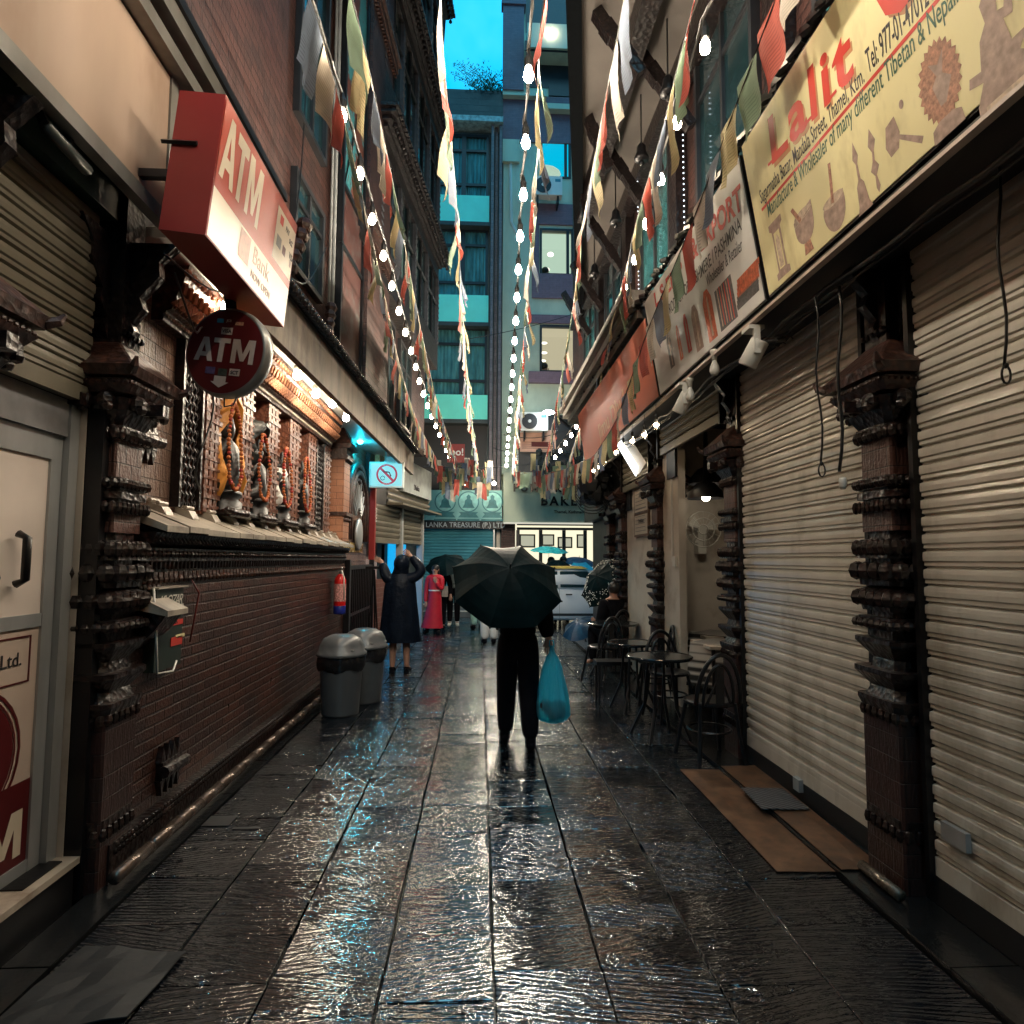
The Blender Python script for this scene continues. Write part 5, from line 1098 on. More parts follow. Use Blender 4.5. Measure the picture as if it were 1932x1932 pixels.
m = MB(); quadbox(m, o0-Vector((0, 0, .12)), o1-Vector((0, 0, .12)), o1+Vector((0, 0, 6)), o0+Vector((0, 0, 6)), pn*.13); m.build('side_wall', mat('black_side_cladding', (.004, .005, .006), .9, 0, .3, 20, .3, 30, .01, streak=True, spec=.03), j)
def beam(x, ya, yb): return MB().box(x-.07, ya, 6.08, x+.09, yb, 6.297)
beam(1.33, 4.5, 8.1).build('beam', M_['wood_dark'], j); beam(1.86, 4.5, 11.0).build('beam', M_['wood_dark'], j)
def strut(x0, y, z0, x1, z1):
    m = MB(); a, b = Vector((x0, y, z0)), Vector((x1, y+.1, z1)); n_ = 5
    for k in range(n_):
        p, q = a.lerp(b, k/n_), a.lerp(b, (k+1)/n_); s = .036+.01*(k % 2)
        quadbox(m, p+Vector((-s, 0, -s)), q+Vector((-s, 0, -s)), q+Vector((s, 0, s*.6)), p+Vector((s, 0, s*.6)), (0, .1, 0))
    return m.build('strut', M_['wood_dark'], j)
for y in (4.9, 6.2, 7.5): strut(1.3, y, 5.65, .95+(y-4.9)*.12, 6.28)
for y in (5.3, 6.7, 8.1, 9.5, 10.6): strut(1.86, y, 5.5, 1.42, 6.28)
for i, y in enumerate((5.1, 6.0, 7.2, 8.6, 10.0)):
    g = thing('hanging_bell', ['bell', '', '', '', ''][0] and 'x' or 'x', 'bell', (1.58, y, 5.6), local=True, group='dark bells hanging from the jetty soffit')
    g['label'] = 'dark ornament hanging by a rod from the pale soffit, %s from the camera' % ['nearest', 'second', 'third', 'fourth', 'farthest'][i]
    MB().tube([(0, 0, .18), (0, 0, .69)], .008, 5).build('rod', M_['wire'], g); MB().lathe([(.07, 0), (.075, .02), (.05, .08), (.045, .14), (.015, .18)], n=10).ball((0, 0, -.03), .03, 6, 4).build('bell_body', M_['black_metal'], g, True)
# fairy light drops
for k, (y, lab) in enumerate(((5.45, 'vertical thread of tiny white lights on the dark post, nearer one'), (7.1, 'vertical thread of tiny white lights on the dark post, farther one'))):
    g = thing('fairy_light_thread', lab, 'fairy lights', (1.8, y, 4.4), group='fairy light threads')
    m = MB()
    for i in range(34): m.ball((1.82, y, 4.4+i*.052), .0065, 5, 4)
    m.build('light_dots', M_['fairy'], g); MB().tube([(1.83, y, 4.35), (1.83, y, 6.2)], .003, 4).build('thread', M_['wire'], g)
# ================================================================ far side of the cross street
FY = 19.0
def PF(u, v, Y=FY): return P(u, v, Y=Y)
th = thing('teal_house', 'blue-lit house with curtained windows and turquoise balcony panels facing down the alley', 'house', (-.3, FY, 0))
xl, xr = PF(800, 600).x, PF(921, 600).x
zt = PF(880, 238).z
MB().box(-8, FY, 0, PF(948, 600).x, FY+6, zt).build('wall', mat('dark_teal_render', (.1, .13, .13), .7, 0, .2, 2, .2), th)
bands = [(380, 430), (565, 616), (750, 796)]
m = None
for a, b in bands:
    za, zb = PF(870, b).z, PF(870, a).z
    MB().box(-6, FY-.35, za, xr, FY-.003, zb).build('balcony_panel', M_['balcony'], th)
    MB().box(-6, FY-.4, za-.12, xr+.02, FY-.003, za-.003).build('slab_edge', mat('dark_slab_edge', (.05, .06, .06), .7), th)
wins = [(258, 380), (435, 565), (620, 750)]
for a, b in wins:
    z0, z1 = PF(870, b).z, PF(870, a).z
    for x0, x1 in ((xl-1.9, xl+.0), (xl+.02, xr-.03)):
        f = MB(); fw = .07
        f.box(x0, FY-.12, z0, x0+fw, FY-.01, z1).box(x1-fw, FY-.12, z0, x1, FY-.01, z1).box(x0+fw, FY-.12, z1-fw, x1-fw, FY-.01, z1).box(x0+fw, FY-.12, z0, x1-fw, FY-.01, z0+fw)
        f.box(x0+fw, FY-.11, z1-.55, x1-fw, FY-.01, z1-.48).box(x0+fw, FY-.11, z0+.45, x1-fw, FY-.01, z0+.53)
        xm = x0+(x1-x0)*.6; f.box(xm-.07, FY-.115, z0+fw, xm+.07, FY-.01, z1-fw)
        f = f.build('window', M_['frame_dark'], th)
        c = MB(); n_ = 60; c.raw([(x0+.05+(x1-x0-.1)*k/n_, FY-.03-.018*math.sin(k*1.7), z) for k in range(n_+1) for z in (z0+.05, z1-.05)], [(2*k, 2*k+2, 2*k+3, 2*k+1) for k in range(n_)])
        c = c.build('curtain', M_['curtain'] if 'curtain' in M_ else M_.setdefault('curtain', mat('teal_curtain', (.07, .24, .25), .6, 0, .5, 7, 0, streak=True))); c.parent = f
MB().box(-6, FY-.3, zt-.02, PF(946, 600).x, FY+.3, PF(880, 182).z).build('roof_parapet', M_['brick_roof'], th)
MB().box(-6, FY-.55, zt-.2, PF(946, 600).x, FY-.0, zt-.03).build('gutter', mat('pale_mossy_gutter', (.3, .42, .42), .6, 0, .5, 9, .3), th)
xa, xb = PF(923, 600).x, PF(946, 600).x; w_ = (xb-xa)/3
for k in range(3): MB().box(xa+k*w_+.02, FY-.42+(.12 if k == 1 else 0), 3.2, xa+(k+1)*w_-.02, FY-.003, zt-.21).build('brick_pilaster', M_['brick_grey'], th)
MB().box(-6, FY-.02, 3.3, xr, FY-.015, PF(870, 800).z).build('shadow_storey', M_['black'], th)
MB().box(PF(855, 0).x, FY-.06, PF(0, 862).z, PF(886, 0).x, FY-.03, PF(0, 826).z).build('red_board', M_['red_sign'], th)
text('oo!', 'board_lettering', M_['white'], .3, (PF(860, 0).x, FY-.065, PF(0, 848).z), (1, 0, 0), (0, 0, 1), th, bold=.02)
# shrine-like printed board above the blue shutter
sg = thing('printed_sign', 'turquoise printed sign with three seated figures above the blue shutter', 'shop sign', (-.3, FY-.5, 2.8))
a, b = PF(795, 924, FY-.5), PF(947, 982, FY-.5)
n = N('turquoise_print'); n.set(Base_Color=n.mix(n.noise(n.pos(), 2, 3), (.12, .4, .4), (.32, .62, .58)), Roughness=.5)
MB().box(a.x, FY-.5, b.z, b.x, FY-.42, a.z).build('board', n.mat, sg)
ik = mat('dark_teal_print', (.04, .2, .22), .5, bump=0); ip = mat('pale_teal_print', (.3, .66, .62), .5, bump=0)
for u in (840, 884, 929):
    cx = PF(u, 950, FY-.5).x; cz = (a.z+b.z)/2+.1
    def disc(cx, cz, rx, rz, mt, o, nm='printed_figure'): MB().raw([(cx+rx*math.cos(t*math.pi/10), FY-.5-o, cz+rz*math.sin(t*math.pi/10)) for t in range(20)], [tuple(range(20))]).build(nm, mt, sg)
    m = MB(); k = 24; m.raw([(cx+r*math.cos(2*math.pi*i/k), FY-.502, cz+r*math.sin(2*math.pi*i/k)) for i in range(k) for r in (.31, .28)], [(2*i, 2*((i+1) % k), 2*((i+1) % k)+1, 2*i+1) for i in range(k)])
    disc(cx, cz, .27, .27, ip, .001)
    m.raw([(cx+q*.01, FY-.504, cz+z*.01) for q, z in ((-18, -18), (18, -18), (12, -8), (10, 4), (5, 8), (6, 16), (0, 22), (-6, 16), (-5, 8), (-10, 4), (-12, -8))], [tuple(range(11))])
    m.raw([(cx+q*.01, FY-.502, cz+z*.01) for q, z in ((-30, -46), (30, -46), (22, -36), (28, -30), (-28, -30), (-22, -36))], [tuple(range(6))])
    m.raw([(cx+q*.01, FY-.502, cz+z*.01) for q, z in ((-32, -56), (32, -56), (32, -50), (-32, -50))], [(0, 1, 2, 3)])
    m.build('printed_figure', ik, sg)
ns = thing('name_board', 'black name board with pale serif letters reading TREASURE', 'shop sign', (-.3, FY-.5, 2.65))
a2, b2 = PF(795, 983, FY-.5), PF(947, 998, FY-.5)
MB().box(a2.x, FY-.5, b2.z, b2.x, FY-.4, a2.z-.004).build('board', M_['black'], ns)
text('LANKA TREASURE (P.) LTD', 'lettering', mat('grey_letters', (.35, .4, .42), .5, bump=0), .21, (PF(818, 0, FY-.5).x, FY-.505, b2.z+.04), (1, 0, 0), (0, 0, 1), ns, sx=.92, bold=.01)
g = thing('roller_shutter', 'closed blue-lit roller shutter behind the woman in red', 'roller shutter', (-.5, FY-.3, 0))
xs0, xs1 = PF(790, 1000).x, PF(930, 1000).x; zt2 = PF(870, 999).z
m = MB(); n_ = int(zt2/.09); pr = []
for i in range(n_): z = zt2-i*.09; pr += [(0, z), (-.02, z-.03), (-.012, z-.07), (0, z-.085)]
k = len(pr); m.raw([(xs0, FY-.28+y, z) for y, z in pr]+[(xs1, FY-.28+y, z) for y, z in pr], [(i, i+1, k+i+1, k+i) for i in range(k-1)])
m.build('slats', M_['farshutter'], g); MB().box(xs1, FY-.4, 0, xs1+.05, FY-.2, zt2).build('guide_rail', M_['steel'], g)
st = thing('entrance_steps', 'low stone steps in front of the blue roller shutter', 'steps', (-.5, 18.6, 0))
MB().box(-3, 18.05, -.02, xs1+.1, FY-.3, .17).box(-3, 18.35, .17, xs1+.1, FY-.3, .34).build('tread', mat('grey_step_stone', (.14, .16, .17), .4), st)
MB().box(-3, 18.045, .14, xs1+.1, 18.05, .17).box(-3, 18.345, .31, xs1+.1, 18.35, .34).build('nosing', M_['white'], st)
# rooftop shrub
for cx, cz, r, lab in ((PF(915, 165), 0, .55, 'bushy shrub with wiry shoots on the roof of the blue-lit house'),):
    g = thing('rooftop_shrub', lab, 'shrub', tuple(cx)); m = MB()
    zb = PF(880, 185).z
    for k in range(1500):
        a = random.gauss(0, .42); h = abs(random.gauss(0, .33)); q = Vector((cx.x+a*.75+.1, FY+random.gauss(0, .3), zb+h*(1.1-abs(a)*.7)))
        s = random.uniform(.03, .055); d = Vector((random.uniform(-1, 1), random.uniform(-1, 1), random.uniform(-1, 1))).normalized()*s; e = d.orthogonal().normalized()*s*.5
        m.raw([q-d, q+e, q+d, q-e], [(0, 1, 2, 3)])
    tw = []
    for k in range(16):
        x0 = cx.x+random.uniform(-.3, .45); pts = [Vector((x0, FY, zb))]; dx = random.uniform(-.1, .1); L = random.uniform(.7, 1.5)
        for t in range(7): pts.append(pts[-1]+Vector((dx+.02*t*(-1 if dx < 0 else 1), 0, L/7*(1-.07*t))))
        tw.append(pts)
        for q in pts[2:]:
            for j_ in range(5):
                c = q+Vector((random.gauss(0, .05), random.gauss(0, .05), random.gauss(0, .05))); m.raw([c, c+Vector((.035, 0, .02)), c+Vector((.05, 0, .06)), c+Vector((.01, .01, .04))], [(0, 1, 2, 3)])
    m.build('foliage', M_['tree'], g); m = MB()
    for pts in tw: m.tube(pts, [.012*(1-.1*i) for i in range(len(pts))], 4)
    m.build('stem', M_['bark'], g)
# street lamp arm against the sky
g = thing('roof_pole', 'thin dark pole rising beside the sky gap', 'pole', (-1.0, 14, 9))
MB().tube([P(832, 110, Y=14), P(841, -5, Y=14), P(838, -60, Y=14)], .05, 6).build('pole', M_['iron'], g)
# --- bakery house
bh = thing('bakery_house', 'greenish cream house with mauve brick bands and lit windows facing down the alley', 'house', (3, FY, 0))
FB = 18.8
def PB(u, v): return P(u, v, Y=FB)
x0 = PB(948, 600).x
W3 = [(1019, 250, 1077, 336, 'cyan'), (1018, 433, 1082, 519, 'a'), (1018, 616, 1150, 702, 'b')]
# wall built round the openings
def wallpanels(m, x0, x1, z0, z1, holes, y0, y1):
    zs = sorted({z0, z1}|{h[1] for h in holes}|{h[3] for h in holes})
    for a, b in zip(zs, zs[1:]):
        hs_ = sorted([(h[0], h[2]) for h in holes if h[1] <= a and h[3] >= b]); x = x0
        for p, q in hs_+[(x1, x1)]:
            if p > x: m.box(x, y0, a, p, y1, b)
            x = max(x, q)
    return m
holes = []
for u0, v0, u1, v1, k in W3: a, b = PB(u0, v1), PB(u1, v0); holes.append((a.x, a.z, b.x, b.z))
m = MB(); wallpanels(m, x0, 9, PB(960, 895).z, PB(960, 10).z, holes, FB, FB+.3); m.build('wall', M_['cream_far'], bh)
MB().box(x0, FB+3, 0, 9, FB+3.2, 17).box(x0, FB+.3, 0, x0+.1, FB+3, 17).box(8.9, FB+.3, 0, 9, FB+3, 17).build('back_wall', M_['cream_far'], bh)
def band(u0, v0, u1, v1, d=.06, mt='brick_purple', nm='brick_band'):
    a, b = PB(u0, v1), PB(u1, v0); MB().box(a.x, FB-d, a.z, b.x, FB-.003, b.z).build(nm, M_[mt], bh)
band(948, 190, 1150, 268); band(1003, 390, 1150, 424); band(1003, 521, 1150, 563); band(997, 598, 1150, 610); band(997, 706, 1150, 724, .16)
band(948, 181, 1030, 189, .25, 'cream_far', 'ledge'); band(948, 268, 980, 308, .12, 'cream_far', 'corner_block'); band(1003, 424, 1017, 521, .05); band(1082, 250, 1150, 706, .04)
band(948, -60, 988, 181, .3, 'brick_purple', 'chimney_pier'); band(946, 6, 991, 24, .36, 'brick_purple', 'pier_cap')
band(992, 85, 1150, 122, .7, 'cream_far', 'balcony_front'); band(1035, 165, 1150, 182, .05, 'frame_dark', 'dark_window'); band(1030, 212, 1150, 217, .3, 'cream_far', 'ledge')
MB().box(PB(988, 0).x, FB-.62, PB(0, 80).z, 8, FB-.58, PB(0, 62).z).build('balcony_rail', M_['frame_dark'], bh)
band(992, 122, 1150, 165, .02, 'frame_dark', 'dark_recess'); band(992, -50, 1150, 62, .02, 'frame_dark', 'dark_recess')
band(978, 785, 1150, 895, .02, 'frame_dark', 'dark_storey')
MB().tube([PB(962, 270), PB(965, 420), PB(975, 440)], .05, 8).build('downpipe', M_['white_plastic'], bh)
room_w = emit('glowing_room_wall', (.62, .85, .66), 1.1); room_c = emit('cyan_glowing_room', (0, .55, .85), 1.35); room_o = emit('warm_glowing_room', (.75, .68, .45), 1.0)  # room walls emit the interior light themselves
for (a, za, b, zb), k, rm in zip(holes, 'cab', (room_c, room_w, room_o)):
    f = MB().box(a, FB-.03, za, a+.07, FB+.1, zb).box(b-.07, FB-.03, za, b, FB+.1, zb).box(a+.07, FB-.03, zb-.07, b-.07, FB+.1, zb).box(a+.07, FB-.03, za, b-.07, FB+.1, za+.06)
    f.box(a+(b-a)*(.83 if k != 'b' else .6)-.04, FB-.025, za+.06, a+(b-a)*(.83 if k != 'b' else .6)+.04, FB+.1, zb-.07)
    f = f.build('window', M_['frame_dark'], bh)
    r = MB().box(a-.4, FB+1.9, za-.5, b+.4, FB+2.0, zb+.3).box(a-.4, FB+.31, zb+.3, b+.4, FB+2, zb+.35).build('room', rm); r.parent = f
    if k != 'c':
        l = MB()
        for q in ((.45, .85), (.32, .5), (.25, .35)) if k == 'a' else ((.12, .9), (.12, .68), (.1, .5)): l.ball((a+(b-a)*q[0], FB+1.2, za+(zb-za)*q[1]), .09, 8, 6, 1.2, 1, .8 if k == 'a' else .35)
        l = l.build('ceiling_lamp', emit('lit_ceiling_lamp', (1, .95, .8), 3.5)); l.parent = f
    else:
        l = MB().ball((a+(b-a)*.3, FB+1.4, zb-.5), .45, 12, 6, 1.2, 1, .35).build('paper_lamp', room_w); l.parent = f
# bakery fascia
bf = thing('bakery_sign', 'greenish cream fascia with raised dark letters reading BAKERY', 'shop sign', (2.3, FB-.6, 2.9))
a, b = P(950, 985, Y=FB-.6), P(1150, 893, Y=FB-.6)
MB().box(a.x, FB-.6, a.z, b.x+.5, FB-.003, b.z).build('fascia', M_['cream_far'], bf)
MB().box(a.x, FB-.62, a.z-.05, b.x+.5, FB-.58, a.z-.003).build('light_strip', emit('lit_strip', (.75, .72, .6), 1.3), bf)
dk = mat('dark_chrome_letters', (.06, .055, .05), .2, .6, .5, 20, 0)
for s, u, v, sz in (('PUMPER', 968, 927, .31), ('BAKERY', 1020, 953, .36)):
    q = P(u, v, Y=FB-.605); text(s, 'lettering', dk, sz, q, (1, 0, 0), (0, 0, 1), bf, bold=.035, ext=.03, space=1.35)
q = P(1045, 968, Y=FB-.605); text('Thamel, Kathmandu', 'small_lettering', dk, .12, q, (1, 0, 0), (0, 0, 1), bf, ext=.01, bold=.02)
# bakery shop window
bs = thing('bakery_shop', 'brightly lit bakery shop front with framed pictures on its back wall', 'shop', (2.2, FB, 0))
zt3 = P(1000, 990, Y=FB).z; xa, xb = PB(975, 1050).x, PB(1137, 1050).x
SHW = emit('glowing_shop_wall', (1, .93, .66), 1.7)  # back wall glows itself to stand for the light in the shop
MB().box(xa-.5, FB+2.6, 0, xb+.5, FB+2.7, zt3+.3).build('glowing_wall', SHW, bs)
MB().box(xa-.6, FB+.1, zt3+.3, xb+.6, FB+2.7, zt3+.35).box(xa-.6, FB+.1, -.01, xb+.6, FB+2.7, .05).box(xa-.6, FB+.1, 0, xa-.5, FB+2.7, zt3+.3).box(xb+.5, FB+.1, 0, xb+.6, FB+2.7, zt3+.3).build('interior', M_['cream'], bs)
f = MB(); 
for u in (977, 1020, 1064, 1104, 1135): x_ = PB(u, 1050).x; f.box(x_-.05, FB-.04, 0, x_+.05, FB+.05, zt3-.16)
f.box(xa, FB-.05, zt3-.155, xb, FB+.05, zt3-.08).box(xa, FB-.05, zt3-.02, xb, FB+.05, zt3+.06)
f.build('window_frame', M_['frame_dark'], bs)
MB().box(x0, FB, 0, xa-.05, FB+.2, 3.2).build('brick_jamb', M_['brick_up'], bs)
for u0, v0, u1, v1 in ((980, 1008, 1010, 1033), (1022, 1008, 1046, 1030), (1052, 1013, 1080, 1034), (1088, 1008, 1104, 1034)):
    p0, p1 = P(u0, v1, Y=FB+2.5), P(u1, v0, Y=FB+2.5)
    fr_ = MB().box(p0.x, FB+2.5, p0.z, p1.x, FB+2.53, p1.z).build('picture', M_['frame_dark'], bs)
    pc = MB().box(p0.x+.05, FB+2.49, p0.z+.05, p1.x-.05, FB+2.498, p1.z-.05).build('print', emit('glowing_print', (.8, .8, .6), .9)); pc.parent = fr_  # prints glow slightly so they look lit
MB().box(xa, FB+1.6, .4, xb, FB+2.2, 1.15).build('counter', mat('warm_wood_counter', (.4, .22, .1), .5), bs)
# far right and left infill of the cross street
o = MB().box(5.5, 13.4, 0, 12, 18.5, 9).build('side_house', M_['cream_far']); tag(o, 'plain cream house closing the cross street behind the right columns', 'house')
o = MB().box(-12, 14.3, 0, -4.5, 18.0, 9).build('side_house', M_['brick_up']); tag(o, 'dark brick house closing the cross street on the left', 'house')
o = MB().box(-4.6, 9, 0, -2.65, 14.2, 9).build('rear_house', M_['black']); tag(o, 'dark house mass behind the corner shop', 'house')
# air conditioners
def ac(u0, v0, u1, v1, label):
    a, b = P(u0, v1, Y=FB-.5), P(u1, v0, Y=FB-.5); w, h = b.x-a.x, b.z-a.z
    g = thing('air_conditioner', label, 'air conditioner', (a.x, FB-.5, a.z), group='outdoor air conditioner units')
    MB().box(a.x, FB-.5, a.z, b.x, FB-.2, b.z).build('casing', M_['white'], g)
    m = MB().at(a.x+w*.33, FB-.505, a.z+h*.5, rx=math.pi/2).lathe([(h*.42, 0), (h*.42, .02), (h*.12, .025)], n=20); m.build('fan_grille', M_['frame_dark'], g)
    MB().at(a.x+w*.33, FB-.535, a.z+h*.5, rx=math.pi/2).lathe([(h*.09, 0), (h*.09, .01)], n=10).build('hub', M_['white'], g)
    MB().box(a.x+.1, FB-.45, a.z-.25, a.x+.15, FB-.01, a.z-.003).box(b.x-.15, FB-.45, a.z-.25, b.x-.1, FB-.01, a.z-.003).build('bracket', M_['iron'], g)
    MB().box(b.x-w*.25, FB-.504, a.z+h*.7, b.x-w*.06, FB-.5005, a.z+h*.85).build('badge', M_['farshutter'], g)
ac(1007, 333, 1061, 366, 'outdoor air conditioner under the cyan lit window'); ac(982, 778, 1034, 812, 'outdoor air conditioner above the poster, lower one')
g = thing('poster_board', 'salmon poster board with dark line print below the lower air conditioner', 'poster', (1.4, FB-.1, 4.6))
a, b = PB(981, 853), PB(1048, 813); MB().box(a.x, FB-.1, a.z, b.x, FB-.05, b.z).build('board', mat('salmon_poster', (.6, .35, .26), .6, 0, .1), g)
m = MB()
for k in range(4): m.box(a.x+.05, FB-.104, a.z+.1+k*.06, b.x-.05, FB-.1005, a.z+.115+k*.06)
m.box((a.x+b.x)/2-.2, FB-.106, a.z+.15, (a.x+b.x)/2+.3, FB-.1005, a.z+.3)
m.build('print', M_['maroon'], g)
g = thing('street_floodlight', 'white lit street floodlight on a short arm above the bakery sign', 'floodlight', (2.3, 17.5, 5))
q = P(1035, 778, Y=17.8); MB().ball(q, .12, 8, 6, 1.4, 1, .5).build('lens', emit('lit_cool_lens', (.8, .95, 1), 90), g, True); MB().tube([q+Vector((.1, .05, .03)), q+Vector((.7, .4, -.35)), q+Vector((.9, .9, -.5))], .05, 6).build('arm', M_['iron'], g)
for i, (u, v, lab) in enumerate(((932, 912, 'round lit lamp above the printed turquoise sign'), (879, 914, 'small lit lamp behind the flag scallops, left one'), (1040, 58, 'white lit lamp on the top balcony of the bakery house'))):
    q = P(u, v, Y=18.0); o = MB().ball(q, .055 if i != 1 else .04, 8, 6).build('wall_lamp', emit('lit_lamp_%s' % 'abc'[i], (1, .85, .65), 170), smooth=True); tag(o, lab, 'lamp')
# silver festoon decorations on the bakery balcony
m = MB()
for k in range(60):
    q = P(random.uniform(1010, 1100), random.uniform(850, 890), Y=18.0); m.ball(q, random.uniform(.05, .12), 5, 4)
o = m.build('balcony_plants', mat('glittering_dark_plants', (.04, .05, .05), .2, .3, .6, 30, .5)); tag(o, 'dark glittering potted plants along the balcony above the bakery sign', 'plants', kind='stuff')
# ---- street wires
for i, (p, q, s) in enumerate((((950, 820), (1090, 800), 20), ((800, 880), (1100, 860), 14), ((880, 640), (1090, 590), 6), ((930, 845), (1090, 850), 18))):
    a, b = P(*p, Y=15.5), P(*q, Y=15.5); o = MB().tube([a.lerp(b, t/12)-Vector((0, 0, s*.01*math.sin(math.pi*t/12))) for t in range(13)], .009, 4).build('street_wire', M_['wire'])
    tag(o, ['thin wire above the bakery balcony, upper one', 'long sagging wire across the alley mouth', 'thin stay wire across the cream house', 'thin wire above the bakery balcony, lower one'][i], 'cable', 'wires across the alley mouth')
# ================================================================ festoon bulbs and prayer flags
def zlane(pts, zf):
    out = []
    for u, v in pts:
        z = zf(5)
        for _ in range(6): q = P(u, v, Z=z); z = zf(max(0, q.y))
        out.append(q)
    return out
def resample(pts, step):
    out = [pts[0]]; acc = 0
    for a, b in zip(pts, pts[1:]):
        L = (b-a).length; d = step-acc
        while d <= L: out.append(a.lerp(b, d/L)); d += step
        acc = L-(d-step)
    return out
def smoothpts(pts, n=4):
    "Catmull-Rom"
    o = []
    for i in range(len(pts)-1):
        p0, p1, p2, p3 = pts[max(i-1, 0)], pts[i], pts[i+1], pts[min(i+2, len(pts)-1)]
        for k in range(n):
            t = k/n; o.append(.5*((2*p1)+(p2-p0)*t+(2*p0-5*p1+4*p2-p3)*t*t+(3*p1-p0-3*p2+p3)*t**3))
    return o+[pts[-1]]
GLOW = []
def festoon(pts, label, step=.62, pre=None, bm='bulb'):
    g = thing('festoon_string', label, 'string lights', tuple(pts[0]), group='festoon bulb strings along the alley')
    full = smoothpts(([pre] if pre else [])+pts, 6); bs = resample(full, step)
    cable = []
    for i, b in enumerate(bs):
        cable.append(b+Vector((.01*math.sin(i), 0, .15)))
        if i < len(bs)-1: cable.append(b.lerp(bs[i+1], .5)+Vector((0, 0, .12)))
    m = MB().tube(cable, .009, 5).tube([c+Vector((.012*math.sin(3*i), 0, .012*math.cos(3*i))) for i, c in enumerate(cable)], .006, 4); m.build('cable', M_['wire'], g)
    for i, b in enumerate(bs[:99]):
        s = MB().at(*b).lathe([(.014, .03), (.024, .035), (.026, .09), (.016, .115), (.006, .15)], n=8).build('lamp_socket', M_['wire'], g)
        l = MB().at(*b).lathe([(.012, .035), (.02, .02), (.03, -.01), (.031, -.025), (.023, -.05), (.004, -.06)], n=8).build('bulb', M_[bm], None, True); l.parent = s; l.matrix_parent_inverse = Matrix.Identity(4)
        l.matrix_parent_inverse = WORLD[g.name].inverted() if False else Matrix.Identity(4)
zb_ = lambda y: 4.62-.75*(min(y, 16)/16)**2
LS = zlane([(575, 5), (665, 270), (690, 370), (727, 492), (757, 600), (778, 668), (805, 760), (850, 868)], zb_)
MS = zlane([(1002, 65), (993, 205), (991, 325), (983, 413), (976, 548), (970, 660), (962, 780), (955, 885)], zb_)
RS = zlane([(1318, 115), (1273, 243), (1243, 348), (1218, 422), (1165, 590), (1111, 737), (1085, 808), (1043, 868)], zb_)
festoon(LS, 'left string of glowing festoon bulbs running beside the red flags', pre=Vector((-.94, 1.6, 4.7)))
festoon(MS, 'middle string of glowing festoon bulbs hanging down the centre of the sky gap', pre=Vector((.22, 1.8, 4.7)), bm='bulb_mid')
festoon(RS, 'right string of glowing festoon bulbs above the shop signs', pre=Vector((1.2, .3, 4.7)))
def flagmat(name, col):
    n = N(name); p = n.pos(); x, y, z = n.xyz(p)
    ln = n.n('TexWave', Vector=n.n('CombineXYZ', i0=z, i1=n.math('MULTIPLY', y, .1), i2=0.0).outputs[0], Scale=16.0, Distortion=2.5, Detail=2.0, wave_type='BANDS', bands_direction='X').outputs['Fac']
    f = n.math('MULTIPLY', n.math('MULTIPLY', n.ramp(ln, .55, .75), n.ramp(n.noise(p, 7, 2), .42, .5)), .55)
    c = n.mix(f, col, [q*.3 for q in col]); c = n.mix(n.ramp(n.noise(p, 4, 3), .3, .8), c, [q*.62 for q in col])
    n.set(Base_Color=c, Roughness=.75)
    tr = n.t.nodes.new('ShaderNodeBsdfTranslucent'); n.t.links.new(c, tr.inputs[0])
    mx = n.t.nodes.new('ShaderNodeMixShader'); mx.inputs[0].default_value = .4
    n.t.links.new(n.b.outputs[0], mx.inputs[1]); n.t.links.new(tr.outputs[0], mx.inputs[2]); n.t.links.new(mx.outputs[0], n.out.inputs[0]); return n.mat
FM = [flagmat('blue_flag_cloth', (.2, .25, .34)), flagmat('white_flag_cloth', (.78, .7, .6)), flagmat('red_flag_cloth', (.58, .12, .09)), flagmat('green_flag_cloth', (.22, .32, .22)), flagmat('yellow_flag_cloth', (.68, .58, .33))]
FV = {}
def flagmesh(ci, vi, w=.3, h=.4):
    if (ci, vi) in FV: return FV[ci, vi]
    rnd = random.Random(vi*7+1); nx, nz = 6, 8; a1, a2, ph, sh, tp = rnd.uniform(.01, .028), rnd.uniform(.5, 1.6), rnd.random()*6, rnd.uniform(-.05, .07), rnd.uniform(.0, .2)
    vs = []
    for i in range(nx+1):
        for j in range(nz+1):
            s, t = i/nx, j/nz; ww = w*(1-tp*t*.6)
            vs.append((w/2+(s-.5)*ww+sh*t*t, a1*(t+.15)*math.sin(s*6.5*a2+ph+t*2)+.015*t*math.sin(t*5+ph), -h*t*(1-.05*math.sin(s*5+ph))))
    fs = [(i*(nz+1)+j, (i+1)*(nz+1)+j, (i+1)*(nz+1)+j+1, i*(nz+1)+j+1) for i in range(nx) for j in range(nz)]
    me = bpy.data.meshes.new('prayer_flag'); me.from_pydata(vs, [], fs); me.materials.append(FM[ci])
    me.polygons.foreach_set('use_smooth', [True]*len(me.polygons)); FV[ci, vi] = me; return me
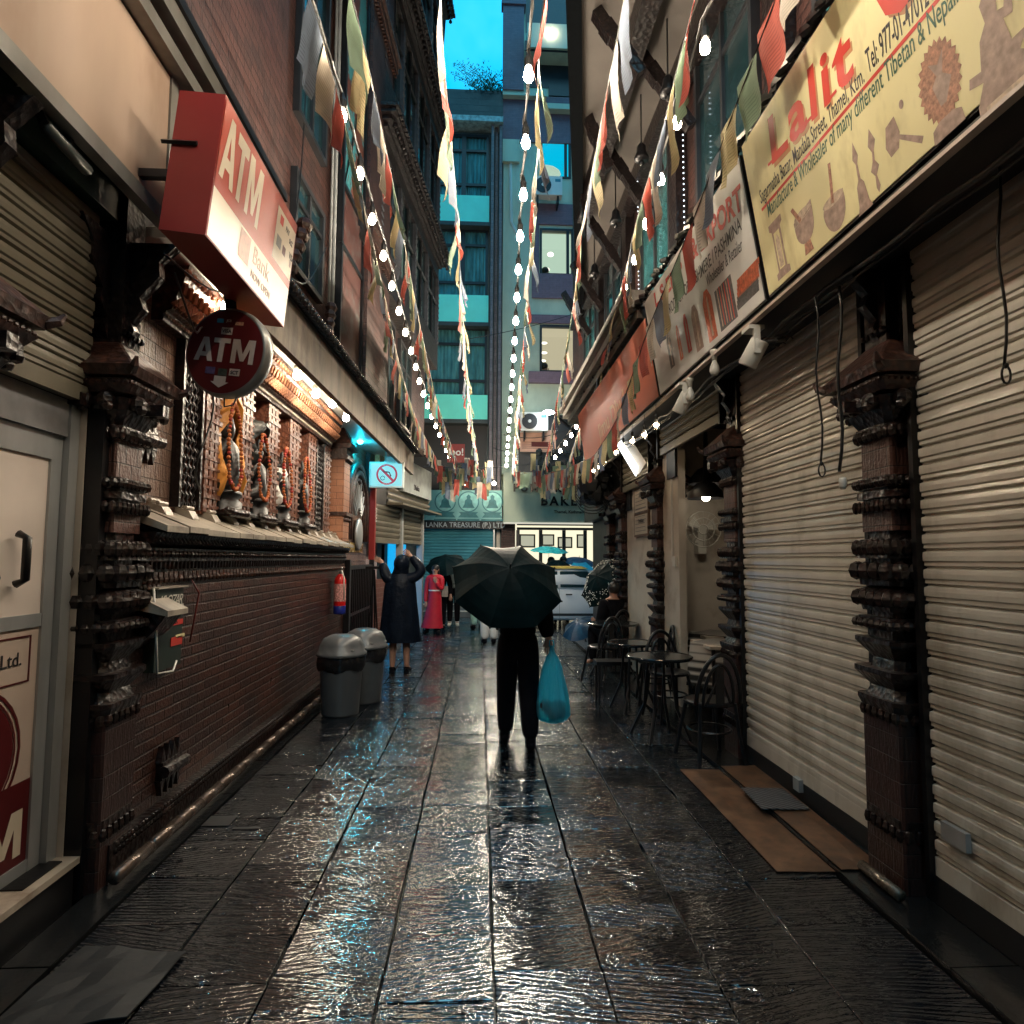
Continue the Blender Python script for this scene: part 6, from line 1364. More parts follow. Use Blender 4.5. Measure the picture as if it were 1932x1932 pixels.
def flags(pts, label, start=0, w=.29, h=.36, twist=.2, gap=.02, tail=None):
    g = thing('prayer_flag_string', label, 'prayer flags', tuple(pts[0]), group='prayer flag strings along the alley')
    full = smoothpts(pts, 6)+(tail or []); ps = resample(full, w+gap)
    MB().tube(full, .005, 4).build('cord', M_['wire'], g)
    inv = WORLD[g.name].inverted()
    for i in range(min(len(ps)-1, 98)):
        a, b = ps[i], ps[i+1]; d = (b-a).normalized()
        o = bpy.data.objects.new('prayer_flag', flagmesh((start+i) % 5, random.randrange(7))); C.objects.link(o)
        tw = random.uniform(-twist, twist); dh = Vector((d.x, d.y, 0)).normalized() if abs(d.z) > .25 else d
        ya = Vector((0, 0, 1)).cross(dh).normalized(); zu = dh.cross(ya); za = zu*math.cos(tw)+ya*math.sin(tw); ya = za.cross(dh)
        M = Matrix(((dh.x, ya.x, za.x, a.x), (dh.y, ya.y, za.y, a.y), (dh.z, ya.z, za.z, a.z), (0, 0, 0, 1)))
        if h != .4: M = M @ Matrix.Diagonal((w/.3, 1, h/.4, 1))
        o.parent = g; o.matrix_parent_inverse = inv; o.matrix_basis = M
    return g
zf_ = lambda y: 4.55-.6*(min(y, 15)/15)**2
def tail(u, v, y0, u2, v2):
    a, b = P(u, v, Y=y0), P(u2, v2, Y=y0+1.0); mid = a.lerp(b, .5)-Vector((0, 0, .25)); return [mid, b]
flags(zlane([(585, -10), (612, 85), (655, 250), (690, 400), (725, 555), (757, 700), (790, 800), (832, 880)], zf_), 'leftmost prayer flag string, white and red flags nearest, by the brick corner', 0, tail=tail(832, 880, 14.6, 870, 868))
flags(zlane([(660, -20), (680, 60), (712, 205), (752, 400), (790, 600), (820, 740), (848, 830), (866, 880)], zf_), 'prayer flag string left of centre in front of the carved bays', 3, tail=tail(866, 885, 14.8, 893, 862))
flags(zlane([(830, -20), (838, 130), (850, 250), (862, 400), (868, 520), (877, 650), (890, 790), (903, 885)], zf_), 'prayer flag string crossing the strip of sky', 1, tail=tail(903, 888, 14.8, 918, 852), twist=.2)
flags(zlane([(1030, -20), (1017, 100), (1014, 300), (1000, 480), (990, 620), (978, 760), (966, 885)], zf_), 'prayer flag string just right of the middle bulb string', 2, tail=tail(966, 890, 14.8, 1002, 865), twist=.2)
flags(zlane([(1182, -20), (1150, 150), (1122, 300), (1096, 450), (1080, 590), (1056, 730), (1038, 830), (1022, 885)], zf_), 'prayer flag string in front of the jetty side wall', 0, tail=tail(1022, 890, 14.8, 1004, 862))
flags(zlane([(1316, -20), (1278, 130), (1246, 260), (1208, 390), (1178, 520), (1150, 620), (1116, 740), (1090, 820), (1068, 880)], zf_), 'prayer flag string beside the right bulb string', 2, tail=tail(1068, 888, 14.8, 1035, 868))
R3 = [P(1520, -150, X=1.42), P(1457, 17, X=1.44), P(1390, 196, X=1.45), P(1334, 347, X=1.46), P(1296, 445, X=1.47), P(1223, 622, X=1.5), P(1183, 738, X=1.52), P(1159, 800, X=1.53), P(1120, 862, X=1.54)]
flags(R3, 'near prayer flag string of large flags hanging over the shop sign faces', 1, w=.27, h=.33, twist=.12, tail=[Vector((1.5, 11.5, 3.25)), Vector((1.3, 13.5, 3.4))])
flags([P(600, -30, Z=5.1), P(700, -10, Z=5.4)]+[Vector((-.9, 6.2, 5.6)), Vector((-1.0, 7.6, 5.5))], 'short high string of dark blue and green flags at the top left', 0, w=.34, h=.5) if False else None

def scallop(us, Y, label, st):
    pts = [P(u, v, Y=Y) for u, v in us]; return flags(pts, label, st, w=.13, h=.42, gap=.015, twist=.3)
scallop([(822, 868), (836, 905), (852, 912), (868, 880), (880, 862), (893, 892), (904, 915), (915, 895), (922, 852)], 15.2, 'scalloped fringe of narrow flags across the alley mouth, left of the centre', 1)
scallop([(1001, 856), (1012, 893), (1024, 912), (1036, 900), (1047, 870), (1058, 893), (1072, 912), (1088, 905), (1102, 880)], 15.2, 'scalloped fringe of narrow flags across the alley mouth, right of the centre', 4)
# ================================================================ people
def nodes(H, arms, legs=None, lean=0.0, head=(0, 0)):
    "standing figure facing +y; arms: {-1/1: (elbow, wrist, tip)} in metres from the ground centre"
    s = H
    n = {'pelvis': (0, 0, .53*s, .075*s), 'waist': (0, lean*.3, .61*s, .068*s), 'chest': (0, lean*.7, .73*s, .082*s), 'nb': (0, lean, .815*s, .05*s), 'neck': (0, lean, .85*s, .03*s),
         'head': (head[0], lean+head[1], .905*s, .048*s), 'crown': (head[0], lean+head[1], .95*s, .046*s), 'top': (head[0], lean+head[1], .985*s, .022*s)}
    e = [('pelvis', 'waist'), ('waist', 'chest'), ('chest', 'nb'), ('nb', 'neck'), ('neck', 'head'), ('head', 'crown'), ('crown', 'top')]
    for q in (-1, 1):
        st = (legs or {}).get(q, (0, 0)); fy, fxx = st[0], (st[1] if len(st) > 1 else 0)
        n.update({'hip%d' % q: (q*.05*s, 0, .49*s, .055*s), 'knee%d' % q: (q*.053*s+fxx*.5, fy*.5+.01, .275*s, .036*s), 'calf%d' % q: (q*.053*s+fxx*.8, fy*.8-.01, .18*s, .034*s), 'ank%d' % q: (q*.055*s+fxx, fy-.01, .045*s, .023*s), 'toe%d' % q: (q*.062*s+fxx, fy+.085*s, .018*s, .02*s)})
        e += [('pelvis', 'hip%d' % q), ('hip%d' % q, 'knee%d' % q), ('knee%d' % q, 'calf%d' % q), ('calf%d' % q, 'ank%d' % q), ('ank%d' % q, 'toe%d' % q)]
        el, wr, tp = [Vector(v) for v in arms[q]]
        n.update({'sh%d' % q: (q*.105*s, lean, .795*s, .038*s), 'el%d' % q: (*el, .026*s), 'wr%d' % q: (*wr, .017*s), 'ha%d' % q: (*wr.lerp(tp, .5), .021*s)})
        e += [('nb', 'sh%d' % q), ('sh%d' % q, 'el%d' % q), ('el%d' % q, 'wr%d' % q), ('wr%d' % q, 'ha%d' % q)]
        d = (tp-wr).normalized(); side = d.cross(Vector((0, 1, 0)) if abs(d.y) < .8 else Vector((1, 0, 0))).normalized(); pal = wr.lerp(tp, .5); back = d.cross(side)
        for k in range(4):
            b = pal+side*(k-1.5)*.02+d*.02; L = (.062, .07, .066, .05)[k]
            n['f%d%d' % (q, k)] = (*b, .0095); n['g%d%d' % (q, k)] = (*(b+d*L*.6), .0085); n['i%d%d' % (q, k)] = (*(b+d*L*.8+back*L*.45), .007)
            e += [('ha%d' % q, 'f%d%d' % (q, k)), ('f%d%d' % (q, k), 'g%d%d' % (q, k)), ('g%d%d' % (q, k), 'i%d%d' % (q, k))]
        t = pal-side*.03-d*.01; n['t%d' % q] = (*t, .01); n['u%d' % q] = (*(t-side*.02+d*.03+back*.02), .008); e += [('ha%d' % q, 't%d' % q), ('t%d' % q, 'u%d' % q)]
    return n, e
def sub(n, e, keys, grow, rename=None):
    nn = {k: (*n[k][:3], n[k][3]+grow*(rename or {}).get(k, 1)) for k in keys if k in n}; return nn, [(a, b) for a, b in e if a in nn and b in nn]
TR = lambda: ['pelvis', 'waist']+[k+str(q) for q in (-1, 1) for k in ('hip', 'knee', 'calf', 'ank')]
TP = lambda: ['chest', 'waist', 'pelvis', 'nb']+[k+str(q) for q in (-1, 1) for k in ('sh', 'el', 'wr')]
def face(g, H, lean=0, head=(0, 0), hair='short', hm=None):
    z = .92*H; x, y = head[0], lean+head[1]; r = .052*H
    MB().ball((x, y+r*.98, z-.004*H), .011*H, 6, 5, .8, 1, 1.5).ball((x-r*.98, y, z), .012*H, 6, 5, .5, 1, 1.5).ball((x+r*.98, y, z), .012*H, 6, 5, .5, 1, 1.5).build('facial_features', M_['skin'], g, True)
    MB().ball((x-.019*H, y+r*.86, z+.012*H), .006*H, 6, 4).ball((x+.019*H, y+r*.86, z+.012*H), .006*H, 6, 4).build('eyes', M_['hair'], g)
    MB().ball((x, y+r*.9, z-.026*H), .01*H, 6, 4, 1.3, .5, .4).build('mouth', M_['maroon'], g)
    m = MB().ball((x, y-.012*H, z+.022*H), r*1.12, 12, 8, 1, 1, .95)
    if hair == 'long': m.loft([(z-.11*H, x, y-.04*H, .05*H, .025*H), (z-.06*H, x, y-.035*H, .06*H, .035*H), (z+.02*H, x, y-.02*H, .058*H, .045*H), (z+.06*H, x, y-.01*H, .04*H, .04*H)], 12)
    if hair == 'bun': m.ball((x, y-.03*H, z+.08*H), .02*H, 8, 6)
    m.build('hair', hm or M_['hair'], g, True)
def shoes(g, n, mt, q=(-1, 1)):
    for s in q:
        m = MB(); a, t = Vector(n['ank%d' % s][:3]), Vector(n['toe%d' % s][:3]); m.tube([(a.x, a.y-.05, .035), (a.x, a.y+.02, .045), (t.x, t.y-.03, .035), (t.x, t.y+.02, .025)], [.035, .044, .042, .025], 8); m.tube([(a.x, a.y, .03), (a.x, a.y, .12)], .045, 8)
        m.build('shoe', mt, g, True)
def person(label, loc, rz, H, arms, top, trousers, legs=None, lean=0, hair='short', shoe='cloth_black', grow=.022, tgrow=.02, name='person', group=None):
    g = thing(name, label, 'person', loc, rz, group, local=True); n, e = nodes(H, arms, legs, lean)
    skin('body', n, e, M_['skin'], g, 2)
    if trousers: a, b = sub(n, e, TR(), tgrow); skin('trousers', a, b, trousers, g, 2)
    if top: a, b = sub(n, e, TP(), grow, {'pelvis': 1.6, 'chest': 1.2, 'wr-1': .6, 'wr1': .6}); skin('jacket', a, b, top, g, 2)
    face(g, H, lean, hair=hair); shoes(g, n, M_[shoe])
    return g, n, e
relaxed = lambda H: {q: ((q*.15*H, -.01, .62*H), (q*.16*H, .06*H, .49*H), (q*.16*H, .08*H, .41*H)) for q in (-1, 1)}
def umbrella(label, Cn, axis, Rr, mts, depth=.24, ribs=8, shaft=.6, group='umbrellas in the crowd', dots=False, roll=0.0, name='umbrella'):
    g = thing(name, label, 'umbrella', tuple(Cn), local=True, group=group); ax = Vector(axis).normalized()
    u = ax.orthogonal().normalized(); w = ax.cross(u); u, w = u*math.cos(roll)+w*math.sin(roll), w*math.cos(roll)-u*math.sin(roll)
    L = lambda a, b, c: tuple(u*a+w*b+ax*c)
    m = MB(); nr, na = 7, ribs*4; vs = []
    for i in range(nr+1):
        t = i/nr
        for j in range(na):
            a = 2*math.pi*j/na; c = abs(math.sin(ribs*a/2)); r = Rr*t*(1-.1*c*t*t); vs.append(L(r*math.cos(a), r*math.sin(a), depth*(1-t**2.1)-.025*c*t))
    fs = [(i*na+j, (i+1)*na+j, (i+1)*na+(j+1) % na, i*na+(j+1) % na) for i in range(nr) for j in range(na)]
    m.raw(vs, fs); o = m.build('canopy', mts, g); o.modifiers.new('t', 'SOLIDIFY').thickness = .004
    m = MB()
    for k in range(ribs):
        a = 2*math.pi*k/ribs; m.tube([L(Rr*t*math.cos(a), Rr*t*math.sin(a), depth*(1-t**2.1)-.006) for t in (0, .25, .5, .75, 1)], .004, 4); m.tube([L(0, 0, depth*.1), L(Rr*.5*math.cos(a), Rr*.5*math.sin(a), depth*.7)], .003, 4); m.ball(L(Rr*math.cos(a), Rr*math.sin(a), 0), .009, 5, 4)
    m.build('ribs', M_['black_metal'], g)
    MB().tube([L(0, 0, depth+.05), L(0, 0, -shaft)], .006, 6).tube([L(0, 0, -shaft), L(0, 0, -shaft-.1)], .015, 8).build('shaft', M_['black_metal'], g)
    if dots:
        m = MB()
        for k in range(260):
            a = random.random()*6.283; t = random.uniform(.55, .97); c = abs(math.sin(ribs*a/2)); r = Rr*t*(1-.1*c*t*t); m.ball(L(r*math.cos(a), r*math.sin(a), depth*(1-t**2.1)-.025*c*t+.004), .008, 5, 4)
        m.build('white_dots', M_['white'], g)
    return g
# man with the black umbrella and the blue bag, walking away
H = 1.7; mx, my = .345, 5.68
wr = P(1036, 1206, Y=my-.12); hx, hz = wr.x-mx, wr.z
arms = {1: ((.235, -.03, 1.09), (hx, -.08, hz), (hx, -.07, hz-.1)), -1: ((-.3, -.06, 1.1), (-.18, .14, 1.14), (-.11, .2, 1.16))}
g, n_m, e_m = person('person in black seen from behind walking away under a black umbrella with a blue bag', (mx, my, 0), 0, H, arms, M_['cloth_black'], mat('black_trousers', (.003, .003, .006), .8, 0, .3, 12, .2, 30, .006, spec=.15), {-1: (.12, -.01), 1: (-.14, .01)}, .03, grow=.046, tgrow=.032)
cn = P(956, 1102, Y=5.3)
umbrella('large wet black umbrella held by the person walking away', cn, (.1, -.72, .66), .475, M_['umb_black'], .2, 8, .52, None, roll=.3)
# blue plastic bag
n = N('translucent_blue_bag'); p = n.pos(); x, y, z = n.xyz(p)
f = n.noise(p, 12, 3, scale3=(5, 5, .5))
n.set(Base_Color=n.mix(f, (.05, .5, .65), (.45, .9, 1)), Roughness=.25, Normal=n.bump(f, .8, .02))  # pale streaks in the colour imitate light caught on the crinkles
tr = n.t.nodes.new('ShaderNodeBsdfTranslucent'); tr.inputs[0].default_value = (.03, .55, .75, 1); mx_ = n.t.nodes.new('ShaderNodeMixShader'); mx_.inputs[0].default_value = .6
tp_ = n.t.nodes.new('ShaderNodeBsdfTransparent'); tp_.inputs[0].default_value = (.1, .75, .9, 1); m2_ = n.t.nodes.new('ShaderNodeMixShader'); m2_.inputs[0].default_value = .5
n.t.links.new(n.b.outputs[0], mx_.inputs[1]); n.t.links.new(tr.outputs[0], mx_.inputs[2]); n.t.links.new(mx_.outputs[0], m2_.inputs[1]); n.t.links.new(tp_.outputs[0], m2_.inputs[2]); n.t.links.new(m2_.outputs[0], n.out.inputs[0])
bx_, by_ = wr.x+.02, my-.15; bt = wr.z-.05
g = thing('plastic_bag', 'blue translucent plastic bag hanging from the right hand of the person in black', 'bag', (bx_, by_, .22))
m = MB(); secs = []
for t, r in ((0, .014), (.04, .018), (.09, .022), (.16, .05), (.28, .078), (.42, .1), (.56, .118), (.7, .133), (.82, .142), (.9, .138), (.96, .11), (1, .03)): secs.append((t, r))
vs = []; k = 56; zb = .225; hh = bt-zb
for t, r in secs:
    for j_ in range(k): a = 2*math.pi*j_/k; rr = r*(1+(.1*math.sin(9*a+t*3)+.05*math.sin(17*a-t*5))*(1-t*.6)+.03*math.sin(23*t+3*a)); vs.append((bx_+.012*t+rr*math.cos(a), by_+rr*.75*math.sin(a), bt-hh*t))
m.raw(vs, [(i*k+j_, (i+1)*k+j_, (i+1)*k+(j_+1) % k, i*k+(j_+1) % k) for i in range(len(secs)-1) for j_ in range(k)]); m.build('bag_skin', n.mat, g, True)
m = MB()
for q in range(9): m.ball((bx_+random.uniform(-.06, .07), by_+random.uniform(-.04, .04), zb+.07+random.uniform(0, .09)), .055, 7, 5)
m.build('contents', mat('dark_contents', (.02, .025, .03), .6), g)
MB().tube([(bx_-.02, by_, bt-.01), (bx_-.015, by_+.02, bt+.04), (bx_+.015, by_+.02, bt+.04), (bx_+.02, by_, bt-.01)], .007, 5).build('handle', n.mat, g, True)
# raincoat figure by the bins
H = 1.66; lx, ly = -1.14, 9.32
hd = P(768, 1046, Y=ly); el = P(800, 1078, Y=ly); lh = P(712, 1060, Y=ly-.1); le = P(728, 1085, Y=ly)
arms = {1: ((el.x-lx, -.02, el.z), (hd.x-lx+.05, 0, hd.z-.02), (hd.x-lx-.03, .02, hd.z+.04)), -1: ((le.x-lx, -.02, le.z), (lh.x-lx+.05, .02, lh.z-.01), (lh.x-lx-.04, .04, lh.z+.04))}
g = thing('person', 'person in a hooded dark navy rain poncho with bare calves holding the hood up', 'person', (lx, ly, 0), 0, local=True)
n_, e_ = nodes(H, arms, {-1: (0, .0), 1: (.02, .02)}); skin('body', n_, e_, M_['skin'], g, 2)
sec = [(.43, -.0, 0, .3, .19), (.5, 0, 0, .295, .19), (.75, 0, 0, .27, .18), (1.0, 0, 0, .24, .17), (1.2, 0, 0, .225, .16), (1.33, 0, 0, .2, .14), (1.4, 0, 0, .13, .11)]
m = MB(); k = 30; vs = []
for z, cx_, cy_, rx, ry in sec:
    for j_ in range(k): a = 2*math.pi*j_/k; f = 1+(.07*math.sin(7*a+z*2)+.04*math.sin(11*a-z*3))*(1.5-z); vs.append((cx_+rx*f*math.cos(a), cy_+ry*f*math.sin(a), z))
m.raw(vs, [(i*k+j_, i*k+(j_+1) % k, (i+1)*k+(j_+1) % k, (i+1)*k+j_) for i in range(len(sec)-1) for j_ in range(k)]); m.build('poncho', M_['cloth_navy'], g, True)
a, b = sub(n_, e_, ['nb', 'chest']+[q+str(s_) for s_ in (-1, 1) for q in ('sh', 'el', 'wr')], .03, {'el1': 2.0, 'el-1': 1.6, 'sh1': 1.4}); skin('sleeves', a, b, M_['cloth_navy'], g, 2)
MB().ball((.02, -.02, .93*H), .125, 14, 10, .95, 1, 1.12).loft([(1.36, 0, 0, .14, .11), (1.46, .01, -.01, .11, .1), (1.52, .02, -.02, .11, .11)], 14).build('hood', M_['cloth_navy'], g, True)
m = MB()
for s_ in (-1, 1):
    a = Vector(n_['ank%d' % s_][:3]); t = Vector(n_['toe%d' % s_][:3]); m.tube([(a.x, a.y-.06, .012), (t.x, t.y+.03, .012)], .04, 8)
    m.tube([(a.x-.045, a.y+.03, .02), (a.x, a.y+.03, .075), (a.x+.045, a.y+.03, .02)], .012, 5).tube([(t.x-.045, t.y-.03, .02), (t.x, t.y-.03, .05), (t.x+.045, t.y-.03, .02)], .012, 5).tube([(a.x-.04, a.y, .06), (a.x, a.y-.045, .07), (a.x+.04, a.y, .06)], .011, 5)
m.build('sandals', M_['cloth_black'], g)
g = thing('tripod_stand', 'thin black stand on the ground behind the poncho figure', 'stand', (-1.3, 9.9, 0))
a = P(706, 1100, Y=9.9); MB().tube([(a.x, 9.9, 1.45), (a.x-.1, 9.8, 0)], .013, 5).tube([(a.x, 9.9, 1.45), (a.x+.02, 10, 0)], .013, 5).tube([(a.x, 9.9, 1.45), (a.x+.1, 9.85, 0)], .013, 5).build('legs', M_['black_metal'], g); MB().cb((a.x, 9.9, 1.48), (.24, .2, .04)).build('tray', M_['black_metal'], g)
# woman in the magenta-red dress
H = 1.5; g = thing('person', 'woman in long magenta red dress and dark sandals turning towards the camera', 'person', (-.96, 14.0, 0), math.pi-.25, local=True)
arms = {1: ((.2, .0, .9), (.19, .06, .68), (.18, .07, .6)), -1: ((-.17, .06, .95), (-.07, .16, 1.12), (-.05, .17, 1.2))}
n_, e_ = nodes(H, arms, {-1: (.04, -.03), 1: (-.02, .1)}); skin('body', n_, e_, M_['skin'], g, 2)
DR = mat('magenta_red_dress', (.42, .004, .02), .6, 0, .15, 7, .2, 20, .01)
sec = [(.13, .06, 0, .24, .17), (.3, .04, 0, .2, .15), (.6, .01, 0, .16, .15), (.82, 0, 0, .14, .135), (.93, 0, 0, .135, .13), (1.08, 0, 0, .15, .145), (1.18, 0, 0, .13, .12), (1.25, 0, 0, .06, .06)]
m = MB(); k = 26; vs = [(cx_+rx*(1+.07*math.sin(8*2*math.pi*j_/k)*max(0, .8-z))*math.cos(2*math.pi*j_/k), cy_+ry*math.sin(2*math.pi*j_/k), z) for z, cx_, cy_, rx, ry in sec for j_ in range(k)]
m.raw(vs, [(i*k+j_, i*k+(j_+1) % k, (i+1)*k+(j_+1) % k, (i+1)*k+j_) for i in range(len(sec)-1) for j_ in range(k)]); m.build('dress', DR, g, True)
a, b = sub(n_, e_, ['nb', 'sh-1', 'sh1', 'el-1', 'el1', 'wr1', 'wr-1'], .018); skin('sleeves', a, b, DR, g, 2)
face(g, H, 0, hair='long'); shoes(g, n_, M_['cloth_black'])
MB().loft([(.925, 0, 0, .142, .137), (.95, 0, 0, .142, .137)], 18).build('belt', M_['white'], g)
# others beyond
pat = mat('white_patterned_shirt', (.45, .52, .5), .7, 0, .7, 9, .1)
H = 1.66; person('person in a pale patterned shirt and dark trousers under the dark umbrella by the steps', (-.62, 15.7, 0), math.pi, H, {1: ((.25, .05, 1.05), (.2, .2, 1.15), (.2, .2, 1.25)), -1: ((-.25, 0, 1.02), (-.26, .06, .82), (-.26, .08, .73))}, pat, M_['cloth_black'], shoe='white_plastic', grow=.035)
H = 1.6; person('person in black with a pale shoulder bag beside the woman in red', (-.92, 15.1, 0), math.pi, H, relaxed(H), M_['cloth_black'], M_['cloth_black'])
g = thing('shoulder_bag', 'pale shoulder bag at the hip of the dark figure behind the woman in red', 'bag', (-.78, 14.85, .75)); MB().cb((-.79, 14.85, .87), (.14, .08, .24)).build('bag_body', M_['ledge'], g); MB().tube([(-.8, 14.85, .98), (-.85, 14.88, 1.25)], .012, 4).build('strap', M_['ledge'], g)
umbrella('dark umbrella tilted over the people behind the woman in red', P(842, 1066, Y=14.9), (-.12, -.45, .88), .52, M_['umb_black'], .2, 8, .5)
H = 1.7; person('person in pale green trousers half hidden left of the black umbrella', (-.03, 15.0, 0), .3, H, relaxed(H), M_['umb_black'], mat('pale_green_trousers', (.3, .5, .42), .7, 0, .2, 9), grow=.03, tgrow=.035)
H = 1.62; person('person in wide white trousers half hidden behind the black umbrella', (.2, 12.4, 0), .2, H, relaxed(H), M_['cloth_black'], mat('white_wide_trousers', (.62, .62, .62), .7, 0, .08, 9, .3, 20, .01), grow=.02, tgrow=.045)
for (u, Y, H, lab, hm, tp) in ((1040, 16.6, 1.7, 'dark haired person under the turquoise umbrella beyond the car', 'hair', 'cloth_black'), (1063, 16.9, 1.72, 'person facing the camera between the turquoise umbrella and the navy umbrella', 'hair', 'cream'), (1092, 17.2, 1.62, 'person hidden under the navy umbrella beyond the car', 'hair', 'cloth_navy')):
    q = P(u, 1060, Y=Y); person(lab, (q.x, Y, 0), math.pi, H, relaxed(H), M_[tp], M_['cloth_black'])
TQ = mat('turquoise_umbrella_cloth', (.03, .5, .52), .4, 0, .2, 4); NV = mat('navy_umbrella_cloth', (.01, .09, .2), .4, 0, .2, 4); CY = mat('bright_cyan_umbrella_cloth', (.03, .6, .85), .4, 0, .15, 4); GR = mat('sage_umbrella_cloth', (.2, .38, .28), .5, 0, .3, 3)
umbrella('turquoise umbrella held high in front of the bakery window', P(1036, 1040, Y=16.4), (.05, -.1, 1), .5, TQ, .13, 8, .5)
umbrella('navy blue umbrella in front of the bakery window', P(1092, 1062, Y=17.0), (.1, -.15, 1), .52, NV, .15, 8, .5)
umbrella('bright cyan umbrella tilted towards the camera above the car roof', P(1101, 1086, Y=16.3), (.15, -.8, .6), .46, CY, .14, 8, .5, roll=.4)
umbrella('sage green umbrella between the black and cyan ones', P(1067, 1085, Y=16.0), (.2, -.7, .5), .32, GR, .12, 8, .4)
umbrella('small black umbrella peeking out right of the large black umbrella', P(1054, 1068, Y=15.9), (.1, -.3, .9), .36, M_['umb_black'], .14, 8, .4)
umbrella('dark umbrella with a white dotted border held by the seated person', P(1140, 1097, Y=10.2), (-.72, -.45, .5), .48, M_['umb_black'], .17, 8, .4, None, True)
umbrella('folded-over blue umbrella resting on the wet ground beyond the tables', P(1096, 1186, Y=11.6), (-.35, -.35, .75), .36, mat('deep_blue_umbrella_cloth', (.012, .06, .13), .35, 0, .3, 5), .16, 8, .2, None)
# seated person under the polka umbrella
H = 1.65; g = thing('person', 'person in black sitting at the far cafe table under the dotted umbrella', 'person', (2.02, 9.55, 0), .5, local=True)
n_, e_ = nodes(H, {1: ((.22, .06, 1.0), (.1, .2, 1.02), (.05, .26, 1.05)), -1: ((-.24, .04, .98), (-.2, .2, 1.0), (-.18, .26, 1.04))})
for k in list(n_):
    x_, y_, z_, r_ = n_[k]
    if k[:4] in ('knee', 'calf', 'toe-', 'toe1') or k.startswith('ank'): n_[k] = (x_, y_+.4, z_+(.14 if k.startswith('knee') else 0), r_)
    else: n_[k] = (x_, y_, z_-.34, r_)
skin('body', n_, e_, M_['skin'], g, 2); a, b = sub(n_, e_, TR(), .02); skin('trousers', a, b, M_['cloth_black'], g, 2); a, b = sub(n_, e_, TP(), .035); skin('jacket', a, b, M_['cloth_black'], g, 2)
MB().ball((0, -.02, .92*H-.32), .098, 12, 8).build('hair', M_['hair'], g, True)
MB().tube([(-.12, .14, .95), (-.05, .17, .8), (.08, .15, .66)], .03, 6).build('scarf', M_['cream'], g, True)
# diners in the lit windows
def diner(u, v, Y, label, turn, shirt, hair='short'):
    q = P(u, v, Y=Y); g = thing('person', label, 'person', (q.x, q.y, q.z-.95), turn, local=True); H = 1.0
    nn = {'w': (0, 0, .3, .13), 'c': (0, 0, .6, .17), 'n': (0, .02, .78, .06), 'h': (0, .05, .93, .085), 't': (0, .05, 1.03, .075), 's1': (.19, 0, .68, .07), 's2': (-.19, 0, .68, .07), 'e1': (.22, .12, .42, .05), 'e2': (-.22, .12, .42, .05), 'f1': (.12, .34, .45, .035), 'f2': (-.12, .34, .45, .035)}
    ee = [('w', 'c'), ('c', 'n'), ('n', 'h'), ('h', 't'), ('c', 's1'), ('c', 's2'), ('s1', 'e1'), ('s2', 'e2'), ('e1', 'f1'), ('e2', 'f2')]
    skin('body', nn, ee, M_['skin'], g, 2); kk = ['w', 'c', 's1', 's2', 'e1', 'e2']; skin('shirt', {k: (*nn[k][:3], nn[k][3]+.03) for k in kk}, [z for z in ee if z[0] in kk and z[1] in kk], shirt, g, 2)
    m = MB().ball((0, .01, 1.02), .125, 10, 8)
    if hair == 'bun': m.ball((0, -.08, 1.14), .05, 8, 6)
    m.ball((0, .14, .92), .025, 6, 4) if False else None
    m.build('hair', M_['hair'], g, True); MB().ball((0, .15, .93), .02, 6, 4, 1, 1, 1.5).build('nose', M_['skin'], g, True)
diner(1026, 695, 19.6, 'person with a hair bun dining at the left of the warm lit window', -math.pi/2, M_['white'], 'bun')
diner(1092, 695, 19.6, 'person in a dark jacket dining at the right of the warm lit window', math.pi/2, M_['cloth_navy'])
diner(1028, 515, 19.5, 'silhouetted person behind the greenish lit window', -math.pi/2, M_['umb_black'])
# ================================================================ car
g = thing('white_taxi', 'white car with a yellowish roof stopped across the alley mouth, half hidden by umbrellas', 'car', (2.2, 15.6, 0))
WH = mat('wet_white_car_paint', (.6, .62, .64), .18, 0, .04, 2, 0); YL = mat('yellow_roof_paint', (.6, .42, .1), .25, 0, .1, 3, 0)
def carloft(st, y0, y1):
    "st: (x, z bottom, z top, inset bottom, inset top)"
    vs = []
    for x, zb, zt, ib, it in st:
        zm = zb+(zt-zb)*.45
        vs += [(x, y0+ib+.05, zb), (x, y0+ib, zb+.06), (x, y0+min(ib, it), zm), (x, y0+it+.02, zt-.05), (x, y0+it+.09, zt), (x, y1-it-.09, zt), (x, y1-it-.02, zt-.05), (x, y1-min(ib, it), zm), (x, y1-ib, zb+.06), (x, y1-ib-.05, zb)]
    k = 10; n = len(st)
    return vs, [(i*k+j_, (i+1)*k+j_, (i+1)*k+(j_+1) % k, i*k+(j_+1) % k) for i in range(n-1) for j_ in range(k)]+[tuple(range(k)), tuple((n-1)*k+j_ for j_ in range(k))[::-1]]
X0 = .35; Y0, Y1 = 14.95, 16.45
st = [(X0, .35, .8, .2, .22), (X0+.08, .22, .92, .06, .1), (X0+.6, .2, .98, 0, .03), (X0+1.6, .2, .95, 0, .02), (X0+2.6, .2, .93, 0, .02), (X0+3.1, .2, .88, 0, .04), (X0+3.6, .2, .78, .03, .09), (X0+3.85, .25, .62, .12, .2)]
MB().raw(*carloft(st, Y0, Y1)).build('body', WH, g, True)
st = [(X0+.35, .9, .97, .1, .14), (X0+.75, .9, 1.3, .06, .2), (X0+1.2, .9, 1.43, .05, .2), (X0+1.9, .9, 1.45, .05, .19), (X0+2.35, .9, 1.36, .05, .2), (X0+3.05, .88, .92, .08, .14)]
MB().raw(*carloft(st, Y0, Y1)).build('greenhouse', WH, g, True)
